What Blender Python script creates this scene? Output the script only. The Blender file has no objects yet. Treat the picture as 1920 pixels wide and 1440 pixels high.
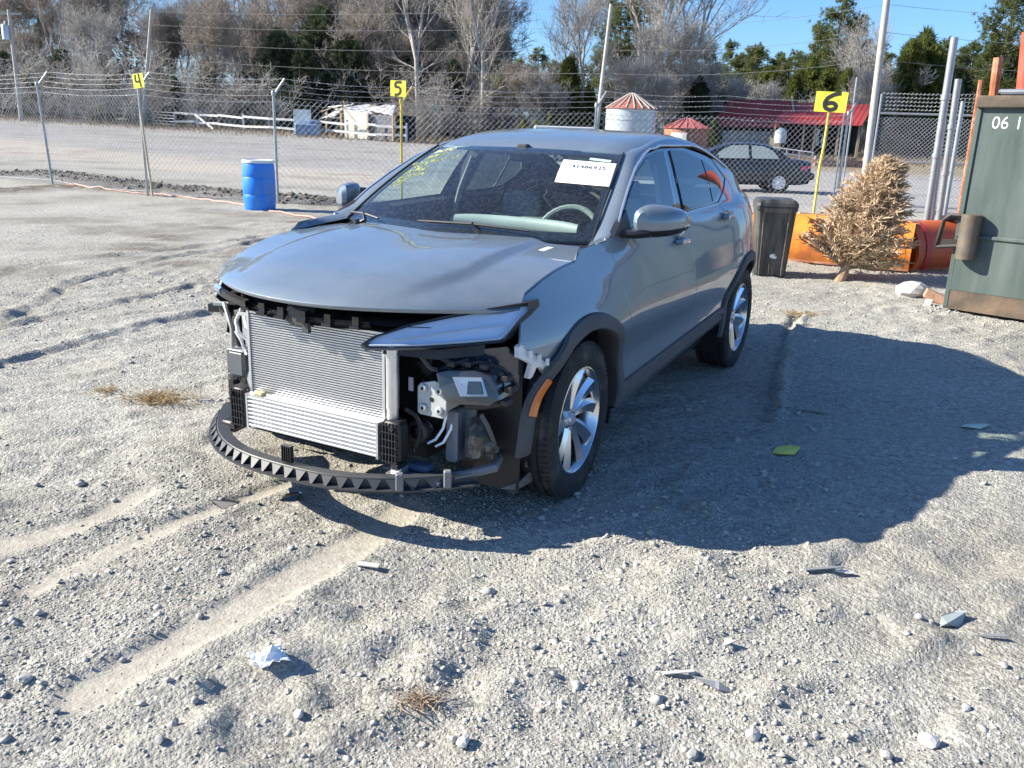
import bpy, bmesh, math, random
import numpy as np
from mathutils import Vector, Matrix
from mathutils.geometry import delaunay_2d_cdt
rnd = random.Random(7)
rs = np.random.RandomState(11)
sc = bpy.context.scene
C = sc.collection
R = math.radians

# ------------------------------------------------------------------ camera, sky, sun, exposure
F, CAM_H, PITCH, ROLL = 1622.8, 1.5646, 0.28522, 0.03343
cp_, sp_ = math.cos(PITCH), math.sin(PITCH)
cr_, sr_ = math.cos(ROLL), math.sin(ROLL)
_f = Vector((0, cp_, -sp_)); _r0 = Vector((1, 0, 0)); _u0 = _r0.cross(_f)
_r = _r0 * cr_ + _u0 * sr_; _u = _u0 * cr_ - _r0 * sr_
cam_d = bpy.data.cameras.new('camera'); cam = bpy.data.objects.new('camera', cam_d); C.objects.link(cam)
cam_d.sensor_width = 36; cam_d.lens = F / 1920 * 36; cam_d.clip_start = 0.05; cam_d.clip_end = 3000
M3 = Matrix((_r, _u, -_f)).transposed()
cam.matrix_world = Matrix.Translation((0, 0, CAM_H)) @ M3.to_4x4()
sc.camera = cam

SUN = Vector((1.623, -0.045, -1.0)).normalized()          # the way the sunlight travels
el = math.asin(-SUN.z); az = math.atan2(-SUN.x, -SUN.y)    # azimuth of the sun from +Y, clockwise
w = bpy.data.worlds.new('World'); sc.world = w; w.use_nodes = True
nt = w.node_tree; nt.nodes.clear()
sky = nt.nodes.new('ShaderNodeTexSky'); sky.sky_type = 'NISHITA'; sky.sun_disc = False
sky.sun_elevation = el; sky.sun_rotation = az
sky.air_density = 1.0; sky.dust_density = 0.5; sky.ozone_density = 10.0; sky.altitude = 50
bg = nt.nodes.new('ShaderNodeBackground'); bg.inputs[1].default_value = 0.098
wo = nt.nodes.new('ShaderNodeOutputWorld')
nt.links.new(sky.outputs[0], bg.inputs[0]); nt.links.new(bg.outputs[0], wo.inputs[0])
sl = bpy.data.lights.new('sun', 'SUN'); sl.energy = 5.0; sl.angle = R(0.53); sl.color = (1.0, 0.93, 0.81)
so = bpy.data.objects.new('sun', sl); C.objects.link(so)
so.rotation_euler = SUN.to_track_quat('-Z', 'Y').to_euler(); so.location = (-30, 0, 25)
vs = sc.view_settings
sc.display_settings.display_device = 'sRGB'
vs.view_transform = 'Standard'; vs.look = 'None'; vs.exposure = 1.17; vs.gamma = 1.0; vs.use_curve_mapping = False
sc.cycles.use_denoising = True
try: sc.cycles.denoiser = 'OPENIMAGEDENOISE'
except Exception: pass
sc.cycles.max_bounces = 8; sc.cycles.transparent_max_bounces = 16
sc.cycles.sample_clamp_indirect = 6

# ------------------------------------------------------------------ helpers: places
def smooth(t):
    t = np.clip(t, 0, 1); return t * t * (3 - 2 * t)
def terrain(X, Y):
    """broad lie of the land: flat lot, rising gently beyond the fence"""
    X = np.asarray(X, float); Y = np.asarray(Y, float)
    return smooth((Y - 28) / 50) * np.clip(.62 - .021 * X, .25, 1.8)
def ray(px, py):
    return _f + _r * ((px - 960) / F) - _u * ((py - 720) / F)
def at(px, py):
    """point of the ground that the photograph shows at this pixel (1920 px wide)"""
    d = ray(px, py); t = 1.0; O = Vector((0, 0, CAM_H))
    if d.z < 0:
        t = -CAM_H / d.z
        for _ in range(30):
            p = O + d * t
            h = float(terrain(p.x, p.y)); t = t + (h - p.z) / d.z * .7
            t = min(t, 400)
    p = O + d * t
    return Vector((p.x, p.y, float(terrain(p.x, p.y))))
def far(px, Y, z=None):
    """ground point at distance Y seen in column px"""
    X = 0
    for _ in range(4):
        zz = float(terrain(X, Y)) if z is None else z
        # column px at that depth
        v = Vector((X, Y, zz)) - Vector((0, 0, CAM_H)); zc_ = v.dot(_f)
        X += ((px - 960) / F - v.dot(_r) / zc_) * zc_ / _r.x
    return Vector((X, Y, float(terrain(X, Y))))
def zat(p, py):
    """height above datum at which the vertical through p reaches image row py"""
    lo, hi = -2.0, 60.0
    for _ in range(50):
        m = (lo + hi) / 2; v = Vector((p.x, p.y, m - CAM_H)); y = 720 - F * v.dot(_u) / v.dot(_f)
        if y > py: lo = m
        else: hi = m
    return lo

# ------------------------------------------------------------------ helpers: materials
MATS = {}
def mat(name, col, rough=.6, metal=0., var=.12, scale=6., bump=0., bscale=40., coat=0., spec=.5, stain=None, stain_amt=.0, stain_scale=3., emit=None, trans=0., streak=0):
    if name in MATS: return MATS[name]
    m = bpy.data.materials.new(name); m.use_nodes = True; MATS[name] = m
    t = m.node_tree; N = t.nodes; b = N['Principled BSDF']
    b.inputs['Roughness'].default_value = rough; b.inputs['Metallic'].default_value = metal
    b.inputs['Coat Weight'].default_value = coat; b.inputs['Coat Roughness'].default_value = .04
    b.inputs['Specular IOR Level'].default_value = spec
    tc = N.new('ShaderNodeTexCoord')
    n = N.new('ShaderNodeTexNoise'); n.inputs['Scale'].default_value = scale; n.inputs['Detail'].default_value = 6
    t.links.new(tc.outputs['Object'], n.inputs['Vector'])
    r = N.new('ShaderNodeValToRGB'); e = r.color_ramp.elements
    e[0].position = .3; e[1].position = .7
    e[0].color = (*[c * (1 - var) for c in col], 1); e[1].color = (*[min(1, c * (1 + var)) for c in col], 1)
    t.links.new(n.outputs['Fac'], r.inputs['Fac']); out = r.outputs['Color']
    if stain:
        n2 = N.new('ShaderNodeTexNoise'); n2.inputs['Scale'].default_value = stain_scale; n2.inputs['Detail'].default_value = 8; n2.inputs['Roughness'].default_value = .65
        if streak:      # runs down the side
            mp = N.new('ShaderNodeMapping'); mp.inputs['Scale'].default_value = (1, 1, 1 / streak); t.links.new(tc.outputs['Object'], mp.inputs['Vector']); t.links.new(mp.outputs[0], n2.inputs['Vector'])
        else: t.links.new(tc.outputs['Object'], n2.inputs['Vector'])
        r2 = N.new('ShaderNodeValToRGB'); r2.color_ramp.elements[0].position = .62 - stain_amt * .3; r2.color_ramp.elements[1].position = .72
        t.links.new(n2.outputs['Fac'], r2.inputs['Fac'])
        mx = N.new('ShaderNodeMixRGB'); mx.inputs[2].default_value = (*stain, 1)
        t.links.new(r2.outputs['Color'], mx.inputs[0]); t.links.new(out, mx.inputs[1]); out = mx.outputs[0]
    t.links.new(out, b.inputs['Base Color'])
    if bump:
        nb = N.new('ShaderNodeTexNoise'); nb.inputs['Scale'].default_value = bscale; nb.inputs['Detail'].default_value = 5
        t.links.new(tc.outputs['Object'], nb.inputs['Vector'])
        bp = N.new('ShaderNodeBump'); bp.inputs['Strength'].default_value = bump; bp.inputs['Distance'].default_value = .01
        t.links.new(nb.outputs['Fac'], bp.inputs['Height']); t.links.new(bp.outputs['Normal'], b.inputs['Normal'])
    if trans:      # thin leaves let some light through
        tl = N.new('ShaderNodeBsdfTranslucent'); t.links.new(out, tl.inputs[0]); ms = N.new('ShaderNodeMixShader'); ms.inputs[0].default_value = trans
        t.links.new(b.outputs[0], ms.inputs[1]); t.links.new(tl.outputs[0], ms.inputs[2]); t.links.new(ms.outputs[0], N['Material Output'].inputs[0])
    if emit:
        b.inputs['Emission Color'].default_value = (*emit, 1); b.inputs['Emission Strength'].default_value = 1
    return m
def glass_mat(name, tint, refl=1.0, dirt=0.02):
    m = bpy.data.materials.new(name); m.use_nodes = True; t = m.node_tree; N = t.nodes; N.clear()
    o = N.new('ShaderNodeOutputMaterial'); tr = N.new('ShaderNodeBsdfTransparent'); tr.inputs[0].default_value = (*tint, 1)
    gl = N.new('ShaderNodeBsdfGlossy'); gl.inputs['Roughness'].default_value = .01; gl.inputs[0].default_value = (refl, refl, refl, 1)
    lw = N.new('ShaderNodeLayerWeight'); lw.inputs[0].default_value = .5
    pw = N.new('ShaderNodeMath'); pw.operation = 'POWER'; pw.inputs[1].default_value = 4.2; t.links.new(lw.outputs['Facing'], pw.inputs[0])
    fr = N.new('ShaderNodeMapRange'); fr.inputs[3].default_value = .055; fr.inputs[4].default_value = 1.0; t.links.new(pw.outputs[0], fr.inputs[0])
    mx = N.new('ShaderNodeMixShader'); t.links.new(fr.outputs[0], mx.inputs[0]); t.links.new(tr.outputs[0], mx.inputs[1]); t.links.new(gl.outputs[0], mx.inputs[2])
    df = N.new('ShaderNodeBsdfDiffuse'); df.inputs[0].default_value = (.55, .56, .55, 1)
    tc = N.new('ShaderNodeTexCoord'); n = N.new('ShaderNodeTexNoise'); n.inputs['Scale'].default_value = 55; n.inputs['Detail'].default_value = 8; n.inputs['Roughness'].default_value = .7
    t.links.new(tc.outputs['Object'], n.inputs['Vector'])
    mr = N.new('ShaderNodeMapRange'); mr.inputs[1].default_value = .45; mr.inputs[2].default_value = .8; mr.inputs[3].default_value = dirt * .5; mr.inputs[4].default_value = dirt * 3.2
    t.links.new(n.outputs['Fac'], mr.inputs[0])
    m2 = N.new('ShaderNodeMixShader'); t.links.new(mr.outputs[0], m2.inputs[0]); t.links.new(mx.outputs[0], m2.inputs[1]); t.links.new(df.outputs[0], m2.inputs[2])
    t.links.new(m2.outputs[0], o.inputs[0]); return m

# ------------------------------------------------------------------ helpers: objects
def tag(o, label=None, cat=None, group=None, kind=None):
    if label: o['label'] = label
    if cat: o['category'] = cat
    if group: o['group'] = group
    if kind: o['kind'] = kind
    return o
def thing(name, label, cat, loc=(0, 0, 0), rotz=0, group=None):
    o = bpy.data.objects.new(name, None); C.objects.link(o); o.empty_display_size = .2
    o.location = loc; o.rotation_euler = (0, 0, rotz)
    return tag(o, label, cat, group)
def link(name, me, parent=None, mats=None):
    o = bpy.data.objects.new(name, me); C.objects.link(o)
    if parent is not None: o.parent = parent
    if mats is not None:
        for m in (mats if isinstance(mats, (list, tuple)) else [mats]): me.materials.append(m)
    return o
def dup(o, parent=None, deep=True):
    c = o.copy(); C.objects.link(c)
    if parent is not None: c.parent = parent
    if deep:
        for ch in list(o.children): dup(ch, c)
    return c
class MB:
    """collects shapes and links them as ONE mesh object"""
    def __init__(s): s.v = []; s.f = []; s.sm = []
    def add(s, vs_, fs, smooth_=False):
        o = len(s.v); s.v += [tuple(v) for v in vs_]; s.f += [[i + o for i in f] for f in fs]; s.sm += [smooth_] * len(fs); return s
    def box(s, c, d, rot=None, taper=1.0, bev=0.0):
        """box centre c size d, optional 3x3 rotation; bev chamfers the vertical edges"""
        x, y, z = d[0] / 2, d[1] / 2, d[2] / 2
        if bev:
            b = bev; ring = [(-x + b, -y), (x - b, -y), (x, -y + b), (x, y - b), (x - b, y), (-x + b, y), (-x, y - b), (-x, -y + b)]
            lay = [(-z, 1 - b / max(x, 1e-6) * .8), (-z + b, 1), (z - b, 1), (z, 1 - b / max(x, 1e-6) * .8)]
            vs_ = []
            for zz, k in lay:
                t_ = taper if zz > 0 else 1
                vs_ += [(p[0] * k * t_, p[1] * (1 - (1 - k) * x / y if y > 0 else 1) * t_, zz) for p in ring]
            fs = [[7, 6, 5, 4, 3, 2, 1, 0], [24 + i for i in range(8)]]
            for l in range(3):
                for i in range(8): j = (i + 1) % 8; fs.append([l * 8 + i, l * 8 + j, l * 8 + 8 + j, l * 8 + 8 + i])
        else:
            t_ = taper
            vs_ = [(-x, -y, -z), (x, -y, -z), (x, y, -z), (-x, y, -z), (-x * t_, -y * t_, z), (x * t_, -y * t_, z), (x * t_, y * t_, z), (-x * t_, y * t_, z)]
            fs = [[3, 2, 1, 0], [4, 5, 6, 7], [0, 1, 5, 4], [1, 2, 6, 5], [2, 3, 7, 6], [3, 0, 4, 7]]
        if rot is not None: vs_ = [rot @ Vector(v) for v in vs_]
        return s.add([(v[0] + c[0], v[1] + c[1], v[2] + c[2]) for v in vs_], fs)
    def tube(s, pts, r, n=8, caps=True, closed=False):
        pts = [Vector(p) for p in pts]; m = len(pts)
        rr = r if isinstance(r, (list, tuple)) else [r] * m
        up = Vector((0, 0, 1)); vs_ = []; last = None
        for i, p in enumerate(pts):
            if closed: t = pts[(i + 1) % m] - pts[i - 1]
            else: t = pts[min(i + 1, m - 1)] - pts[max(i - 1, 0)]
            t.normalize()
            if last is None:
                a = t.cross(up)
                if a.length < .05: a = t.cross(Vector((1, 0, 0)))
            else: a = last - t * last.dot(t)
            a.normalize(); b = t.cross(a); last = a
            vs_ += [p + (a * math.cos(2 * math.pi * k / n) + b * math.sin(2 * math.pi * k / n)) * rr[i] for k in range(n)]
        fs = []
        for i in range(m if closed else m - 1):
            i2 = (i + 1) % m
            for k in range(n): k2 = (k + 1) % n; fs.append([i * n + k, i * n + k2, i2 * n + k2, i2 * n + k])
        s.add(vs_, fs, True)
        if caps and not closed:
            o = len(s.v) - len(vs_)
            s.f += [[o + k for k in range(n)][::-1], [o + (m - 1) * n + k for k in range(n)]]; s.sm += [False, False]
        return s
    def lathe(s, prof, n=32, axis='z', c=(0, 0, 0), smooth_=True, closed=False):
        """prof: (radius, height)"""
        vs_ = []
        for r, h in prof:
            for k in range(n):
                a = 2 * math.pi * k / n; p = (r * math.cos(a), r * math.sin(a), h)
                if axis == 'y': p = (p[0], h, p[1])
                if axis == 'x': p = (h, p[0], p[1])
                vs_.append((p[0] + c[0], p[1] + c[1], p[2] + c[2]))
        fs = []; m = len(prof)
        for i in range(m if closed else m - 1):
            j = (i + 1) % m
            for k in range(n): k2 = (k + 1) % n; fs.append([i * n + k, i * n + k2, j * n + k2, j * n + k])
        return s.add(vs_, fs, smooth_)
    def prism(s, poly, d, fn):
        """polygon poly (2-D) extruded by d; fn(u, v, w) places a point"""
        n = len(poly); vs_ = [fn(p[0], p[1], 0) for p in poly] + [fn(p[0], p[1], d) for p in poly]
        fs = [list(range(n))[::-1], [n + i for i in range(n)]] + [[i, (i + 1) % n, n + (i + 1) % n, n + i] for i in range(n)]
        return s.add(vs_, fs)
    def loft(s, rings, caps=True, smooth_=True, closed=True):
        n = len(rings[0]); vs_ = [p for r_ in rings for p in r_]; fs = []
        for i in range(len(rings) - 1):
            for k in range(n if closed else n - 1): k2 = (k + 1) % n; fs.append([i * n + k, i * n + k2, i * n + n + k2, i * n + n + k])
        s.add(vs_, fs, smooth_)
        if caps and closed:
            o = len(s.v) - len(vs_); s.f += [[o + k for k in range(n)][::-1], [o + (len(rings) - 1) * n + k for k in range(n)]]; s.sm += [False, False]
        return s
    def ribbon(s, pts, wid, fn, d=.002):
        """flat hand-painted stroke in (u, v), a little proud"""
        P = [Vector((p[0], p[1])) for p in pts]; L = []; Rr = []
        for i, p in enumerate(P):
            t = P[min(i + 1, len(P) - 1)] - P[max(i - 1, 0)]; t.normalize(); nn = Vector((-t.y, t.x)) * wid / 2
            L.append(p + nn); Rr.append(p - nn)
        for i in range(len(P) - 1):
            s.prism([L[i], Rr[i], Rr[i + 1], L[i + 1]], d, fn)
        return s
    def mesh(s, name):
        me = bpy.data.meshes.new(name); me.from_pydata(s.v, [], s.f)
        me.polygons.foreach_set('use_smooth', s.sm); me.update(); return me
    def build(s, name, m, parent=None, fix=True, bevel=0):
        me = s.mesh(name)
        if fix or bevel:
            bm = bmesh.new(); bm.from_mesh(me)
            bmesh.ops.recalc_face_normals(bm, faces=bm.faces[:])
            if bevel:
                bmesh.ops.bevel(bm, geom=[e for e in bm.edges if e.is_manifold and e.calc_face_angle(0) > .6], offset=bevel, segments=2, profile=.6, affect='EDGES', clamp_overlap=True)
            bm.to_mesh(me); bm.free()
        if any(s.sm):
            try: me.set_sharp_from_angle(angle=R(38))
            except Exception: pass
        return link(name, me, parent, m)
def mesh_np(name, V, Fc):
    """V (n,3), Fc (m,k) -> mesh"""
    V = np.ascontiguousarray(V, np.float32); Fc = np.ascontiguousarray(Fc, np.int32)
    me = bpy.data.meshes.new(name); m, k = Fc.shape
    me.vertices.add(len(V)); me.vertices.foreach_set('co', V.ravel())
    me.loops.add(m * k); me.loops.foreach_set('vertex_index', Fc.ravel())
    me.polygons.add(m); me.polygons.foreach_set('loop_start', np.arange(m, dtype=np.int32) * k)
    me.update(calc_edges=True); me.validate(); return me
def prisms(A, B, ra, rb, k=3):
    """tapered k-sided sticks from A to B -> verts, quads"""
    A = np.asarray(A, float); B = np.asarray(B, float); n = len(A)
    t = B - A; t /= np.linalg.norm(t, axis=1, keepdims=True) + 1e-9
    ref = np.where(np.abs(t[:, 2:3]) > .9, np.array([[1., 0, 0]]), np.array([[0, 0, 1.]]))
    a = np.cross(t, ref); a /= np.linalg.norm(a, axis=1, keepdims=True) + 1e-9; b = np.cross(t, a)
    ra = np.asarray(ra, float).reshape(-1, 1); rb = np.asarray(rb, float).reshape(-1, 1)
    V = np.zeros((n, 2 * k, 3))
    for i in range(k):
        d = a * math.cos(2 * math.pi * i / k) + b * math.sin(2 * math.pi * i / k)
        V[:, i] = A + d * ra; V[:, k + i] = B + d * rb
    q = np.array([[i, (i + 1) % k, k + (i + 1) % k, k + i] for i in range(k)])
    Fq = (np.arange(n)[:, None, None] * 2 * k + q[None]).reshape(-1, 4)
    return V.reshape(-1, 3), Fq
def text_mesh(body, size):
    """flat lettering as vertices and faces (u, v)"""
    cu = bpy.data.curves.new('t', 'FONT'); cu.body = body; cu.size = size; cu.resolution_u = 3
    o = bpy.data.objects.new('t', cu); C.objects.link(o)
    dg = bpy.context.evaluated_depsgraph_get(); me = bpy.data.meshes.new_from_object(o.evaluated_get(dg))
    vs_ = [tuple(v.co) for v in me.vertices]; fs = [list(p.vertices) for p in me.polygons]
    bpy.data.objects.remove(o); bpy.data.curves.remove(cu); bpy.data.meshes.remove(me)
    return vs_, fs
# smooth noise in numpy
def vnoise(x, y, seed=0):
    xi = np.floor(x).astype(np.int64); yi = np.floor(y).astype(np.int64); fx = x - xi; fy = y - yi
    fx = fx * fx * fx * (fx * (fx * 6 - 15) + 10); fy = fy * fy * fy * (fy * (fy * 6 - 15) + 10)
    def h(i, j):
        n = (i * 374761393 + j * 668265263 + seed * 974634777) & 0xffffffff
        n = ((n ^ (n >> 13)) * 1274126177) & 0xffffffff
        return ((n ^ (n >> 16)) & 0xffff) / 65535.0
    a = h(xi, yi); b = h(xi + 1, yi); c = h(xi, yi + 1); d = h(xi + 1, yi + 1)
    return (a * (1 - fx) + b * fx) * (1 - fy) + (c * (1 - fx) + d * fx) * fy - .5
def polyd(X, Y, pts):
    """distance to a polyline and signed side"""
    best = np.full(X.shape, 1e9); side = np.zeros(X.shape); along = np.zeros(X.shape); s0 = 0
    for (ax, ay), (bx, by) in zip(pts[:-1], pts[1:]):
        dx, dy = bx - ax, by - ay; L = dx * dx + dy * dy
        t = np.clip(((X - ax) * dx + (Y - ay) * dy) / L, 0, 1)
        ex, ey = X - ax - t * dx, Y - ay - t * dy; d = np.hypot(ex, ey); m = d < best
        best = np.where(m, d, best); side = np.where(m, np.sign(dx * ey - dy * ex), side); along = np.where(m, s0 + t * math.sqrt(L), along); s0 += math.sqrt(L)
    return best, side, along
# ------------------------------------------------------------------ ground
def lines(lo, hi, step, a, b, grow):
    m = list(np.arange(lo, hi, step)); s = step; x = m[-1]
    while x < b: s *= grow; x += s; m.append(x)
    s = step; x = m[0]; l = []
    while x > a: s *= grow; x -= s; l.append(x)
    return np.array(l[::-1] + m)
gx = lines(-3.2, 4.6, .024, -420, 420, 1.03)
gy = lines(1.3, 7.6, .024, -60, 700, 1.016)
GX, GY = np.meshgrid(gx, gy)
def P2(*a): return [tuple(at(px, py)[:2]) for px, py in a]
RUTS = [  # polyline, width, depth
    (P2((-60, 640), (40, 590), (141, 534), (225, 511), (322, 483), (411, 469), (560, 440)), .11, .020),
    (P2((-40, 530), (60, 498), (200, 482), (330, 470), (480, 446), (640, 420)), .10, .015),
    (P2((-60, 640), (60, 604), (150, 584), (221, 570), (322, 548), (411, 532), (520, 520)), .10, .014),
    (P2((-40, 700), (60, 668), (180, 640), (300, 606), (420, 585)), .10, .016),
    (P2((1494, 585), (1470, 640), (1450, 700), (1438, 790)), .07, .020),
]
TRACKS = [
    (P2((760, 955), (725, 980), (575, 1080), (425, 1160), (300, 1228), (160, 1305)), .098),
    (P2((260, 930), (175, 975), (0, 1030), (-150, 1075)), .085),
    (P2((560, 900), (400, 960), (200, 1040), (60, 1110)), .06),
]
def relief(X, Y):
    fade = 1 / (1 + np.hypot(X, Y) / 22)
    z = vnoise(X * .6, Y * .6, 1) * .05 + vnoise(X * 1.7, Y * 1.7, 2) * .035
    calm = 1 - .75 * np.exp(-(((X - 2.4) / 1.6) ** 2 + ((Y - 5.2) / 1.7) ** 2))          # packed, smoother ground beside the car
    ca, sa = math.cos(.5), math.sin(.5); U = X * ca + Y * sa; V = -X * sa + Y * ca      # drag marks run towards upper right
    z2 = (.012 - np.abs(vnoise(U * 1.6, V * 5, 3)) * .060) + vnoise(U * 5, V * 11, 4) * .022 + vnoise(X * 14, Y * 14, 5) * .011 + vnoise(X * 27, Y * 27, 6) * .007
    cl = np.maximum(vnoise(X * 9, Y * 9, 8) + .12, 0) * np.maximum(vnoise(X * 1.3, Y * 1.3, 9) + .25, 0)
    z2 = z2 + cl * .085 + .014 * smooth((vnoise(U * 4.5, V * 9, 17) - .10) * 7) * smooth(vnoise(X * .8, Y * .8, 18) * 3 + .5)
    z = (z * .6 + z2 * calm) * fade
    tr = np.zeros_like(X); mu = np.zeros_like(X)
    for pts, wd, dp in RUTS:
        d, s, al = polyd(X, Y, pts); n = np.clip(vnoise(al * 1.4, al * 0 + 3 * s, 12) * 2.2 + vnoise(al * 6, s * 7, 13) * .8 + .75, 0.05, 1.7); d = np.abs(d + vnoise(X * 5, Y * 5, 14) * .06)
        z = z - dp * n * np.exp(-(d / (wd * .5)) ** 2) + dp * .9 * n * np.exp(-((d - wd) / (wd * .45)) ** 2) * (s > 0) + dp * .35 * np.exp(-((d - wd) / (wd * .4)) ** 2) * (s <= 0)
        mu = np.maximum(mu, .55 * np.exp(-(d / (wd * .8)) ** 2) * (s <= 0))
    for pts, wd in TRACKS:
        d, s, al = polyd(X, Y, pts); d = d + vnoise(al * 3, s * 5, 15) * .045 + vnoise(X * 16, Y * 16, 19) * .022
        m = smooth((1.2 - d / wd) * 2.0) * smooth(vnoise(al * 1.1, 0 * al + 5, 29) * 1.6 + 1.5)
        z = z * (1 - .88 * m) - .006 * m + .006 * np.exp(-((d - wd * 1.35) / .05) ** 2) * (vnoise(al * 6, s, 16) + .5)
        tr = np.maximum(tr, m)
    # berm of pushed-up debris along the fence
    bl = P2((-200, 330), (98, 326), (275, 350), (520, 371), (700, 384)); d, s, al = polyd(X, Y, bl)
    dn = vnoise(X * 3, Y * 3, 21) + .5
    z = z + .11 * np.exp(-(d / .55) ** 2) * dn
    mu = np.maximum(mu, 1.0 * np.exp(-((d - .1) / .9) ** 2))
    bl2 = P2((-80, 362), (20, 358), (110, 352), (190, 356)); d, s, al = polyd(X, Y, bl2)
    mu = np.maximum(mu, 1.2 * np.exp(-(d / .55) ** 2)); z = z + .09 * np.exp(-(d / .45) ** 2) * (vnoise(X * 4, Y * 4, 22) + .6)
    bl3 = P2((250, 476), (320, 440), (420, 425), (560, 415)); d, s, al = polyd(X, Y, bl3)
    mu = np.maximum(mu, .8 * np.exp(-(d / .5) ** 2) * smooth(vnoise(X * 1.5, Y * 3, 23) * 3 + .8))
    soil = smooth((vnoise(X * .55, Y * .9, 26) + vnoise(X * 1.7, Y * 2.6, 27) * .6) * 3.2 - .35) * smooth((-X + .2) / 2.2) * smooth((Y - 4.5) / 3); mu = np.maximum(mu, .42 * soil)
    bl4 = P2((330, 500), (440, 478), (520, 460)); d, s, al = polyd(X, Y, bl4)
    mu = np.maximum(mu, .7 * np.exp(-(d / .28) ** 2) * smooth(vnoise(X * 3, Y * 3, 24) * 3 + .8))
    return z, tr, mu
# wheels stand level: the ground is pressed flat under each tyre and around the standing things
CAR_X, CAR_Y, CAR_A = -0.47455, 4.01308, -2.06192
ca_, sa_ = math.cos(CAR_A), math.sin(CAR_A)
def car2w(x, y, z=0): return Vector((CAR_X + ca_ * x - sa_ * y, CAR_Y + sa_ * x + ca_ * y, z))
FLAT = [(car2w(x, y).x, car2w(x, y).y, .30) for x in (0, -2.7) for y in (.77, -.77)]
def ground_z(X, Y):
    X = np.asarray(X, float); Y = np.asarray(Y, float)
    z, tr, mu = relief(X, Y)
    for fx, fy, fr in FLAT: z = z * (1 - smooth(1.6 - np.hypot(X - fx, Y - fy) / fr))
    return z + terrain(X, Y), tr, mu
GZ, TR, MU = ground_z(GX, GY)
nyg, nxg = GX.shape
idx = np.arange(nyg * nxg).reshape(nyg, nxg)
Fg = np.stack([idx[:-1, :-1], idx[:-1, 1:], idx[1:, 1:], idx[1:, :-1]], -1).reshape(-1, 4)
gme = mesh_np('ground', np.stack([GX, GY, GZ], -1).reshape(-1, 3), Fg)
gme.polygons.foreach_set('use_smooth', np.ones(len(Fg), bool))
for nm, arr in (('track', TR), ('mulch', MU)):
    a_ = gme.attributes.new(nm, 'FLOAT', 'POINT'); a_.data.foreach_set('value', np.clip(arr, 0, 1).ravel().astype(np.float32))
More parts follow.
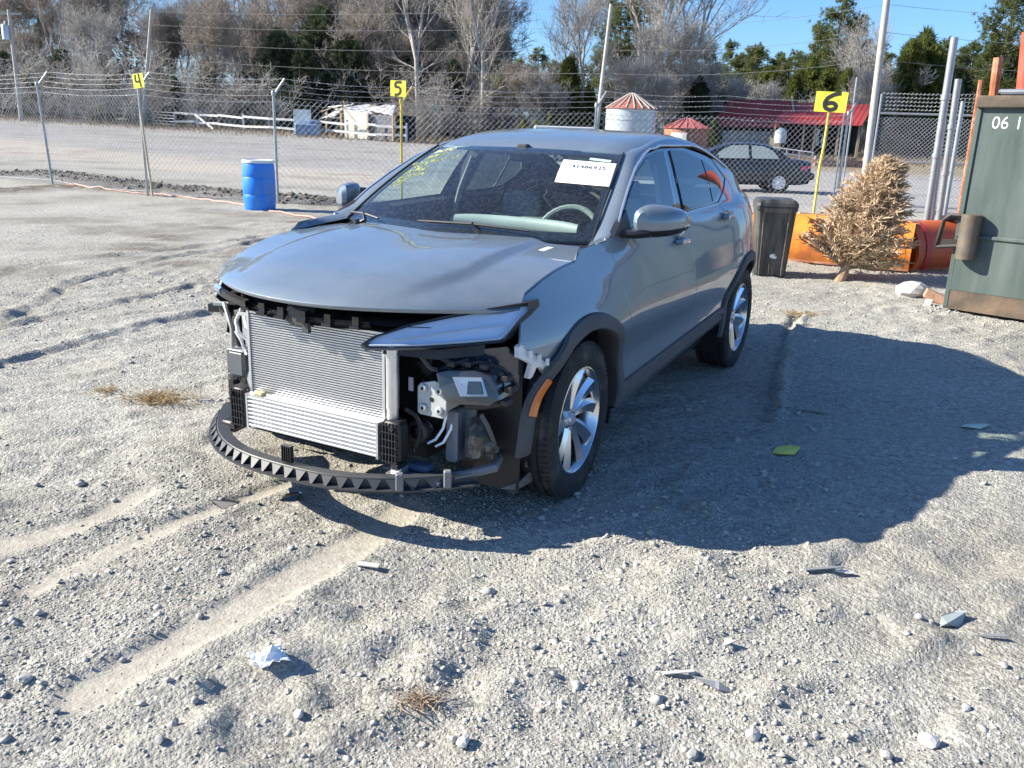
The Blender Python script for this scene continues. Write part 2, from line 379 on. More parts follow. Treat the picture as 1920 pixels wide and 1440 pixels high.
def ground_mat():
    m = bpy.data.materials.new('gravel_ground'); m.use_nodes = True; t = m.node_tree; N = t.nodes; b = N['Principled BSDF']
    b.inputs['Roughness'].default_value = .95; b.inputs['Specular IOR Level'].default_value = .15
    ge = N.new('ShaderNodeNewGeometry')
    def noise(s, d=6, r=.55):
        n = N.new('ShaderNodeTexNoise'); n.inputs['Scale'].default_value = s; n.inputs['Detail'].default_value = d; n.inputs['Roughness'].default_value = r
        t.links.new(ge.outputs['Position'], n.inputs['Vector']); return n.outputs['Fac']
    def vor(s):
        n = N.new('ShaderNodeTexVoronoi'); n.inputs['Scale'].default_value = s; t.links.new(ge.outputs['Position'], n.inputs['Vector']); return n
    def ramp(f, stops):
        r = N.new('ShaderNodeValToRGB'); e = r.color_ramp.elements
        for i, (p, c) in enumerate(stops):
            x = e[i] if i < 2 else e.new(p)
            x.position = p; x.color = (*c, 1)
        t.links.new(f, r.inputs[0]); return r.outputs[0]
    def mix(f, a, c, mode='MIX'):
        x = N.new('ShaderNodeMixRGB'); x.blend_type = mode
        for i, s in ((0, f), (1, a), (2, c)):
            if hasattr(s, 'links') or hasattr(s, 'is_linked'): t.links.new(s, x.inputs[i])
            else: x.inputs[i].default_value = s if i == 0 else (*s, 1)
        return x.outputs[0]
    def attr(nm):
        a = N.new('ShaderNodeAttribute'); a.attribute_name = nm; return a.outputs['Fac']
    base = ramp(noise(.55, 8), [(.28, (.315, .302, .258)), (.5, (.405, .397, .352)), (.72, (.465, .46, .415))])
    fine = ramp(noise(24, 8, .7), [(.3, (.60, .59, .58)), (.68, (1.22, 1.2, 1.18))])
    base = mix(1.0, base, fine, 'MULTIPLY')
    v = vor(64); grain = ramp(v.outputs['Color'], [(.15, (.62, .62, .63)), (.85, (1.25, 1.25, 1.26))])
    base = mix(.55, base, grain, 'MULTIPLY')
    v2 = vor(130); gr2 = ramp(v2.outputs['Color'], [(.1, (.6, .6, .6)), (.9, (1.28, 1.27, 1.25))])
    base = mix(.7, base, gr2, 'MULTIPLY')
    patch = ramp(noise(1.6, 7, .6), [(.50, (0, 0, 0)), (.64, (1, 1, 1))])
    base = mix(patch, base, mix(.55, base, (.37, .35, .29)), 'MIX')
    # beyond the fence: grey crushed stone, with a tan wheel-worn strip
    sep = N.new('ShaderNodeSeparateXYZ'); t.links.new(ge.outputs['Position'], sep.inputs[0])
    def mapr(s, a, c, lo=0., hi=1.):
        x = N.new('ShaderNodeMapRange'); x.interpolation_type = 'SMOOTHSTEP'; t.links.new(s, x.inputs[0]); x.inputs[1].default_value = a; x.inputs[2].default_value = c; x.inputs[3].default_value = lo; x.inputs[4].default_value = hi; return x.outputs[0]
    def math_(op, a, c):
        x = N.new('ShaderNodeMath'); x.operation = op
        for i, s in enumerate((a, c)):
            if hasattr(s, 'is_linked'): t.links.new(s, x.inputs[i])
            else: x.inputs[i].default_value = s
        return x.outputs[0]
    q = math_('ADD', sep.outputs['Y'], math_('MULTIPLY', sep.outputs['X'], .72))      # distance across the fence line
    q = math_('ADD', q, math_('MULTIPLY', noise(.35, 4), 3.0))
    farm = mapr(q, 19.5, 23)
    road = ramp(noise(1.2, 8, .7), [(.3, (.235, .233, .228)), (.7, (.345, .338, .325))])
    strip = math_('MULTIPLY', mapr(q, 19, 21.5), mapr(q, 31, 25))
    mp = N.new('ShaderNodeMapping'); mp.inputs['Scale'].default_value = (.10, 1.3, 1); mp.inputs['Rotation'].default_value = (0, 0, .22); t.links.new(ge.outputs['Position'], mp.inputs['Vector'])
    ns = N.new('ShaderNodeTexNoise'); ns.inputs['Scale'].default_value = 1.0; ns.inputs['Detail'].default_value = 7; ns.inputs['Roughness'].default_value = .6; t.links.new(mp.outputs[0], ns.inputs['Vector'])
    streak = ramp(ns.outputs['Fac'], [(.38, (0, 0, 0)), (.66, (1, 1, 1))])
    road = mix(math_('MULTIPLY', streak, .55), road, (.47, .44, .39))
    road = mix(math_('MULTIPLY', strip, ramp(ns.outputs['Fac'], [(.30, (.25, .25, .25)), (.55, (1, 1, 1))])), road, (.47, .425, .355))
    road = mix(.55, road, ramp(noise(7, 8, .75), [(.3, (.5, .5, .52)), (.7, (1.3, 1.3, 1.3))]), 'MULTIPLY')
    road = mix(.6, road, gr2, 'MULTIPLY')
    base = mix(farm, base, road)
    grass = mapr(q, 52, 66); straw = ramp(noise(3, 8, .75), [(.3, (.15, .115, .07)), (.7, (.32, .25, .16))])
    base = mix(grass, base, straw)
    base = mix(attr('track'), base, mix(.65, base, mix(.4, (.43, .395, .325), fine, 'MULTIPLY')))
    mul = ramp(noise(14, 8, .75), [(.3, (.05, .042, .033)), (.72, (.23, .20, .155))])
    brk = ramp(noise(2.6, 9, .7), [(.34, (0, 0, 0)), (.50, (1, 1, 1))])
    base = mix(math_('MULTIPLY', attr('mulch'), brk), base, mul)
    t.links.new(base, b.inputs['Base Color'])
    h = math_('ADD', math_('MULTIPLY', noise(30, 8, .7), 1.1), math_('ADD', math_('MULTIPLY', v.outputs['Distance'], -.55), math_('MULTIPLY', v2.outputs['Distance'], -.35)))
    bp = N.new('ShaderNodeBump'); bp.inputs['Strength'].default_value = .75; bp.inputs['Distance'].default_value = .014
    h = math_('MULTIPLY', h, mapr(attr('track'), 0, 1, 1., .25))
    t.links.new(h, bp.inputs['Height']); t.links.new(bp.outputs['Normal'], b.inputs['Normal'])
    return m
M_ground = ground_mat()
ground = link('ground', gme, None, M_ground); tag(ground, 'pale grey rutted gravel lot', None, None, 'structure')

# loose gravel: nobody could count it
def stones_mesh(name, P, S, seed):
    q = np.random.RandomState(seed); n = len(P)
    base = np.array([[1, 0, 0], [.3, .95, 0], [-.8, .6, 0], [-.8, -.6, 0], [.3, -.95, 0], [.1, .05, .8], [0, 0, -.6]], float)
    fc = np.array([[0, 1, 5], [1, 2, 5], [2, 3, 5], [3, 4, 5], [4, 0, 5], [1, 0, 6], [2, 1, 6], [3, 2, 6], [4, 3, 6], [0, 4, 6]])
    V = base[None] * q.uniform(.6, 1.35, (n, 7, 3)); a = q.uniform(0, 6.28, n); c, s = np.cos(a)[:, None], np.sin(a)[:, None]
    tl = q.normal(0, .35, (n, 2)); V[:, :, 2] += V[:, :, 0] * tl[:, :1] + V[:, :, 1] * tl[:, 1:]
    V = np.stack([V[:, :, 0] * c - V[:, :, 1] * s, V[:, :, 0] * s + V[:, :, 1] * c, V[:, :, 2] * q.uniform(.5, .95, (n, 1))], -1)
    V = V * S[:, None, None] + P[:, None, :]
    Fs = (np.arange(n)[:, None, None] * 7 + fc[None]).reshape(-1, 3)
    return mesh_np(name, V.reshape(-1, 3), Fs)
def scatter(n, x0, x1, y0, y1, keep):
    X = rs.uniform(x0, x1, n); Y = rs.uniform(y0, y1, n); k = rs.uniform(0, 1, n) < keep(X, Y); return X[k], Y[k]
def dens(X, Y):
    view = (np.abs(X - .05) < Y * .66 + .35)
    d = smooth(vnoise(X * 1.4, Y * 1.4, 31) * 2.4 + .55)
    calm = 1 - .8 * np.exp(-(((X - 2.4) / 1.4) ** 2 + ((Y - 5.2) / 1.5) ** 2))
    dd = d * calm
    for pts, wd in TRACKS: dd = dd * (1 - .93 * smooth(1.4 - polyd(X, Y, pts)[0] / wd))
    return dd * view
X1, Y1 = scatter(90000, -2.6, 3.0, 1.4, 4.2, dens); X2, Y2 = scatter(46000, -5.5, 6.5, 4.2, 11, lambda X, Y: dens(X, Y) * np.clip(1.5 - Y / 11, .25, 1))
X3, Y3 = scatter(16000, 1.2, 6.5, 6.6, 11.5, lambda X, Y: (np.abs(X) < Y * .66))
X4, Y4 = scatter(9000, -4.5, 5, 1.5, 9, lambda X, Y: dens(X, Y) * smooth(vnoise(X * 2.3, Y * 2.3, 33) * 5 - .2)); PX, PY = np.concatenate([X1, X2, X3, X4]), np.concatenate([Y1, Y2, Y3, Y4])
PS = rs.lognormal(math.log(.0030), .55, len(PX)).clip(.002, .017); PS[len(X1):] *= 1.25; PS[-len(X4):] = rs.lognormal(math.log(.0105), .45, len(X4)).clip(.005, .028)
PZ = ground_z(PX, PY)[0] + PS * .12
M_grav = mat('loose_gravel_stone', (.42, .41, .365), .95, var=.3, scale=55, spec=.15)
gravel = link('gravel', stones_mesh('gravel', np.stack([PX, PY, PZ], -1), PS, 5), None, M_grav); tag(gravel, 'loose grey gravel strewn over the lot', None, None, 'stuff')
bl_ = P2((-100, 328), (98, 326), (275, 350), (520, 371), (640, 380)); dX, dY = [], []
for a, b in zip(bl_[:-1], bl_[1:]):
    n_ = 380; t_ = rs.uniform(0, 1, n_); dX.append(a[0] + (b[0] - a[0]) * t_ + rs.normal(0, .35, n_)); dY.append(a[1] + (b[1] - a[1]) * t_ + rs.normal(0, .45, n_))
dX, dY = np.concatenate(dX), np.concatenate(dY); dS = rs.lognormal(math.log(.028), .5, len(dX)).clip(.01, .09)
M_deb = mat('dark_clods', (.17, .145, .115), .95, var=.6, scale=3)
deb = link('debris', stones_mesh('debris', np.stack([dX, dY, ground_z(dX, dY)[0] + dS * .15], -1), dS, 6), None, M_deb); tag(deb, 'dark clods of soil pushed up along the fence', None, None, 'stuff')
def gz(x, y): return float(ground_z(np.array([x]), np.array([y]))[0][0])
def on(px, py, dz=0):
    p = at(px, py)
    for _ in range(3):
        h = gz(p.x, p.y) - float(terrain(p.x, p.y)); d = ray(px, py); tt = (h + float(terrain(p.x, p.y)) - CAM_H) / d.z; p = Vector((0, 0, CAM_H)) + d * tt
    return Vector((p.x, p.y, gz(p.x, p.y) + dz))
# ------------------------------------------------------------------ the damaged car: surfaces (x forward from the front axle, y to its left, z up)
def spl(xs, ys):
    xs = np.array(xs, float); ys = np.array(ys, float)
    if xs[0] > xs[-1]: xs = xs[::-1]; ys = ys[::-1]
    n = len(xs); h = np.diff(xs); A = np.zeros((n, n)); b = np.zeros(n); A[0, 0] = A[-1, -1] = 1
    for i in range(1, n - 1):
        A[i, i - 1] = h[i - 1]; A[i, i] = 2 * (h[i - 1] + h[i]); A[i, i + 1] = h[i]; b[i] = 6 * ((ys[i + 1] - ys[i]) / h[i] - (ys[i] - ys[i - 1]) / h[i - 1])
    m = np.linalg.solve(A, b)
    def f(x):
        x = np.clip(np.asarray(x, float), xs[0] - .3, xs[-1] + .3); i = np.clip(np.searchsorted(xs, x) - 1, 0, n - 2); d = x - xs[i]; e = xs[i + 1] - x; H = h[i]
        return m[i] * e ** 3 / (6 * H) + m[i + 1] * d ** 3 / (6 * H) + (ys[i] / H - m[i] * H / 6) * e + (ys[i + 1] / H - m[i + 1] * H / 6) * d
    return f
yb = spl([.80, .65, .45, .2, -.1, -.5, -1.3, -2.2, -2.6, -2.8, -2.95, -3.1, -3.3, -3.5, -3.65], [.61, .705, .80, .86, .890, .901, .905, .911, .914, .904, .877, .836, .776, .70, .635])
pz = spl([.12, .3, .42, .55, .70, .80, .90, 1.0, 1.08, 1.13, 1.2, 1.35], [-.11, -.045, -.034, -.036, .002, -.002, -.022, -.048, -.078, -.096, -.14, -.30])
zc = spl([-.2, -.55, -.8, -1.06, -1.4, -1.75, -2.1, -2.5, -2.9, -3.3, -3.6, -3.72], [1.03, 1.20, 1.335, 1.478, 1.558, 1.585, 1.574, 1.515, 1.41, 1.265, 1.135, 1.07])
def Ys(x, z):
    x = np.asarray(x, float); z = np.asarray(z, float); h = .075 / (1 + np.exp((x + 2.55) / .22))
    zz = z - h * np.clip((z - .6) / .4, 0, 1); b = yb(x) + pz(np.minimum(zz, 1.16))
    g = yb(x) - .098 - .36 * (z - 1.10) - .25 * np.clip(z - 1.10, 0, 1) ** 2
    w_ = np.clip((zz - 1.085) / .065, 0, 1); w_ = w_ * w_ * (3 - 2 * w_)
    t_ = smooth((x + .7) / .6)          # the front wings swell over the arch and lean in towards the bonnet
    return b * (1 - w_) + g * w_ + t_ * (.022 - .052 * smooth((z - .70) / .32))
def Zr(x, y):
    a = np.abs(y); return zc(x) - .018 * (a / .57) ** 2 - 1.6 * np.clip(a - .47, 0, 1) ** 2
zh = spl([.86, .82, .76, .66, .5, .3, 0, -.25, -.45], [.888, .916, .938, .963, .993, 1.020, 1.046, 1.062, 1.070])
def Hz(x, y):
    a = np.abs(y); xf = x + .42 * (a / .8) ** 2.4 * smooth((x + .05) / .55)          # the nose sweeps back towards the corners
    yc = .36 + .11 * smooth((.80 - x) / .5)
    dome = .020 * (1 - smooth((a - yc) / .085)) * smooth((.84 - xf) / .25)
    ridge = -.010 * np.exp(-((a - .02) / .22) ** 2) * smooth((.84 - xf) / .5)
    return zh(np.minimum(xf, .87)) + dome + ridge + .012 - .022 * np.clip(a / .8, 0, 2) ** 3
def side(y_off=0.): return lambda u, v: np.stack([u, Ys(u, v) + y_off, v], -1)
def top(fn, off=0.): return lambda u, v: np.stack([u, v, fn(u, v) + off], -1)
def resample(poly, step, closed=True):
    P = [np.array(p, float) for p in poly]; out = []
    n = len(P)
    for i in range(n if closed else n - 1):
        a, b = P[i], P[(i + 1) % n]; k = max(1, int(math.ceil(np.linalg.norm(b - a) / step)))
        out += [a + (b - a) * j / k for j in range(k)]
    if not closed: out.append(P[-1])
    return np.array(out)
def area(P): x, y = P[:, 0], P[:, 1]; return .5 * np.sum(x * np.roll(y, -1) - y * np.roll(x, -1))
def inset(P, d):
    if area(P) < 0: P = P[::-1]
    t = np.roll(P, -1, 0) - np.roll(P, 1, 0); t /= np.linalg.norm(t, axis=1, keepdims=True) + 1e-9
    return P + np.stack([-t[:, 1], t[:, 0]], -1) * d
def inside(P, q):
    x, y = q[:, 0], q[:, 1]; c = np.zeros(len(q), bool)
    for i in range(len(P)):
        x1, y1 = P[i]; x2, y2 = P[i - 1]
        m = (y1 > y) != (y2 > y); c ^= m & (x < (x2 - x1) * (y - y1) / (y2 - y1 + 1e-12) + x1)
    return c
def bdist(P, q):
    d = np.full(len(q), 1e9)
    for i in range(len(P)):
        a, b = P[i - 1], P[i]; e = b - a; t = np.clip(((q - a) @ e) / (e @ e + 1e-12), 0, 1); d = np.minimum(d, np.linalg.norm(q - a - t[:, None] * e, axis=1))
    return d
def panel(name, poly, surf, m, parent, mirror=False, step=.04, gap=.0042, depth=.012, holes=(), out_y=True):
    """a sheet of bodywork: outline poly in (u, v), laid on surf, with a rounded turned-in edge"""
    P = resample(poly, step * .6); P = inset(P, gap)
    lo, hi = P.min(0), P.max(0)
    g = np.stack(np.meshgrid(np.arange(lo[0], hi[0], step), np.arange(lo[1], hi[1], step)), -1).reshape(-1, 2)
    if len(g): g = g[inside(P, g)]
    if len(g): g = g[bdist(P, g) > step * .45]
    n = len(P); holes = [inset(resample(h_, step * .6), .002) for h_ in holes]
    for h_ in holes: g = g[(~inside(h_, g)) & (bdist(h_, g) > step * .3)]
    Q = np.concatenate([P] + ([g] if len(g) else []) + holes); ed = [(i, (i + 1) % n) for i in range(n)]; o_ = n + len(g)
    for h_ in holes: ed += [(o_ + i, o_ + (i + 1) % len(h_)) for i in range(len(h_))]; o_ += len(h_)
    r = delaunay_2d_cdt([Vector(p) for p in Q], ed, [], 1, 1e-6)
    U = np.array([v[:] for v in r[0]]); Fc = [list(f) for f in r[2]]; orig = r[3]
    if holes:
        ct = np.array([U[f].mean(0) for f in Fc]); bad = np.zeros(len(Fc), bool)
        for h_ in holes: bad |= inside(h_, ct)
        Fc = [f for f, b_ in zip(Fc, bad) if not b_]
    e = 1e-3
    X = surf(U[:, 0], U[:, 1]); du = surf(U[:, 0] + e, U[:, 1]) - surf(U[:, 0] - e, U[:, 1]); dv = surf(U[:, 0], U[:, 1] + e) - surf(U[:, 0], U[:, 1] - e)
    Nn = np.cross(du, dv); Nn /= np.linalg.norm(Nn, axis=1, keepdims=True) + 1e-12
    ref = np.array([0, 1., 0]) if out_y else np.array([0, 0, 1.])
    sg = np.sign((Nn @ ref).sum()) or 1; Nn = Nn * sg
    tri0 = Fc[0]; fn = np.cross(X[tri0[1]] - X[tri0[0]], X[tri0[2]] - X[tri0[0]])
    if fn @ Nn[tri0[0]] < 0: Fc = [f[::-1] for f in Fc]
    # turned-in edge
    mp = {}
    for i, o_ in enumerate(orig):
        for k in o_:
            if k < n: mp[k] = i
    ring = [mp[k] for k in range(n) if k in mp]
    B = X[ring]; BN = Nn[ring]; k = len(ring)
    tan = np.roll(B, -1, 0) - np.roll(B, 1, 0); tan /= np.linalg.norm(tan, axis=1, keepdims=True) + 1e-12
    ow = np.cross(tan, BN); cen = X.mean(0)
    if ((B - cen) * ow).sum() < 0: ow = -ow
    V = [X]; NN = [Nn]; o0 = len(X); faces = Fc
    r1 = B + ow * .0016 - BN * .0012; r2 = B + ow * .002 - BN * depth
    V += [r1, r2]; NN += [(BN + ow * 1.2), ow]
    rings = [ring, [o0 + i for i in range(k)], [o0 + k + i for i in range(k)]]
    for a, b in ((0, 1), (1, 2)):
        for i in range(k):
            j = (i + 1) % k; q = [rings[a][i], rings[a][j], rings[b][j], rings[b][i]]
            faces.append(q)
    V = np.concatenate(V); NN = np.concatenate(NN); NN /= np.linalg.norm(NN, axis=1, keepdims=True) + 1e-12
    # orient the edge faces with their normals
    ff = []
    for f in faces:
        a = np.cross(V[f[1]] - V[f[0]], V[f[2]] - V[f[0]]); ff.append(f if a @ NN[f].sum(0) >= 0 else f[::-1])
    if mirror: V = V * np.array([1, -1, 1]); NN = NN * np.array([1, -1, 1]); ff = [f[::-1] for f in ff]
    me = bpy.data.meshes.new(name); me.from_pydata([tuple(v) for v in V], [], ff); me.update()
    me.polygons.foreach_set('use_smooth', [True] * len(me.polygons))
    me.normals_split_custom_set_from_vertices([tuple(v) for v in NN])
    return link(name, me, parent, m)

# materials of the car
def paint_mat():
    m = bpy.data.materials.new('grey_metallic_paint'); m.use_nodes = True; t = m.node_tree; N = t.nodes; b = N['Principled BSDF']
    b.inputs['Metallic'].default_value = .18; b.inputs['Roughness'].default_value = .42
    b.inputs['Coat Weight'].default_value = 1; b.inputs['Coat Roughness'].default_value = .015; b.inputs['Coat IOR'].default_value = 1.75
    tc = N.new('ShaderNodeTexCoord'); n = N.new('ShaderNodeTexNoise'); n.inputs['Scale'].default_value = 900; n.inputs['Detail'].default_value = 2
    t.links.new(tc.outputs['Object'], n.inputs['Vector'])
    r = N.new('ShaderNodeValToRGB'); r.color_ramp.elements[0].color = (.125, .163, .19, 1); r.color_ramp.elements[1].color = (.18, .228, .265, 1)
    t.links.new(n.outputs['Fac'], r.inputs[0])
    # thin film of road dust
    n2 = N.new('ShaderNodeTexNoise'); n2.inputs['Scale'].default_value = 9; n2.inputs['Detail'].default_value = 9; n2.inputs['Roughness'].default_value = .7; t.links.new(tc.outputs['Object'], n2.inputs['Vector'])
    mr = N.new('ShaderNodeMapRange'); mr.inputs[1].default_value = .35; mr.inputs[2].default_value = .75; mr.inputs[3].default_value = .03; mr.inputs[4].default_value = .30; t.links.new(n2.outputs['Fac'], mr.inputs[0])
    ge = N.new('ShaderNodeNewGeometry'); sx = N.new('ShaderNodeSeparateXYZ'); t.links.new(ge.outputs['Normal'], sx.inputs[0])      # dust on upward faces, cut on the sides to keep their shade dark
    up_ = N.new('ShaderNodeMapRange'); up_.inputs[1].default_value = .25; up_.inputs[2].default_value = .95; up_.inputs[3].default_value = .22; up_.inputs[4].default_value = 1.; t.links.new(sx.outputs['Z'], up_.inputs[0])
    mu_ = N.new('ShaderNodeMath'); mu_.operation = 'MULTIPLY'; t.links.new(mr.outputs[0], mu_.inputs[0]); t.links.new(up_.outputs[0], mu_.inputs[1])
    mx = N.new('ShaderNodeMixRGB'); mx.inputs[2].default_value = (.33, .33, .32, 1); t.links.new(mu_.outputs[0], mx.inputs[0]); t.links.new(r.outputs[0], mx.inputs[1])
    t.links.new(mx.outputs[0], b.inputs['Base Color'])
    mr2 = N.new('ShaderNodeMapRange'); mr2.inputs[1].default_value = .4; mr2.inputs[2].default_value = .75; mr2.inputs[3].default_value = .012; mr2.inputs[4].default_value = .05; t.links.new(n2.outputs['Fac'], mr2.inputs[0]); t.links.new(mr2.outputs[0], b.inputs['Coat Roughness'])
    return m
M_paint = paint_mat()
M_blk = mat('black_plastic', (.022, .022, .024), .45, var=.2, scale=12)
M_clad = mat('grained_black_cladding', (.072, .074, .078), .62, var=.12, scale=8, bump=.25, bscale=350)
M_gloss = mat('gloss_black_trim', (.010, .010, .012), .08, coat=1)
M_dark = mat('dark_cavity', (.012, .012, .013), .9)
M_glass = glass_mat('windshield_glass', (.84, .95, .91), 1.0, .026)
M_sglass = glass_mat('side_glass', (.72, .82, .79), 1.0, .006)
M_pglass = glass_mat('privacy_glass', (.10, .13, .14), 1.0, .006)
M_rub = mat('tyre_rubber', (.020, .020, .021), .8, var=.35, scale=9, bump=.15, bscale=120, stain=(.10, .09, .075), stain_amt=.35, stain_scale=7)
M_alloy = mat('bright_alloy', (.70, .71, .73), .22, 1.0, var=.05)
M_alum = mat('bare_aluminium', (.72, .73, .74), .38, .85, var=.06, scale=20)
M_fin = mat('radiator_fins', (.56, .57, .565), .5, .45, var=.12, scale=60)
M_prim = mat('grey_primer_steel', (.42, .44, .43), .5, .1, var=.1, scale=14, stain=(.2, .17, .13), stain_amt=.25)
M_amber = mat('amber_lens', (.75, .20, .015), .15, coat=1)
M_white = mat('white_plastic', (.72, .72, .70), .45, var=.05)
M_seat = mat('grey_leather', (.20, .22, .215), .5, var=.08, scale=20, bump=.2, bscale=90)
M_dash = mat('dashboard_plastic', (.030, .031, .033), .7, bump=.2, bscale=200)
M_screen = mat('pale_dashboard_top', (.34, .37, .36), .5)
M_head = mat('headliner', (.36, .35, .33), .9)

car = thing('damaged_car', 'grey metallic crossover car with its front bumper torn off and the radiator bare', 'car', (CAR_X, CAR_Y, 0), CAR_A)
def arc(cx, cz, r, a0, a1, n=24): return [(cx + r * math.cos(R(a0 + (a1 - a0) * i / n)), cz + r * math.sin(R(a0 + (a1 - a0) * i / n))) for i in range(n + 1)]
FC, RC = (-.035, .352), (-2.70, .352)
rail_pts = [(-1.3, 1.478), (-1.5, 1.514), (-1.7, 1.534), (-1.9, 1.535), (-2.1, 1.518), (-2.3, 1.481), (-2.5, 1.423), (-2.7, 1.348), (-2.9, 1.272), (-3.1, 1.20), (-3.3, 1.135), (-3.5, 1.085)]
fr_cut = [(-.385, 1.095), (-.40, 1.0), (-.43, .87), (-.455, .763), (-.50, .68), (-.56, .596), (-.60, .49), (-.60, .40)]
mid_cut = [(-1.462, 1.152), (-1.474, 1.023), (-1.482, .823), (-1.508, .689), (-1.555, .50), (-1.56, .45)]
rr_cut = [(-2.235, 1.17), (-2.29, 1.02), (-2.315, .90), (-2.335, .80)]
shut = []
for x in (.405, .346, .225, .12, .055, .0, -.05):
    z = 1.0
    for _ in range(12): z = float(Hz(x, float(Ys(x, z)) - .006)) - .003
    shut.append((x, z))
fender = shut + [(-.12, 1.080), (-.20, 1.088)] + fr_cut + [(-.53, .40)] + arc(*FC, .445, 173, 45, 30) + [(.245, .632), (.35, .70), (.464, .772), (.425, .86)]
belt = [(-.385, 1.112), (-.60, 1.126), (-1.0, 1.141)]
front_door = fr_cut + [(-1.0, .425)] + mid_cut[::-1] + belt[::-1]
rear_door = mid_cut + [(-1.9, .47), (-2.19, .49)] + arc(*RC, .505, 17, 62, 12)[:-1] + [(-2.40, .765)] + rr_cut[::-1][0:] + [(-1.9, 1.161)]
rear_door = mid_cut + [(-1.9, .472), (-2.19, .488)] + arc(*RC, .500, 16, 47, 10) + rr_cut[::-1] + [(-1.9, 1.162)]
quarter = rr_cut + arc(*RC, .500, 47, 40, 3)[:1] + arc(*RC, .452, 55, 168, 24) + [(-3.30, .42), (-3.52, .42), (-3.61, .60), (-3.64, .85), (-3.60, 1.03)] + rail_pts[::-1][0:6] + [(-2.40, 1.432), (-2.455, 1.375), (-2.54, 1.305), (-2.42, 1.235)]
def clean(p):
    out = []
    for q in p:
        if not out or math.hypot(q[0] - out[-1][0], q[1] - out[-1][1]) > 1e-3: out.append(q)
    return out
S_ = side()
for mir in (False, True):
    panel('front_fender', clean(fender), S_, M_paint, car, mir, .035)
    panel('front_door', clean(front_door), S_, M_paint, car, mir, .04)
    panel('rear_door', clean(rear_door), S_, M_paint, car, mir, .04)
    panel('rear_quarter_panel', clean(quarter), S_, M_paint, car, mir, .04)
    # black window surround and the panes proud of it
    blk = [(-.50, 1.122), (-1.0, 1.139), (-1.5, 1.152), (-2.0, 1.163), (-2.235, 1.172), (-2.40, 1.232), (-2.53, 1.305), (-2.45, 1.372), (-2.385, 1.43), (-2.2, 1.462), (-1.9, 1.498), (-1.5, 1.490), (-1.236, 1.462), (-1.0, 1.392), (-.80, 1.30), (-.62, 1.205)]
    g1 = [(-.60, 1.137), (-1.0, 1.148), (-1.405, 1.160), (-1.475, 1.33), (-1.56, 1.483), (-1.44, 1.477), (-1.236, 1.448), (-1.01, 1.380), (-.80, 1.283), (-.655, 1.20)]
    g2 = [(-1.53, 1.163), (-1.8, 1.169), (-2.09, 1.176), (-2.13, 1.30), (-2.15, 1.43), (-1.9, 1.476), (-1.645, 1.482), (-1.58, 1.33)]
    g3 = [(-2.115, 1.178), (-2.21, 1.192), (-2.34, 1.242), (-2.40, 1.30), (-2.33, 1.372), (-2.205, 1.419), (-2.17, 1.425), (-2.155, 1.30)]
    panel('window_surround', blk, side(-.006), M_gloss, car, mir, .05, gap=0, holes=(g1, g2, g3))
    for g_, mm in ((g1, M_sglass), (g2, M_pglass), (g3, M_pglass)): panel('side_window', g_, side(.003), mm, car, mir, .05, gap=0, depth=.004)
    # inner shell that closes the gaps
    sh = [(.36, .90), (0, .985), (-.20, 1.01), (-.45, 1.08), (-2.30, 1.12), (-3.4, 1.0), (-3.5, .6), (-3.2, .45)] + arc(*RC, .47, 170, 10, 20) + [(-2.1, .45), (-.60, .40)] + arc(*FC, .47, 172, 50, 20) + [(.36, .72)]
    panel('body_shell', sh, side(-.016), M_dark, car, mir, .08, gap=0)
# hood and roof
def frontx(y): return .845 - .43 * (np.abs(y) / .8) ** 2.3
ys_ = np.linspace(-.79, .79, 41)
hood_o = [(float(frontx(y)), float(y)) for y in ys_]
hl = [(.40, .785)] + [(x, float(Ys(x, z)) - .006) for x, z in shut[1:]]
re_ = [(-.33, .69), (-.25, .40), (-.22, 0), (-.25, -.40), (-.33, -.69)]
hood_o = hood_o + hl[1:] + re_ + [(x, -y) for x, y in hl[1:]][::-1]
panel('hood', clean(hood_o), top(Hz), M_paint, car, False, .03, gap=.001, depth=.020, out_y=False)
# fender top strip between hood, screen and door: carries on the painted surface to the screen corner
for mir in (False, True):
    mb = MB(); rr = []
    for k in range(9):
        t_ = k / 8; x = -.055 - .353 * t_; yh = hl[-1][1]
        a = Vector((x, yh + (.712 - yh) * t_, float(Hz(-.055, yh)) * (1 - t_) + 1.083 * t_)); zz = (shut[-1][1] if k == 0 else 1.080 + .017 * t_) ; b = Vector((x, float(Ys(x, zz)), zz)); mm = (a + b) / 2 + Vector((0, .004 + .004 * t_, .004 + .012 * t_)); rr.append([a, mm, b])
    if mir: rr = [[Vector((p.x, -p.y, p.z)) for p in r] for r in rr]
    mb.loft(rr, caps=False, closed=False); mb.build('fender_top', M_paint, car)
def rail(x):
    lo, hi = .3, .85
    for _ in range(40):
        y = (lo + hi) / 2
        if Ys(x, Zr(x, y)) > y: lo = y
        else: hi = y
    return lo, float(Zr(x, lo))
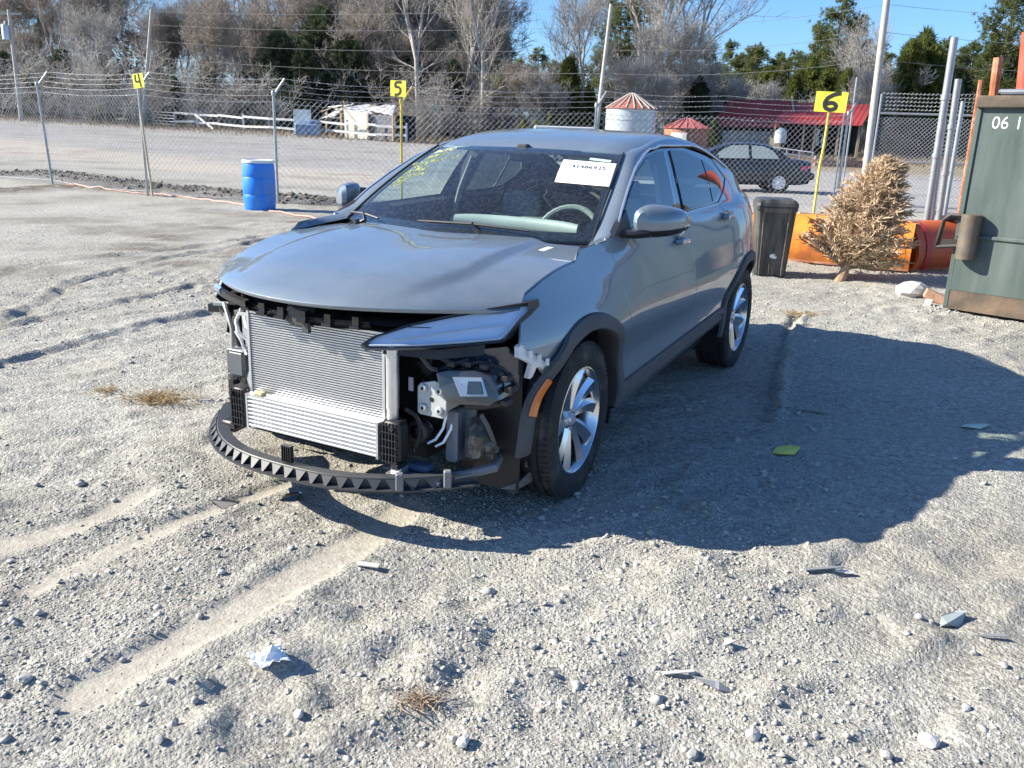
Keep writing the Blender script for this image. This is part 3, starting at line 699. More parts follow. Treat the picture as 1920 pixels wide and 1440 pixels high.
# roof skin
rx = np.linspace(-1.32, -2.62, 16)
edge = [(-1.085, .575), (-1.2, .572)] + [(float(x), rail(float(x))[0] - .045) for x in rx]
hd = [(-1.085 + .062 * (1 - (y / .575) ** 2), y) for y in np.linspace(-.575, .575, 15)][1:-1]
bk = [(-2.62 + -.10 * (1 - (y / .64) ** 2), y) for y in np.linspace(.64, -.64, 11)][1:-1]
roof_o = [(x, -y) for x, y in edge][::-1] + hd + edge + bk
panel('roof', clean(roof_o), top(Zr), M_paint, car, False, .05, gap=0, depth=.02, out_y=False)
gl_o = [(-2.68 - .10 * (1 - (y / .6) ** 2), y) for y in np.linspace(-.6, .6, 9)] + [(-3.0, .60), (-3.34, .56)] + [(-3.40, .3), (-3.40, -.3)] + [(-3.34, -.56), (-3.0, -.60)]
panel('rear_window', gl_o, top(Zr, -.004), M_pglass, car, False, .07, gap=0, depth=.004, out_y=False)
# pillars: from screen and roof edge round to the window line, one sheet each side
I_ = [(-.405, .712, 1.082), (-.52, .688, 1.150), (-.66, .659, 1.232), (-.80, .631, 1.312), (-.95, .602, 1.396), (-1.085, .577, 1.466)]
I_ += [(-1.2, .574, float(Zr(-1.2, .574)))] + [(float(x), rail(float(x))[0] - .043, float(Zr(x, rail(float(x))[0] - .043))) for x in rx] + [(-2.75, .655, 1.372), (-2.95, .66, 1.298)]
D_ = [(-.40, 1.105), (-.52, 1.135), (-.645, 1.222), (-.80, 1.308), (-1.0, 1.400), (-1.20, 1.462), (-1.32, 1.487)] + [(float(x), min(rail(float(x))[1] - .010, 1.505)) for x in rx[1:]] + [(-2.68, 1.355), (-2.80, 1.30), (-2.98, 1.24)]
I_ = resample(I_, .02, False); D3 = resample([(x, float(Ys(x, z)) + .001, z) for x, z in D_], .02, False)
ns = 60
def param(P, s):
    L = np.concatenate([[0], np.cumsum(np.linalg.norm(np.diff(P, axis=0), axis=1))]); L /= L[-1]; return np.stack([np.interp(s, L, P[:, k]) for k in range(3)], -1)
ss = np.linspace(0, 1, ns); A_, B_ = param(I_, ss), param(D3, ss)
for mir in (False, True):
    rr = []
    for a, b, t_ in zip(A_, B_, ss):
        w_ = np.linalg.norm(b - a); md = (a + b) / 2 + np.array([0, .7, .7]) * w_ * .30
        rr.append([((1 - u) ** 2 * a + 2 * u * (1 - u) * md + u * u * b) * np.array([1, -1 if mir else 1, 1]) for u in np.linspace(0, 1, 9)])
    mb = MB(); mb.loft(rr, caps=False, closed=False); mb.build('roof_pillar', M_paint, car)
    mb = MB(); mb.tube([tuple((b + np.array([0, .004, .004])) * np.array([1, -1 if mir else 1, 1])) for b in B_[3:52]], .0055, 6); mb.build('window_trim', M_alum, car)
# screen
def screen(u, v):
    """u across -1..1, v up 0..1"""
    u = np.asarray(u, float); v = np.asarray(v, float)
    xb, zb_ = -.408 + .175 * (1 - u ** 2), 1.080 - .004 * (1 - u ** 2); xt, zt = -1.082 + .060 * (1 - u ** 2), 1.464 + .013 * (1 - u ** 2)
    y = u * (.713 + (.574 - .713) * v); bu = .022 * 4 * v * (1 - v)
    return np.stack([xb + (xt - xb) * v + bu * .5, y, zb_ + (zt - zb_) * v + bu * .85], -1)
panel('windshield', [(-1, 0), (1, 0), (1, 1), (-1, 1)], screen, M_glass, car, False, .06, gap=.003, depth=.004, out_y=False)
mb = MB()   # black band printed round the screen, set just behind the glass
def sring(a, b): return [tuple(screen(u, v) - np.array([.004, 0, .006])) for u, v in zip(a, b)]
t_ = np.linspace(-1, 1, 31); t1 = np.linspace(0, 1, 21); one = np.ones
mb.loft([sring(t_, 0 * t_ - .01), sring(t_ * .97, 0 * t_ + .085)], caps=False, closed=False)
mb.loft([sring(t_, 0 * t_ + 1.01), sring(t_ * .97, 0 * t_ + .955)], caps=False, closed=False)
for s in (-1, 1): mb.loft([sring(0 * t1 + s, t1), sring(0 * t1 + s * .958, .05 + t1 * .92)], caps=False, closed=False)
mb.build('screen_band', M_gloss, car)
for k in (1.006, -1.006):
    mb = MB(); mb.tube([tuple(screen(k, v) + np.array([.003, 0, .003])) for v in t1], .006, 6); mb.build('screen_seal', M_blk, car)
# cowl below the screen, wipers
mb = MB(); mb.loft([[(float(-.205 - .105 * (y / .69) ** 2), y, float(1.046 + 0 * y)) for y in np.linspace(-.70, .70, 21)], [(float(-.30 - .13 * (y / .69) ** 2), y, 1.072) for y in np.linspace(-.70, .70, 21)]], caps=False, closed=False); mb.build('cowl', M_blk, car)
for y0, y1, k in ((.30, -.28, 0), (-.42, -.68, 1)):
    w0 = [tuple(screen(u, v) + np.array([.02, 0, .022])) for u, v in ((np.array(y1 / .7), .035), (np.array((y0 + y1) / 1.4), .03), (np.array(y0 / .7 + .0), .025))]
    mb = MB(); a, b, c_ = [Vector(p) for p in w0]
    if k == 0: c_ = Vector(tuple(screen(np.array(.62), .035) + np.array([.02, 0, .022]))); a = Vector(tuple(screen(np.array(-.22), .05) + np.array([.02, 0, .022])))
    mb.tube([a, (a + c_) / 2 + Vector((0, 0, .008)), c_], [.005, .008, .005], 6)
    ob = mb.build('wiper', M_blk, car)
    piv = Vector((-.30 - .02 * k, .14 if k == 0 else -.58, 1.070)); m2 = MB(); m2.tube([piv, piv + Vector((0, .05, .022)), (a + c_) / 2 + Vector((.004, 0, .014))], [.014, .011, .007], 6); m2.lathe([(.0, .0), (.022, 0), (.022, .02), (0, .026)], 10, c=tuple(piv)); m2.build('wiper_arm', M_blk, ob)
# tail: closing panel, lamps
mb = MB(); rr = []
for x, zt, zl in ((-3.40, 1.19, .45), (-3.56, 1.10, .47), (-3.66, .98, .50)):
    yy = float(yb(min(-3.3, x))) - .02; rr.append([(x + .12 * abs(s) ** 3, s * yy, zt - .05 * abs(s) ** 3) for s in np.linspace(-1, 1, 17)])
rr.append([(-3.68 + .12 * abs(s) ** 3, s * .62, .70) for s in np.linspace(-1, 1, 17)]); rr.append([(-3.64 + .12 * abs(s) ** 3, s * .64, .40) for s in np.linspace(-1, 1, 17)])
mb.loft(rr, caps=False, closed=False); mb.build('tailgate', M_paint, car)
M_red = mat('red_lens', (.55, .035, .02), .12, coat=1)
for mir in (False, True):
    panel('tail_lamp', [(-2.90, 1.128), (-3.05, 1.145), (-3.42, 1.06), (-3.50, .99), (-3.30, .98), (-3.05, 1.04)], side(.006), M_red, car, mir, .04, gap=0)
# arch and sill cladding
def cladding_ring(cx, cz, a0, a1, ri, ro, name, mir):
    mb = MB(); rr = []
    for i in range(49):
        a = R(a0 + (a1 - a0) * i / 48); c_, s_ = math.cos(a), math.sin(a); q = []
        for r_, o_ in ((ro + .006, -.004), (ro, .014), ((ro * .45 + ri * .55), .020), (ri + .006, .014), (ri, .004), (ri + .004, -.03), (ri + .02, -.10)):
            x, z = cx + r_ * c_, cz + r_ * s_; y = float(Ys(min(x, .62), z)) + o_ + (.018 if x > .15 and a < R(60) else 0) * min(1, (x - .15) / .1)
            q.append((x, -y if mir else y, z))
        rr.append(q)
    mb.loft(rr, caps=False, closed=False); return mb.build(name, M_clad, car)
for mir in (False, True):
    ar = cladding_ring(*FC, 30 if mir else -6, 188, .404, .470, 'wheel_arch_trim', mir)
    cladding_ring(*RC, -6, 190, .404, .470, 'wheel_arch_trim', mir)
    mb = MB(); rr = []
    for x in np.linspace(-.47, -2.26, 30):
        f_ = (-.47 - x) / 1.79; zt = .402 + .098 * f_; zb_ = .285 + .115 * f_
        y = float(Ys(x, zt)); q = [(x, y - .004, zt + .008), (x, y + .012, zt), (x, y + .018, zt - .03), (x, y + .004, zt - .045), (x, y + .012, zt - .07), (x, y - .004, zb_), (x, y - .09, zb_ - .03), (x, y - .20, zb_ - .02)]
        rr.append([(p[0], -p[1], p[2]) if mir else p for p in q])
    mb.loft(rr, caps=False, closed=False); mb.build('sill_trim', M_clad, car)
    # amber side marker on the arch
    if not mir:
        mk = [(.226, .612), (.262, .60), (.290, .50), (.300, .476), (.266, .470), (.236, .52)]
        q = MB()
        a_ = []
        for k in range(12):
            a = R(36 - 20 * k / 11); c_, s_ = math.cos(a), math.sin(a); row = []
            for r_, o_ in ((.462, .020), (.455, .031), (.432, .033), (.424, .022)):
                x, z = FC[0] + r_ * c_, FC[1] + r_ * s_; row.append((x, float(Ys(x, z)) + o_ + .018 * min(1, max(0, x - .15) / .1), z))
            a_.append(row)
        q.loft(a_, caps=False, closed=False); q.build('side_marker', M_amber, car)
# wheel wells and underbody
for mir in (False, True):
    s = -1 if mir else 1
    for cx, nm in ((FC[0], 'wheel_liner'), (RC[0], 'wheel_liner')):
        mb = MB(); rr = []
        for i in range(25):
            a = R(-25 + 225 * i / 24); rr.append([(cx + .425 * math.cos(a), s * y, .352 + .425 * math.sin(a)) for y in (.845, .70, .50)] + [(cx + .10 * math.cos(a), s * .50, .352 + .1 * math.sin(a))])
        if cx == FC[0]: rr = [[(p[0], p[1] * (.93 if p[0] > .28 and abs(p[1]) > .8 else 1), p[2]) for p in r] for r in rr]
        mb.loft(rr, caps=False, closed=False); mb.build(nm, M_blk, car)
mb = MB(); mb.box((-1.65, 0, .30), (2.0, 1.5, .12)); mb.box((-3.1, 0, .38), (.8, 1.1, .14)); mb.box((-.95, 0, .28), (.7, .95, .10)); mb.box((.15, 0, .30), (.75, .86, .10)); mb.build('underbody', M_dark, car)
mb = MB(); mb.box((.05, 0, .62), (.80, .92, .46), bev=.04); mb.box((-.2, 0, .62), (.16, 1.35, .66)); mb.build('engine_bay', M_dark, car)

# ------------------------------------------------------------------ wheels
def make_wheel():
    mb = MB()      # rim: barrel, lip, spokes
    mb.lathe([(.232, -.115), (.220, -.10), (.215, .02), (.221, .075), (.236, .095), (.240, .104), (.233, .106), (.226, .098), (.214, .06), (.207, .0), (.205, -.10)], 56, 'y')
    mb.lathe([(.0, .062), (.050, .062), (.060, .052), (.062, .02), (0, .02)], 24, 'y')
    for k in range(5):
        a0 = 2 * math.pi * k / 5 + .35
        for d0, d1, w0, w1 in ((-.20, -.25, .046, .092), (.22, .32, .038, .074)):
            rows = []
            for i in range(8):
                t_ = i / 7; r_ = .045 + .180 * t_; a = a0 + (d0 + (d1 - d0) * t_) + .14 * t_ * t_; ww = (w0 + (w1 - w0) * t_) / 2
                c_ = Vector((r_ * math.cos(a), 0, r_ * math.sin(a))); n_ = Vector((-math.sin(a), 0, math.cos(a))); yy = .058 + .030 * t_
                rows.append([c_ - n_ * ww + Vector((0, yy - .012, 0)), c_ - n_ * ww * .35 + Vector((0, yy + .007, 0)), c_ + n_ * ww + Vector((0, yy - .004, 0)), c_ + n_ * ww * .8 + Vector((0, yy - .045, 0)), c_ - n_ * ww * .8 + Vector((0, yy - .05, 0))])
            mb.loft(rows, smooth_=False)
    wh = mb.build('wheel', M_alloy)
    t = MB()       # tyre with circumferential grooves
    prof = [(.236, .098), (.250, .110), (.285, .118), (.318, .114), (.338, .104), (.347, .094)]
    for c_ in (.062, .022, -.022, -.062): prof += [(.352 - .1 * c_ * c_, c_ + .007), (.343, c_ + .006), (.343, c_ - .006), (.352 - .1 * c_ * c_, c_ - .007)]
    prof += [(.347, -.094), (.338, -.104), (.318, -.114), (.285, -.118), (.236, -.10)]
    t.lathe(prof, 84, 'y')
    for k in range(84):      # shoulder blocks
        a = 2 * math.pi * k / 84
        for yy in (.088, -.088):
            c_ = Vector((.3465 * math.cos(a), yy, .3465 * math.sin(a))); M_ = Matrix.Rotation(-a, 3, 'Y'); t.box(c_, (.010, .030, .017), M_)
    t.build('tyre', M_rub, wh)
    d = MB(); d.lathe([(.0, .0), (.165, .0), (.165, .018), (.07, .022), (.065, .04), (0, .04)], 40, 'y'); d.box((-.13, .012, .06), (.08, .07, .14)); d.build('brake_disc', mat('brake_steel', (.16, .155, .15), .4, .9), wh)
    hc = MB(); hc.lathe([(0, .074), (.024, .073), (.028, .066), (.028, .05)], 20, 'y')
    for k in range(5): a = 2 * math.pi * k / 5; hc.lathe([(0, .068), (.0085, .068), (.010, .05)], 8, 'y', c=(.043 * math.cos(a), 0, .043 * math.sin(a)))
    hc.build('hub_cap', M_alum, wh)
    return wh
w0 = make_wheel(); w0.parent = car
for i, (x, y) in enumerate(((0, .775), (-2.7, .775), (0, -.775), (-2.7, -.775))):
    o = w0 if i == 0 else dup(w0, car)
    o.location = (x, y, .352); o.rotation_euler = (0, .35 * i + .2, (R(2.0) if x == 0 else 0) + (math.pi if y < 0 else 0))

# ------------------------------------------------------------------ mirrors, handles
for s in (1, -1):
    rows = []
    for x, k in ((-.60, .30), (-.615, .72), (-.65, .95), (-.70, 1.0), (-.755, .97), (-.775, .92)):
        q = []
        for i in range(24):
            a = 2 * math.pi * i / 24; cy_, cz_ = .945, 1.172; hy, hz = .100 * k, .073 * k
            yy = math.copysign(abs(math.cos(a)) ** .75, math.cos(a)) * hy; zz = math.copysign(abs(math.sin(a)) ** .75, math.sin(a)) * hz
            zz *= (1 - .28 * yy / .105 if zz > 0 else 1 - .15 * (yy / .105)); q.append((x - .085 * (yy / .1), s * (cy_ + yy), cz_ + zz - .018 * (1 - k)))
        rows.append(q)
    mb = MB(); mb.loft(rows); mr_ = mb.build('side_mirror', M_paint, car)
    lo = MB(); rows2 = [[(p[0] - .002, s * .945 + (p[1] - s * .945) * 1.012, min(p[2], 1.128 + (abs(p[1]) - .9) * .10) - .003) for p in r] for r in rows]; lo.loft(rows2); lo.build('mirror_base', M_blk, mr_)
    ar = MB(); ar.loft([[(-.545 + .035 * math.cos(a), s * .80, 1.112 + .020 * math.sin(a)) for a in np.linspace(0, 6.28, 10)[:-1]], [(-.565 + .035 * math.cos(a), s * .87, 1.115 + .022 * math.sin(a)) for a in np.linspace(0, 6.28, 10)[:-1]], [(-.63 + .045 * math.cos(a), s * .93, 1.125 + .026 * math.sin(a)) for a in np.linspace(0, 6.28, 10)[:-1]]])
    ar.prism([(-.43, 1.11), (-.64, 1.125), (-.655, 1.215)], .03 * s, lambda u, v, w_: (u, s * float(Ys(u, v)) + w_ - .012 * s, v)); ar.build('mirror_arm', M_blk, mr_)
    tsg = MB(); tsg.tube([(-.675, s * .985, 1.139), (-.715, s * 1.015, 1.141), (-.775, s * 1.040, 1.148)], [.004, .007, .004], 6); tsg.build('turn_signal', M_white, mr_)
    gl = MB(); gl.box((-.785, s * .945, 1.165), (.006, .17, .11), bev=.002); gl.build('mirror_glass', mat('mirror_silver', (.8, .8, .8), .03, 1), mr_)
    for hx, hzz in ((-1.30, 1.012), (-2.25, 1.078)):
        mb = MB(); y0 = float(Ys(hx, hzz))
        mb.lathe([(0, .002), (.045, .002), (.05, .006), (.02, -.0)], 16, 'y', c=(hx + .01, s * y0 - (s < 0) * .004, hzz)); hb = mb.build('door_handle', M_paint, car)
        g = MB(); g.tube([(hx + .09, s * (y0 + .004), hzz + .006), (hx + .07, s * (y0 + .026), hzz + .005), (hx - .06, s * (y0 + .028), hzz), (hx - .10, s * (y0 + .004), hzz - .002)], [.010, .014, .014, .010], 8); g.build('grip', M_paint, hb)
# ------------------------------------------------------------------ inside the car
mb = MB(); rows = []
for x, z in ((-.30, 1.045), (-.42, 1.055), (-.60, 1.060), (-.74, 1.045), (-.80, .98), (-.80, .80)): rows.append([(x, y, z - .03 * abs(y / .7) ** 3) for y in np.linspace(-.72, .72, 15)])
mb.loft(rows, caps=False, closed=False); mb.build('dashboard', M_dash, car)
mb = MB(); rows = []
for y in np.linspace(-.155, .555, 16):
    e_ = .75 + .25 * (1 - abs((y - .2) / .356) ** 6); cx_ = -.655 + .05 * ((y - .2) / .35) ** 2
    rows.append([(cx_ + .022 * math.cos(a), y, 1.104 + .036 * e_ * math.sin(a)) for a in np.linspace(0, 2 * math.pi, 15)[:-1]])
mb.loft(rows); mb.build('display_housing', M_screen, car)
mb = MB(); T_ = Matrix.Rotation(R(-24), 3, 'Y'); cc = Vector((-.87, .37, 1.015))
mb.tube([cc + T_ @ Vector((0, .185 * math.cos(a), .185 * math.sin(a))) for a in np.linspace(0, 2 * math.pi, 33)[:-1]], .016, 8, closed=True)
sw = mb.build('steering_wheel', M_seat, car); m2 = MB(); m2.box(cc + Vector((.02, 0, -.02)), (.07, .15, .13), T_, bev=.02)
for s in (-1, 1): m2.tube([cc + T_ @ Vector((0, .05 * s, 0)), cc + T_ @ Vector((0, .18 * s, .01))], .014, 6)
m2.tube([cc, cc + Vector((.25, 0, -.12))], .04, 8); m2.build('wheel_hub', M_dash, sw)
def seat(y, x0, wdt, mat_):
    mb = MB(); mb.box((x0 + .26, y, .60), (.52, wdt, .16), bev=.05); st = mb.build('seat', mat_, car)
    b = MB(); rows = []
    for t_ in np.linspace(0, 1, 8):
        x = x0 - .20 * t_; z = .58 + .46 * t_; k = (1 - .18 * t_ ** 3) * wdt / 2
        rows.append([(x + .055 * math.copysign(abs(math.cos(a)) ** .6, math.cos(a)), y + k * math.copysign(abs(math.sin(a)) ** .5, math.sin(a)), z) for a in np.linspace(0, 2 * math.pi, 21)[:-1]])
    b.loft(rows); b.build('backrest', mat_, st)
    h = MB(); rows = []
    for t_ in np.linspace(0, 1, 9):
        z = 1.03 + .165 * t_; k = .145 * (1 - .22 * abs(2 * t_ - 1) ** 3) * (1 - .1 * t_); rows.append([(x0 - .215 - .02 * t_ + .045 * math.cos(a), y + k * math.copysign(abs(math.sin(a)) ** .6, math.sin(a)), z) for a in np.linspace(0, 2 * math.pi, 17)[:-1]])
    h.loft(rows)
    for s in (-.05, .05): h.tube([(x0 - .2, y + s, .98), (x0 - .215, y + s, 1.06)], .007, 6)
    h.build('headrest', mat_, st); return st
seat(-.35, -1.48, .50, M_seat); seat(.37, -1.42, .50, M_seat)
mb = MB(); mb.box((-2.25, 0, .62), (.5, 1.25, .18), bev=.05); mb.box((-2.56, 0, .88), (.16, 1.25, .55), bev=.05)
for y in (-.38, 0, .38): mb.box((-2.60, y, 1.19), (.09, .24, .12), bev=.03)
mb.build('rear_seat', M_dash, car)
mb = MB(); mb.box((-1.5, 0, .38), (2.4, 1.5, .04)); mb.box((-1.15, 0, .66), (.9, .26, .30), bev=.04); mb.build('cabin_floor', M_dark, car)
mb = MB(); xs_ = np.linspace(-1.12, -2.6, 10); mb.loft([[(x, y * .55, float(Zr(x, y * .55)) - .035) for y in np.linspace(-1, 1, 9)] for x in xs_], caps=False, closed=False); mb.build('headliner', M_head, car)
for s in (-1, 1):
    mb = MB(); mb.box((-1.22, s * .30, 1.452), (.15, .30, .014), Matrix.Rotation(R(-16), 3, 'Y'), bev=.005); mb.build('sun_visor', M_head, car)
    mb = MB(); mb.loft([[(x, s * (float(Ys(x, z)) - .03), z), (x - .09, s * (float(Ys(x, z)) - .03), z), (x - .09, s * (float(Ys(x, z)) - .10), z), (x, s * (float(Ys(x, z)) - .10), z)] for x, z in ((-1.42, .6), (-1.45, 1.1), (-1.52, 1.48))]); mb.build('door_pillar', M_dash, car)
    mb = MB(); mb.tube([(-1.50, s * .60, 1.40), (-1.46, s * .66, 1.20), (-1.44, s * .72, .95), (-1.42, s * .72, .60)], [.012, .018, .018, .014], 5); mb.build('seat_belt', mat('belt_webbing', (.22, .22, .21), .7), car)
    mb = MB(); mb.loft([[(x, s * (float(Ys(x, z)) - .075), z), (x, s * (float(Ys(x, z)) - .03), z + .015)] for x, z in [(-.75 - .17 * i, 1.12 + .004 * i) for i in range(10)]], caps=False, closed=False)
    mb.loft([[(x, s * (float(Ys(x, 1.1)) - .075), z) for z in (1.12, .9, .6, .42)] for x in np.linspace(-.72, -2.3, 8)], caps=False, closed=False); mb.build('door_lining', M_dash, car)
mb = MB(); mb.box((-1.10, .0, 1.428), (.03, .22, .065), bev=.01); mb.box((-1.05, 0, 1.468), (.05, .07, .05), bev=.01); mb.build('rear_view_mirror', M_dash, car)
# paper, sticker and grease-pencil writing on the screen
def scr(off=.004):
    def fn(u, v, w_=0.): p = screen(np.array(float(u)), np.array(float(v))); return (p[0] + off * .55 + w_ * .5, p[1], p[2] + off * .8 + w_ * .8)
    return fn
M_paper = mat('white_paper', (.86, .85, .84), .7, var=.02); M_ink = mat('black_marker_ink', (.03, .03, .035), .6)
q = [(.52, .849), (.985, .841), (1.0, .548), (.577, .565)]
def bil(a, b): p = [(1 - a) * (1 - b) * q[3][k] + a * (1 - b) * q[2][k] + a * b * q[1][k] + (1 - a) * b * q[0][k] for k in (0, 1)]; return p
mb = MB(); mb.loft([[scr(.0035)(*bil(a, b)) for a in np.linspace(0, 1, 9)] for b in np.linspace(0, 1, 7)], caps=False, closed=False); paper = mb.build('paper_sheet', M_paper, car, fix=False)
tv, tf = text_mesh('41486925', 1.0); tx = max(v[0] for v in tv); fnn = scr(.0055)
mb = MB(); mb.add([fnn(*bil(.20 + .64 * v[0] / tx, .66 + .20 * v[1])) for v in tv], tf); mb.build('lettering', M_ink, paper, fix=False)
mb = MB(); mb.loft([[scr(.003)(a, b + (a - .74) * -.08) for a in np.linspace(.74, .93, 5)] for b in (.867, .90)], caps=False, closed=False); mb.build('sticker', mat('pale_green_sticker', (.50, .66, .60), .5), car, fix=False)
M_wax = mat('yellow_grease_pencil', (.72, .74, .30), .7)
mb = MB(); fw = scr(.003)
tv, tf = text_mesh('BCPD', 1.0); tx = max(v[0] for v in tv)
def wr(u0, v0, u1, v1, h, sl=.25):
    return lambda a, b: fw(u0 + (u1 - u0) * a + h * sl * b * .4, v0 + (v1 - v0) * a + h * b)
f_ = wr(-.905, .858, -.715, .925, .075); mb.add([f_(v[0] / tx, v[1]) for v in tv], tf)
for (u0, v0, u1, v1, h) in ((-.898, .762, -.75, .835, .05), (-.965, .665, -.53, .815, .035), (-.90, .625, -.80, .685, .035), (-.905, .575, -.74, .655, .035), (-.925, .53, -.72, .625, .033), (-.93, .475, -.68, .56, .035), (-.92, .425, -.79, .48, .03), (-.91, .372, -.81, .415, .055)):
    f_ = wr(u0, v0, u1, v1, h); n_ = int((u1 - u0) / .021) + 2; a = 0
    for k in range(n_):      # illegible hand strokes
        a0 = k / n_; pts = [(a0 + rnd.uniform(-.1, .8) / n_, rnd.choice((0, .1, .9, 1.0)) * rnd.uniform(.8, 1.05)) for _ in range(rnd.choice((3, 4, 4)))]
        mb.tube([f_(*p) for p in pts], .0019, 4)
mb.build('grease_pencil_writing', M_wax, car, fix=False)

# ------------------------------------------------------------------ bare front end
def fx(y): return .81 - .51 * y * y
# upper headlight, left one whole, its twin on the far side
lamp = [(.305, .772), (.34, .800), (.45, .845), (.58, .880), (.70, .905), (.815, .925), (.822, .90), (.80, .862), (.772, .806), (.765, .795), (.66, .784), (.50, .768), (.40, .762), (.33, .757)]
M_lens = mat('headlight_lens', (.30, .36, .45), .10, .35, coat=1, var=.3, scale=5)
M_lens_g = glass_mat('clear_lens', (.80, .86, .92), 1.0, .01)
M_chrome = mat('lamp_reflector', (.86, .91, .97), .30, .25, var=.03, scale=2)
for mir in (False,):
    s = -1 if mir else 1
    def sf(off): return lambda u, v: np.stack([fx(u) + off - .50 * (v - .8), s * u, v], -1)
    lamp_ = lamp if not mir else [(y, z) for y, z in lamp if y < .6]
    lens = panel('headlight', lamp_, sf(.004), M_lens_g, car, False, .03, gap=0, depth=.01)
    panel('reflector', lamp_, sf(-.022), M_chrome, lens, False, .03, gap=.008, depth=.004)
    if not mir:
        mb = MB(); mb.tube([(fx(y) - .004 - .50 * (z - .8), s * y, z) for y, z in ((.33, .766), (.40, .770), (.50, .776), (.66, .792), (.755, .803), (.775, .83), (.80, .885))], .0045, 6); mb.build('light_guide', M_white, lens)
        mb = MB(); mb.tube([(fx(y) - .008 - .50 * (z - .8), s * y, z) for y, z in ((.40, .785), (.52, .812), (.66, .838), (.765, .852))], .003, 5); mb.build('light_guide', M_white, lens)
    mb = MB(); ring = lamp_ + [lamp_[0]]
    mb.loft([[(fx(y) + .004 - .50 * (z - .8), s * y, z) for y, z in ring], [(fx(y) + .010 - .50 * (z - .8), s * (y + (y - .56) * .015), z + (z - .83) * .12) for y, z in ring], [(fx(y) - .08 - .50 * (z - .8), s * y, z + (z - .83) * .10) for y, z in ring], [(fx(y) - .20, s * y * .97, z) for y, z in ring]], caps=False, closed=False)
    mb.build('housing', M_blk, lens)
mb = MB(); mb.loft([[(fx(y) - .02, y, .862), (fx(y) + .006, y, .858), (fx(y) + .002, y, .832), (fx(y) - .05, y, .826)] for y in np.linspace(-.30, -.66, 10)], caps=False, closed=False); lp_ = mb.build('lamp_strip', M_blk, car)
mb = MB(); mb.loft([[(fx(y) - .004, y, .872), (fx(y) + .010, y, .862), (fx(y) + .008, y, .842)] for y in np.linspace(-.56, -.655, 5)], caps=False, closed=False); mb.build('lens_stub', M_lens, lp_)
# black bonnet slam panel and the upper cross member
mb = MB()
mb.loft([[(fx(y) - .035 - .02 * k_, y, z) for y in np.linspace(-.56, .52, 27)] for k_, z in ((0, .834), (1.4, .848), (4, .852), (9, .85))], caps=False, closed=False)
mb.loft([[(fx(y) - .035 - dx_, y, z + .02 * abs(y)) for y in np.linspace(-.58, .30, 27)] for dx_, z in ((.0, .838), (.012, .812), (.0, .806), (.05, .795))], caps=False, closed=False)
cm = mb.build('upper_cross_member', M_blk, car)
for y in np.linspace(-.44, .26, 7): mb = MB(); mb.box((fx(y) - .015, y, .824), (.02, .045, .012)); mb.box((fx(y) - .03, y, .846), (.03, .03, .036)); mb.build('clip', M_gloss, cm)
mb = MB(); mb.box((.745, -.02, .835), (.06, .11, .085), bev=.01); mb.tube([(.79, -.05, .86), (.80, -.02, .875), (.79, .02, .86)], .006, 6); mb.box((.775, .03, .80), (.02, .03, .05)); mb.build('bonnet_latch', mat('dark_latch_steel', (.09, .09, .085), .5, .4), car)
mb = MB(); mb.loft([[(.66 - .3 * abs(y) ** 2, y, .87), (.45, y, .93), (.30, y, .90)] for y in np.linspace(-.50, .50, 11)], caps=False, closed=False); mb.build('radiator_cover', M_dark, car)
# condenser: tubes, fin pack, frames and the receiver tube
Zc0, Zc1, Yc = .440, .792, .345
mb = MB(); mb.box((.680, 0, (Zc0 + Zc1) / 2), (.012, 2 * Yc, Zc1 - Zc0)); cond = mb.build('condenser', M_fin, car)
NT = 34
tub = None
for k in range(NT):
    z = Zc0 + (Zc1 - Zc0) * (k + .5) / NT
    if tub is None:
        mb = MB(); mb.box((0, 0, 0), (.018, 2 * Yc, .0052)); tub = mb.build('tube', M_alum, cond); tub.location = (.694, 0, z)
    else: o = dup(tub, cond); o.location = (.694, 0, z)
mb = MB()
for y in (-Yc - .008, Yc + .006): mb.box((.692, y, (Zc0 + Zc1) / 2), (.034, .012, Zc1 - Zc0 + .03))
mb.box((.690, 0, Zc1 + .008), (.03, 2 * Yc, .010)); mb.box((.690, 0, Zc0 - .006), (.03, 2 * Yc, .010)); mb.build('frame', M_alum, cond)
mb = MB(); mb.tube([(.695, .385, .435), (.695, .385, .50), (.695, .385, .51), (.695, .385, .745)], [.0235, .0235, .0255, .0255], 20); mb.lathe([(0, .745), (.0255, .745), (.012, .765), (.012, .79), (0, .79)], 16, c=(.695, .385, 0)); mb.box((.69, .36, .46), (.03, .03, .02)); mb.box((.69, .36, .72), (.03, .03, .02)); mb.build('receiver_tube', M_white if False else M_alum, cond)
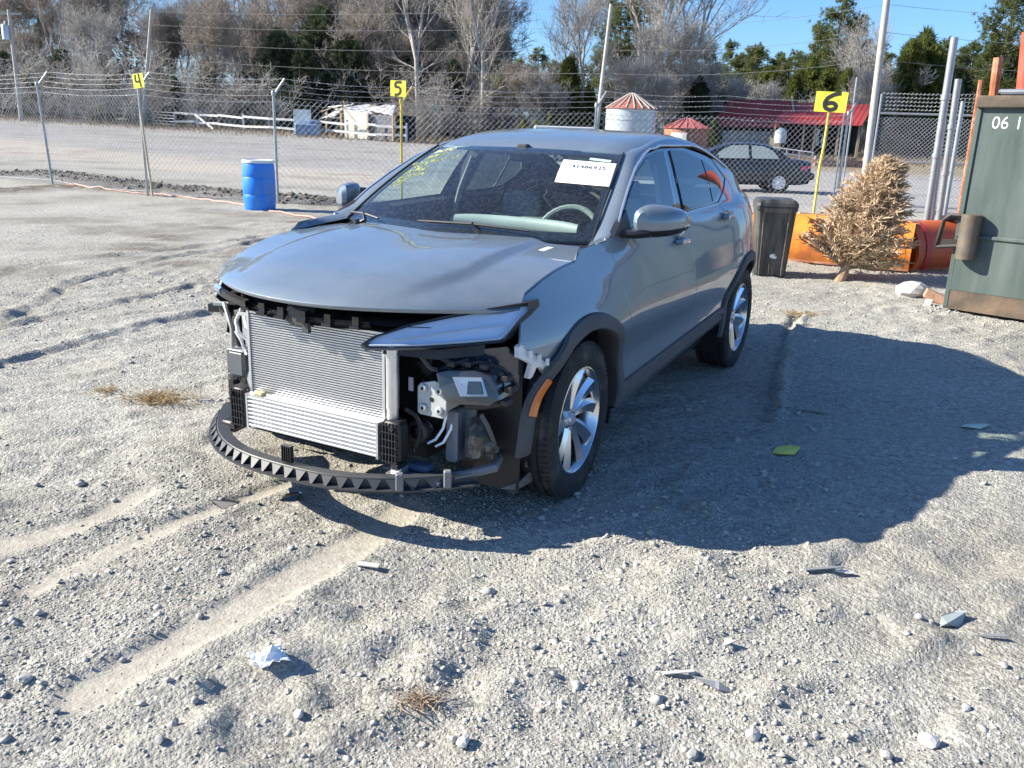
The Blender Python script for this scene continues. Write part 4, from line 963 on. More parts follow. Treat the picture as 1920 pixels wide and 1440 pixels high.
# intercooler: bars and its end tanks
mb = MB(); mb.box((.705, 0, .376), (.066, .68, .142)); ic = mb.build('intercooler', M_fin, car)
bar = None
for k in range(8):
    z = .312 + .0178 * k
    if bar is None:
        mb = MB(); mb.box((0, 0, 0), (.018, .69, .0095), bev=.002); bar = mb.build('bar', mat('cooler_bar', (.50, .51, .51), .5, .5, var=.1, scale=30), ic); bar.location = (.738, 0, z)
    else: o = dup(bar, ic); o.location = (.738, 0, z)
mb = MB(); mb.box((.705, 0, .4485), (.086, .69, .006)); mb.box((.705, -.345, .376), (.086, .010, .152)); mb.box((.705, .345, .376), (.086, .010, .152)); mb.build('frame', M_alum, ic)
def tank(y, s):
    mb = MB(); mb.box((.700, y, .375), (.07, .085, .17), bev=.012)
    for k in range(5): mb.box((.739, y - .03 + .015 * k, .375), (.012, .004, .165))
    for k in range(6): mb.box((.739, y, .30 + .03 * k), (.010, .078, .004))
    mb.box((.70, y, .46), (.05, .07, .012)); mb.box((.72, y + s * .03, .285), (.06, .03, .02)); mb.tube([(.745, y + s * .02, .442), (.757, y + s * .02, .442)], .009, 10)
    return mb.build('end_tank', M_blk, ic)
tank(.40, 1); tank(-.41, -1)
mb = MB(); mb.box((.70, .42, .262), (.05, .05, .028)); mb.box((.72, .40, .244), (.035, .04, .012)); mb.build('mount_clip', M_alum, ic)
mb = MB(); mb.box((.727, -.285, .458), (.035, .055, .014), bev=.006); mb.build('foam_pad', mat('yellow_foam', (.55, .50, .28), .9, bump=.4, bscale=120), car)
mb = MB(); mb.loft([[(.60, y, .30), (.70, y, .285), (.745, y, .300)] for y in np.linspace(-.34, .34, 5)], caps=False, closed=False); mb.build('lower_deflector', M_blk, car)
# what hangs left of the condenser: frame rail, pipes, sensor box, cables
mb = MB(); mb.box((.655, -.372, .61), (.03, .016, .36)); mb.box((.64, -.41, .715), (.02, .07, .10)); mb.box((.66, -.395, .78), (.05, .08, .016)); mb.build('radiator_frame', M_alum, car)
mb = MB(); mb.tube([(.69, -.365, .55), (.70, -.375, .50), (.70, -.366, .465), (.69, -.345, .462)], .006, 6); mb.tube([(.69, -.36, .66), (.70, -.42, .70), (.66, -.47, .735), (.62, -.47, .79), (.58, -.44, .81)], .008, 7); mb.tube([(.66, -.37, .69), (.67, -.405, .72), (.65, -.425, .77), (.60, -.40, .80)], .008, 7); mb.tube([(.68, -.40, .60), (.68, -.425, .66), (.665, -.47, .69)], .007, 7); mb.build('coolant_pipe', M_alum, car)
mb = MB(); mb.box((.60, -.515, .53), (.07, .095, .12), bev=.012); mb.box((.585, -.575, .535), (.05, .035, .10)); bx = mb.build('sensor_box', mat('grey_plastic', (.10, .11, .115), .5), car)
mb = MB(); mb.box((.60, -.515, .592), (.075, .10, .008), bev=.003); mb.build('lid', mat('grey_plastic_lid', (.30, .32, .33), .5), bx)
mb = MB(); mb.box((.54, -.575, .64), (.03, .05, .12), bev=.01); mb.box((.53, -.59, .70), (.04, .03, .05)); mb.tube([(.57, -.54, .60), (.58, -.55, .66), (.55, -.58, .72)], .02, 8); mb.build('side_bracket', M_blk, car)
mb = MB(); mb.loft([[(.51, -.75, .775), (.51, -.75, .745)], [(.54, -.71, .778), (.54, -.71, .735)], [(.57, -.64, .770), (.57, -.64, .715)]], caps=False, closed=False); mb.box((.53, -.70, .745), (.04, .10, .035), Matrix.Rotation(R(20), 3, 'Z')); mb.build('lamp_bracket', M_blk, car)
mb = MB(); mb.box((.555, -.66, .772), (.04, .07, .012), Matrix.Rotation(R(22), 3, 'Z')); mb.tube([(.57, -.63, .78), (.60, -.58, .74), (.61, -.55, .68), (.62, -.545, .60)], .010, 6); mb.build('pale_bracket', M_prim, car)
for k, (a, b) in enumerate((((.61, -.515, .47), (.63, -.50, .33)), ((.60, -.49, .47), (.635, -.475, .33)), ((.615, -.53, .47), (.60, -.52, .35)))):
    mb = MB(); m_ = (Vector(a) + Vector(b)) / 2 + Vector((.015, .012 * (k - 1), 0)); mb.tube([a, m_, b], .0045, 5); mb.build('cable', M_blk, car)
mb = MB(); mb.box((.66, -.47, .345), (.06, .07, .16), bev=.01); mb.box((.66, -.50, .27), (.10, .10, .03), bev=.008); mb.tube([(.64, -.46, .27), (.68, -.50, .245), (.66, -.54, .23)], .02, 8); mb.box((.64, -.53, .40), (.03, .03, .12)); mb.build('lower_mount', M_blk, car)
# crash box plate, frame leg, hoses on the open corner
mb = MB(); pl = [(.500, .515), (.512, .507), (.618, .507), (.632, .52), (.634, .632), (.622, .644), (.575, .652), (.512, .634), (.500, .618)]
mb.prism(pl, .014, lambda u, v, w_: (.635 + w_, u - .03, v - .02)); mb.box((.50, .537, .555), (.27, .10, .10), bev=.01); cb = mb.build('crash_box', M_prim, car, bevel=.003)
for y in (.50, .575):
    for z in (.518, .598):
        mb = MB(); mb.lathe([(.008, 0), (.017, 0), (.017, .009), (.013, .012), (.007, .012), (.007, .002)], 16, 'x', c=(.650, y, z)); mb.build('bolt_boss', M_prim, cb)
for y, z, r_ in [(.50, .518, .0065), (.575, .518, .0065), (.50, .598, .0065), (.575, .598, .0065), (.537, .556, .010)]:
    mb = MB(); mb.lathe([(0, .0), (r_, 0)], 12, 'x', c=(.6625 if r_ < .008 else .6502, y, z)); mb.build('bolt_hole', M_dark, cb)
mb = MB(); mb.box((.52, .575, .39), (.10, .055, .22), bev=.008); mb.box((.50, .625, .40), (.012, .05, .22)); mb.build('frame_leg', mat('blue_grey_steel', (.16, .19, .23), .45, .3), car)
mb = MB(); mb.tube([(.50, .655, .46), (.53, .675, .40), (.53, .66, .33), (.49, .64, .285)], [.03, .045, .042, .02], 9); mb.tube([(.48, .68, .43), (.505, .71, .36), (.48, .70, .30)], [.02, .028, .02], 8); mb.build('washer_bottle', mat('dirty_black_plastic', (.05, .05, .045), .35, stain=(.28, .26, .22), stain_amt=.5, stain_scale=22), car)
mb = MB(); mb.tube([(.58, .44, .37), (.60, .455, .40), (.57, .47, .42)], .035, 12); mb.lathe([(.030, 0), (.046, .0), (.050, .02), (.046, .04), (.030, .045)], 18, 'x', c=(.585, .452, .40)); mb.build('fog_pump', M_blk, car)
for pts in ([(.62, .50, .36), (.61, .53, .38), (.58, .545, .42), (.57, .555, .48)], [(.61, .53, .35), (.60, .56, .37), (.57, .575, .42), (.56, .58, .46)]):
    mb = MB(); mb.tube(pts, .006, 7); mb.build('brake_pipe', M_alum, car)
mb = MB(); mb.box((.66, .50, .235), (.10, .22, .02)); mb.box((.64, .48, .262), (.06, .10, .03), bev=.01); mb.build('splash_tray', mat('blue_grey_plastic', (.07, .10, .16), .4), car)
mb = MB(); mb.box((.42, .42, .55), (.02, .30, .50)); mb.box((.50, .48, .70), (.20, .05, .12)); mb.tube([(.55, .42, .68), (.52, .47, .60), (.50, .50, .50), (.52, .46, .42)], .024, 9); mb.tube([(.58, .46, .62), (.54, .50, .66), (.50, .56, .68)], .012, 7); mb.box((.52, .44, .52), (.08, .08, .10)); mb.build('engine_hose', M_dark, car)
mb = MB(); mb.box((.60, .405, .585), (.004, .022, .055)); mb.build('sticker', M_white, car)
# carrier that holds the lower lamp
mb = MB(); mb.loft([[(fx(.36) - .03, .36, .752), (fx(.36) - .02, .36, .728), (fx(.36) - .09, .36, .728)], [(fx(.55) - .03, .55, .752), (fx(.55) - .02, .55, .715), (fx(.55) - .09, .55, .715)], [(fx(.70) - .03, .70, .775), (fx(.70) - .02, .70, .735), (fx(.70) - .09, .70, .735)]], caps=False, closed=False)
mb.loft([[(.60, .50, .735), (.585, .50, .70), (.55, .50, .735)], [(.64, .565, .66), (.615, .565, .63), (.58, .565, .66)], [(.655, .60, .625), (.63, .60, .595), (.60, .60, .62)]], caps=False, closed=False)
mb.build('lamp_carrier', M_blk, car)
M_blue = mat('blue_black_panel', (.02, .03, .055), .18, coat=1)
mb = MB(); mb.loft([[(.585, .58, .735), (.565, .60, .66)], [(.545, .68, .755), (.52, .70, .665)], [(.475, .765, .765), (.45, .77, .66)], [(.40, .79, .70), (.40, .785, .56)]], caps=False, closed=False); mb.build('inner_wing_panel', M_blue, car)
# lower projector lamp
lp = [(.555, .668), (.60, .682), (.70, .690), (.765, .672), (.785, .640), (.80, .585), (.775, .562), (.64, .558), (.605, .575), (.575, .62)]
def sf2(off): return lambda u, v: np.stack([.668 - .55 * (u - .55) ** 1.4 * (u > .55) + off - .25 * (v - .6), u, v], -1)
def s2(u, v, o): return tuple(float(t) for t in sf2(o)(np.array([u]), np.array([v]))[0])
mb = MB(); rg = lp + [lp[0]]
mb.loft([[s2(.68 + (u - .68) * k, .625 + (v - .625) * k, o) for u, v in rg] for k, o in ((.02, .0), (.85, .004), (.97, .002), (1.0, -.006), (1.02, -.03), (1.0, -.11), (.6, -.15))], caps=False, closed=False)
fl = mb.build('lower_headlamp', mat('smoked_lamp_face', (.035, .036, .036), .25, coat=1), car)
dl = [(.628, .662), (.735, .668), (.765, .60), (.668, .592)]
mb = MB(); mb.prism(dl, .008, lambda u, v, w_: s2(u, v, .004 + w_)); mb.build('lamp_bezel', mat('lamp_silver', (.42, .44, .46), .2, .7), fl, bevel=.003)
il = [(.690, .652), (.735, .655), (.752, .608), (.692, .604)]
mb = MB(); mb.prism(il, .006, lambda u, v, w_: s2(u, v, .012 + w_)); mb.build('projector_lens', mat('projector_glass', (.03, .035, .04), .03, coat=1), fl, bevel=.004)
mb = MB()
for u, v in ((.60, .70), (.66, .705), (.72, .70), (.80, .66), (.82, .62), (.81, .57)): mb.box(s2(u, v, -.04), (.05, .035, .025), bev=.004)
mb.tube([s2(.64, .70, -.02), s2(.70, .715, -.03), s2(.78, .69, -.05), s2(.83, .62, -.08)], .008, 6); mb.tube([s2(.80, .56, -.06), s2(.72, .545, -.05), s2(.66, .54, -.06)], .014, 7); mb.build('lamp_clips', M_blk, fl)
# white bracket under the wing
mb = MB(); br = [(.468, .768), (.455, .776), (.36, .728), (.262, .672), (.272, .630), (.30, .628), (.345, .668), (.372, .672), (.378, .635), (.39, .625), (.402, .632), (.402, .69), (.43, .706), (.472, .728)]
mb.prism(br, .022, lambda u, v, w_: (u, float(Ys(u, v)) - .004 + w_ - .016, v))
for t_ in (.15, .4, .65, .85): mb.box((.455 - .19 * t_, float(Ys(.455 - .19 * t_, .74)) + .012, .752 - .095 * t_), (.014, .012, .03))
mb.build('wing_bracket', M_white, car, bevel=.002)
# loose liner flap and clips
mb = MB(); fpl = [(.30, .30), (.335, .255), (.30, .215), (.41, .205), (.47, .20), (.50, .21), (.40, .175), (.27, .19)]
mb.prism([(.32, .315), (.345, .255), (.30, .225), (.38, .195), (.50, .205), (.40, .165), (.30, .172), (.245, .215)], .006, lambda u, v, w_: (u, .80 + w_ + (u - .3) * -.2, v - .02)); mb.build('liner_flap', mat('grey_felt_liner', (.13, .13, .125), .8), car)
mb = MB()
for u, v in ((.345, .44), (.325, .50), (.31, .58)): mb.lathe([(0, .006), (.007, .005), (.009, 0)], 8, 'y', c=(u, .805, v))
mb.build('push_pin', M_white, car)
mb = MB(); mb.loft([[(.40 + .04 * math.cos(R(a)) * 0, y, .352 + .46 * math.sin(R(a)) * 1.0) for y in (.80, .70, .58)] for a in range(-28, 60, 6)], caps=False, closed=False); mb.build('wheel_liner_front', M_blk, car)
# lower bumper stiffener with its row of triangular ribs
def bx_(y): return .945 - .30 * (abs(y) / .70) ** 2.6 - .10 * max(0, abs(y) / .70 - .85)
yy_ = np.linspace(-.79, .72, 61)
def bmp(y, inn, z):
    a = abs(y); x = .95 - .34 * (a / .70) ** 2.6
    nx, ny = 1.0, .34 * 2.6 * (a / .70) ** 1.6 / .70 * (1 if y > 0 else -1); L = math.hypot(nx, ny)
    return (x - inn * nx / L, y - inn * ny / L, z)
mb = MB()
mb.loft([[bmp(y, .080, .262) for y in yy_], [bmp(y, .030, .266) for y in yy_], [bmp(y, .024, .259) for y in yy_]], caps=False, closed=False)
mb.loft([[bmp(y, .024, .264) for y in yy_], [bmp(y, .026, .2275) for y in yy_]], caps=False, closed=False)
mb.loft([[bmp(y, .080, .222) for y in yy_], [bmp(y, -.009, .2195) for y in yy_], [bmp(y, -.009, .2265) for y in yy_], [bmp(y, .026, .2275) for y in yy_]], caps=False, closed=False)
mb.loft([[bmp(y, .080, .262) for y in yy_], [bmp(y, .080, .222) for y in yy_]], caps=False, closed=False)
stf = mb.build('bumper_stiffener', mat('charcoal_plastic', (.050, .052, .056), .5, var=.1), car)
rib0 = MB(); ylist = np.linspace(-.74, .60, 23)
for i in range(22):
    ya, yb_ = ylist[i], ylist[i + 1]; yc_ = (ya + yb_) / 2
    rb = MB()      # sloping web between two dark triangular pockets
    A, B, Cc = bmp(ya + .004, .0, .2275), bmp(yb_ - .004, .0, .2275), bmp(yc_, .022, .268)
    A2, B2, C2 = bmp(ya + .004, .026, .2275), bmp(yb_ - .004, .026, .2275), bmp(yc_, .027, .268)
    n1, n2 = bmp(yb_ - .004, .0, .2275), bmp(yb_ + (ylist[1] - ylist[0]) / 2, .022, .268)
    P0, P1, P2_, P3 = bmp(yc_, .020, .272), bmp(yb_, -.001, .226), bmp(yb_ + .012, -.001, .226), bmp(yc_ + .050, .020, .272)
    P0 = bmp(yc_ + .004, .021, .262); P3 = bmp(min(.72, yc_ + .052), .021, .262)
    rb.add([P0, bmp(yb_ - .004, -.002, .2275), bmp(yb_ + .004, -.002, .2275), P3, bmp(yc_ + .006, .028, .260), bmp(yb_, .028, .2275), bmp(yb_ + .004, .028, .2275), bmp(min(.72, yc_ + .050), .028, .260)], [[0, 1, 2, 3], [4, 7, 6, 5], [0, 4, 5, 1], [2, 6, 7, 3], [1, 5, 6, 2], [0, 3, 7, 4]])
    rb.build('rib', MATS['charcoal_plastic'], stf)
mb = MB()
for i in range(5): mb.box(tuple(Vector(bmp(.02, .05, .305)) + Vector((0, -.022 + .011 * i, 0))), (.02, .003, .07))
mb.box(tuple(Vector(bmp(.02, .05, .338))), (.022, .05, .005)); mb.box(tuple(Vector(bmp(.02, .056, .30))), (.004, .05, .06)); mb.build('grille_tab', M_blk, stf)
mb = MB()
for y in (.50, .64): p = Vector(bmp(y, .02, .262)); mb.box(tuple(p + Vector((.018, .01, .0))), (.03, .03, .07), Matrix.Rotation(R(35), 3, 'Z'), bev=.004)
mb.build('mount_lug', mat('grey_bracket', (.17, .175, .18), .5), stf)
mb = MB(); mb.tube([bmp(.66, .04, .250), bmp(.70, .04, .255), (.50, .74, .27), (.44, .73, .285), (.40, .70, .30)], [.018, .018, .02, .014, .006], 7); mb.build('end_bracket', MATS['grey_bracket'], stf)

# wiring looms and small plugs round the radiator
for k, pts in enumerate(([(.62, .43, .73), (.60, .47, .70), (.61, .50, .66), (.58, .55, .66), (.57, .58, .70)], [(.56, .44, .60), (.60, .46, .55), (.58, .48, .48), (.55, .46, .42)], [(.58, .66, .72), (.60, .62, .70), (.62, .58, .71), (.60, .52, .73)], [(.66, -.43, .62), (.64, -.47, .66), (.62, -.50, .72), (.58, -.54, .75)], [(.66, .42, .50), (.63, .46, .47), (.62, .47, .40), (.64, .45, .33)], [(.64, -.42, .52), (.66, -.44, .47), (.66, -.43, .41)], [(.55, .70, .50), (.53, .72, .45), (.50, .73, .38), (.46, .72, .33)])):
    mb = MB(); P = resample(pts, .02, False)
    for _ in range(3): P[1:-1] = (P[:-2] + 2 * P[1:-1] + P[2:]) / 4
    mb.tube([tuple(p) for p in P], .0065 if k % 2 else .010, 6); e_ = P[-1]; mb.box(tuple(e_), (.03, .022, .026), bev=.004); mb.build('wiring_loom', M_blk if k % 3 else mat('grey_loom_sleeve', (.10, .10, .10), .7), car)

mb = MB(); mb.loft([[(x, y + .02 * math.sin(9 * x), float(Hz(x, y)) + .0015) for x in np.linspace(-.22, -.12, 6)] for y in (.60, .612, .63)], caps=False, closed=False); mb.build('paint_scuff', M_white, [o for o in car.children if o.name.startswith('hood')][0])
# ------------------------------------------------------------------ chain-link fence across the lot
M_galv = mat('galvanised_steel', (.37, .385, .39), .42, .6, var=.12, scale=10)
M_wire = mat('galvanised_wire', (.55, .57, .58), .45, .45)
M_yel = mat('yellow_paint', (.72, .56, .10), .55, var=.1, scale=6, stain=(.35, .25, .10), stain_amt=.3)
M_sign = mat('sign_yellow', (.80, .74, .06), .5, var=.06, stain=(.45, .40, .12), stain_amt=.15)
M_black = mat('black_paint', (.02, .02, .02), .6)
def fpt(px, Y): p = far(px, Y, 0.1); return Vector((p.x, p.y, gz(p.x, p.y)))
FP = [fpt(-190, 24.5), fpt(98, 20.6), fpt(276, 18.4), fpt(521, 17.6), fpt(753, 18.2), fpt(1108, 18.6), fpt(1330, 18.5), fpt(1566, 18.8)]
TOPZ = [2.12, 2.19, 2.15, 2.08, 2.03, 2.09, 2.08, 2.10]
ARM = Vector((.20, .12, .30))
fence = thing('chain_link_fence', 'galvanised chain link fence topped with barbed wire running across behind the car', 'fence', (0, 0, 0))
for i, (p, tz) in enumerate(zip(FP, TOPZ)):
    if i == 6: continue
    mb = MB(); lean = Vector((0, 0, 0)) if i != 1 else Vector((-.10, 0, 0))
    b = Vector((p.x, p.y, p.z - .1)); t_ = Vector((p.x, p.y, tz)) + lean
    mb.tube([b, t_], .027, 10); mb.tube([t_ - Vector((0, 0, .03)), t_ + ARM], [.026, .018], 8); mb.lathe([(.04, -.02), (.042, .03), (.03, .06)], 10, c=tuple(t_))
    mb.build('post', M_yel if i == 4 else M_galv, fence)
mb = MB(); mb.tube([FP[2] + Vector((.13, -.05, -.05)), Vector((FP[2].x + .01, FP[2].y - .03, 1.7))], .022, 8); mb.build('brace', mat('pale_brace', (.48, .43, .28), .6, var=.15), fence)
def strand(hfun, name, r=.0032, barbs=True):
    A, B = [], []; pts = []
    for i in range(len(FP) - 1):
        p0, p1 = hfun(i), hfun(i + 1); n_ = 10
        for k in range(n_):
            t_ = k / n_; q = p0.lerp(p1, t_); q.z -= .05 * math.sin(math.pi * t_) + rnd.uniform(-.004, .004); pts.append(q)
    pts.append(hfun(len(FP) - 1)); pts = np.array([p[:] for p in pts])
    V, Fq = prisms(pts[:-1], pts[1:], np.full(len(pts) - 1, r), np.full(len(pts) - 1, r))
    if barbs:
        L = []
        for a, b in zip(pts[:-1], pts[1:]):
            for k in range(3): L.append(a + (b - a) * (k + rnd.random()) / 3)
        L = np.array(L); d = rs.normal(0, 1, L.shape); d[:, 0] *= .3; d /= np.linalg.norm(d, axis=1, keepdims=True)
        V2, F2 = prisms(L - d * .018, L + d * .018, np.full(len(L), .003), np.full(len(L), .001)); V, Fq = np.concatenate([V, V2]), np.concatenate([Fq, F2 + len(V)])
    link(name, mesh_np(name, V, Fq), fence, M_wire)
for k in range(3): strand(lambda i, k=k: Vector((FP[i].x, FP[i].y, TOPZ[i])) + ARM * (.30 + .34 * k), 'barbed_wire')
strand(lambda i: Vector((FP[i].x, FP[i].y, TOPZ[i] - .02)), 'top_wire', .0038, False); strand(lambda i: Vector((FP[i].x, FP[i].y, FP[i].z + .10)), 'bottom_wire', .004, False)
strand(lambda i: Vector((FP[i].x, FP[i].y, TOPZ[i] - .14)), 'barbed_wire')
A, B = [], []; DW, DH = .115, .12      # woven diamonds
for i in range(len(FP) - 1):
    p0, p1 = FP[i], FP[i + 1]; L = (Vector((p1.x, p1.y)) - Vector((p0.x, p0.y))).length; n_ = int(L / DW); z0 = (p0.z + p1.z) / 2 + .05; z1 = (TOPZ[i] + TOPZ[i + 1]) / 2 - .03; m_ = int((z1 - z0) / DH)
    jj, kk = np.meshgrid(np.arange(n_), np.arange(m_ * 2))
    jj, kk = jj.ravel(), kk.ravel()
    for sgn in (0, 1):
        ua = jj + .5 * ((kk + sgn) % 2); ub = jj + .5 * ((kk + 1 + sgn) % 2) if sgn == 0 else jj + .5 * ((kk + sgn + 1) % 2)
        if sgn: ua = jj + 1 - .5 * ((kk) % 2) ; ub = jj + 1 - .5 * ((kk + 1) % 2)
        else: ua = jj + .5 * (kk % 2); ub = jj + .5 * ((kk + 1) % 2)
        za, zb_ = z0 + kk * DH / 2, z0 + (kk + 1) * DH / 2
        f0 = ua / n_; f1 = ub / n_; sag = lambda f: .02 * np.sin(f * 9)
        A.append(np.stack([p0.x + (p1.x - p0.x) * f0, p0.y + (p1.y - p0.y) * f0 + (.003 if sgn else -.003) + sag(f0), za], -1)); B.append(np.stack([p0.x + (p1.x - p0.x) * f1, p0.y + (p1.y - p0.y) * f1 + (.003 if sgn else -.003) + sag(f1), zb_], -1))
A, B = np.concatenate(A), np.concatenate(B)
V, Fq = prisms(A, B, np.full(len(A), .0027), np.full(len(A), .0027)); o = link('chain_mesh', mesh_np('chain_mesh', V, Fq), fence, M_wire); o['kind'] = 'stuff'

# number signs
def digit(d):
    if d == '4': return [[(.30, .95), (.22, .45), (.62, .45)], [(.60, 1.0), (.70, .05)]]
    if d == '5': return [[(.72, .90), (.34, .90), (.30, .58), (.50, .62), (.66, .50), (.66, .28), (.52, .12), (.28, .10)]]
    return [[(.78, .95), (.58, .88), (.38, .70), (.30, .45), (.34, .20), (.50, .10), (.66, .18), (.68, .36), (.54, .48), (.36, .40)]]
def sign(px, py, Y, wd, ht, d, label, tilt, post=None, yaw=R(-24)):
    d_ = ray(px, py); p = Vector((0, 0, CAM_H)) + d_ * (Y / d_.y); zt = p.z; root = thing('number_sign', label, 'sign', (p.x, p.y, zt - ht), yaw, 'yellow bay number signs')
    T_ = Matrix.Rotation(tilt, 3, 'Y')
    mb = MB(); mb.prism([(-wd / 2, 0), (wd / 2, 0), (wd / 2, ht), (-wd / 2, ht)], .006, lambda u, v, w_: T_ @ Vector((u, w_, v))); mb.build('board', M_sign, root)
    mb = MB()
    for st in digit(d):
        P = resample([(x * wd - wd / 2, y * ht) for x, y in st], .03, False)
        for _ in range(2): P[1:-1] = (P[:-2] + 2 * P[1:-1] + P[2:]) / 4
        mb.ribbon(P, wd * .13, lambda u, v, w_: T_ @ Vector((u, -.003 - w_, v)))
    mb.build('numeral', M_black, root)
    if post: mb = MB(); post(mb, root); mb.build('post', M_yel, root)
    return root
sign(259, 138, 18.15, .285, .27, '4', 'yellow number 4 sign wired to the leaning fence post', -.12)
sign(746, 151, 18.1, .355, .30, '5', 'yellow number 5 sign beside the yellow fence post', 0.02)
p6 = far(1560, 17.4, 0.)
def post6(mb, root): mb.tube([(-.01, .03, .05), (-.02, .03, -.6), (-.05, .03, -1.0), (-.06, .03, -2.35)], .026, 8)
sign(1560, 172, 17.4, .58, .37, '6', 'yellow number 6 sign on its own yellow post behind the black bin', .03, post6)

# steel gate posts, gate leaf, leaning poles
def pole(name, label, cat, p, q, r, m, group=None, n=12, collars=()):
    mid = Vector(p); root = tag(None or bpy.data.objects.new(name, None), label, cat, group); C.objects.link(root); root.location = mid
    mb = MB(); mb.tube([(0, 0, -.1), tuple(Vector(q) - mid)], r, n); mb.build('shaft', m, root)
    if collars:
        for t_ in collars:
            mb = MB(); c_ = (Vector(q) - mid) * t_; mb.lathe([(r[0] * 1.02 if isinstance(r, list) else r * 1.02, -.03), (r[0] * 1.25 if isinstance(r, list) else r * 1.25, -.03), (r[0] * 1.25 if isinstance(r, list) else r * 1.25, .03), (r[0] * 1.02 if isinstance(r, list) else r * 1.02, .03)], 12, c=tuple(c_)); mb.build('clamp', M_galv, root)
    return root
def up(px0, py0, Y, px1, py1, z0=None):
    """foot in column px0 at distance Y, head at (px1, py1)"""
    p = far(px0, Y, 0.); p.z = gz(p.x, p.y) if Y < 26 else p.z; q = far(px1, Y, zat(p, py1)); z = zat(Vector((q.x, q.y, 0)), py1); return p, Vector((q.x, q.y, z))
g0 = far(1735, 11.7, 0.)
def gpole(px0, px1, py1, Y, r, lab, cl=(.2, .5, .75)):
    p, q = up(px0, 430, Y, px1, py1); return pole('steel_post', lab, 'post', p, q, r, M_galv, 'steel gate posts', collars=cl)
gpole(1725, 1790, 70, 11.7, .047, 'tallest thick galvanised gate post behind the dead tree')
gpole(1737, 1776, 165, 11.9, .036, 'thin galvanised pipe between the two thick gate posts', (.3, .6))
gpole(1749, 1797, 148, 12.0, .043, 'shorter thick galvanised gate post nearest the rusty stake')
gpole(1757, 1806, 190, 12.3, .030, 'thin galvanised pipe at the right edge of the gate post cluster', (.25,))
for px0, px1, py1, Y, lab in ((1557, 1588, 180, 18.8, 'shorter of two thin steel posts right of the number 6 sign'), (1572, 1607, 145, 18.9, 'taller of two thin steel posts right of the number 6 sign')):
    p, q = up(px0, 395, Y, px1, py1); pole('steel_post', lab, 'post', p, q, .019, M_galv, 'steel gate posts', collars=(.25, .72))
# gate leaf with its own mesh, further back
GA, GB = far(1622, 21, 0.), far(1800, 20.5, 0.)
gate = thing('chain_link_gate', 'open chain link gate leaf with a bright top rail left of the gate posts', 'gate', tuple(GA))
vx = GB - GA; zt, zm = zat(GA, 212), zat(GA, 302)
for a, b in (((0, zt), (1, zt)), ((0, zm), (1, zm + .02)), ((0, .15), (1, .15)), ((0, .1), (0, zt + .42)), ((1, .1), (1, zt))):
    mb = MB(); mb.tube([tuple(vx * a[0] + Vector((0, 0, a[1]))), tuple(vx * b[0] + Vector((0, 0, b[1])))], .024, 8); mb.build('rail', M_galv, gate)
A, B = [], []; L = vx.length; DW2 = .09; n_, m_ = int(L / DW2), int((zt - .15) / DW2)
jj, kk = [a.ravel() for a in np.meshgrid(np.arange(n_), np.arange(m_ * 2))]
for sgn in (0, 1):
    ua = jj + (.5 * (kk % 2) if not sgn else 1 - .5 * (kk % 2)); ub = jj + (.5 * ((kk + 1) % 2) if not sgn else 1 - .5 * ((kk + 1) % 2))
    A.append(np.stack([vx.x * ua / n_, vx.y * ua / n_, .15 + kk * DW2 / 2], -1)); B.append(np.stack([vx.x * ub / n_, vx.y * ub / n_, .15 + (kk + 1) * DW2 / 2], -1))
V, Fq = prisms(np.concatenate(A), np.concatenate(B), np.full(2 * len(jj), .004), np.full(2 * len(jj), .004)); o = link('chain_mesh', mesh_np('gate_mesh', V, Fq), gate, M_wire); o['kind'] = 'stuff'
for k in range(5):
    mb = MB(); mb.tube([(0, 0, zt + .10 + .085 * k), tuple(vx * .5 + Vector((0, 0, zt + .08 + .085 * k))), tuple(vx + Vector((0, 0, zt + .12 + .085 * k)))], .0035, 4)
    for t_ in np.linspace(.02, .98, 24): c_ = vx * t_ + Vector((0, 0, zt + .09 + .085 * k)); mb.tube([c_ - Vector((.02, 0, .025)), c_ + Vector((.02, 0, .025))], .0025, 3)
    mb.build('barbed_wire', M_wire, gate)
# rusty stakes and the red post by the dumpster
M_rust = mat('rusty_iron', (.36, .13, .06), .8, .1, var=.35, scale=14, bump=.4, bscale=60, stain=(.55, .38, .26), stain_amt=.4)
p, q = up(1788, 392, 13.2, 1840, 150); r_ = pole('rusty_stake', 'pale rusty stake leaning right between the gate posts and the dumpster', 'post', p, q, [.045, .035], M_rust, 'rusty posts', 6)
for k in range(9):
    mb = MB(); t_ = .1 + .09 * k; c_ = (q - p) * t_; mb.tube([tuple(c_ + Vector((.02, 0, 0))), tuple(c_ + Vector((.10, -.01, -.015)))], [.012, .004], 5); mb.build('thorn', M_rust, r_)
p, q = up(1822, 300, 11.5, 1872, 108); pole('rusty_stake', 'bent rusty orange post top sticking up behind the dumpster corner', 'post', p, q, [.055, .058, ], M_rust, 'rusty posts', 9)
M_redp = mat('red_pipe_paint', (.48, .09, .05), .5, var=.2, scale=6, stain=(.30, .12, .08), stain_amt=.4)
p, q = up(1886, 300, 11.0, 1932, 60); pole('red_post', 'thick red painted steel pipe rising behind the dumpster at the edge', 'post', p, q, .09, M_redp, 'rusty posts', 16)

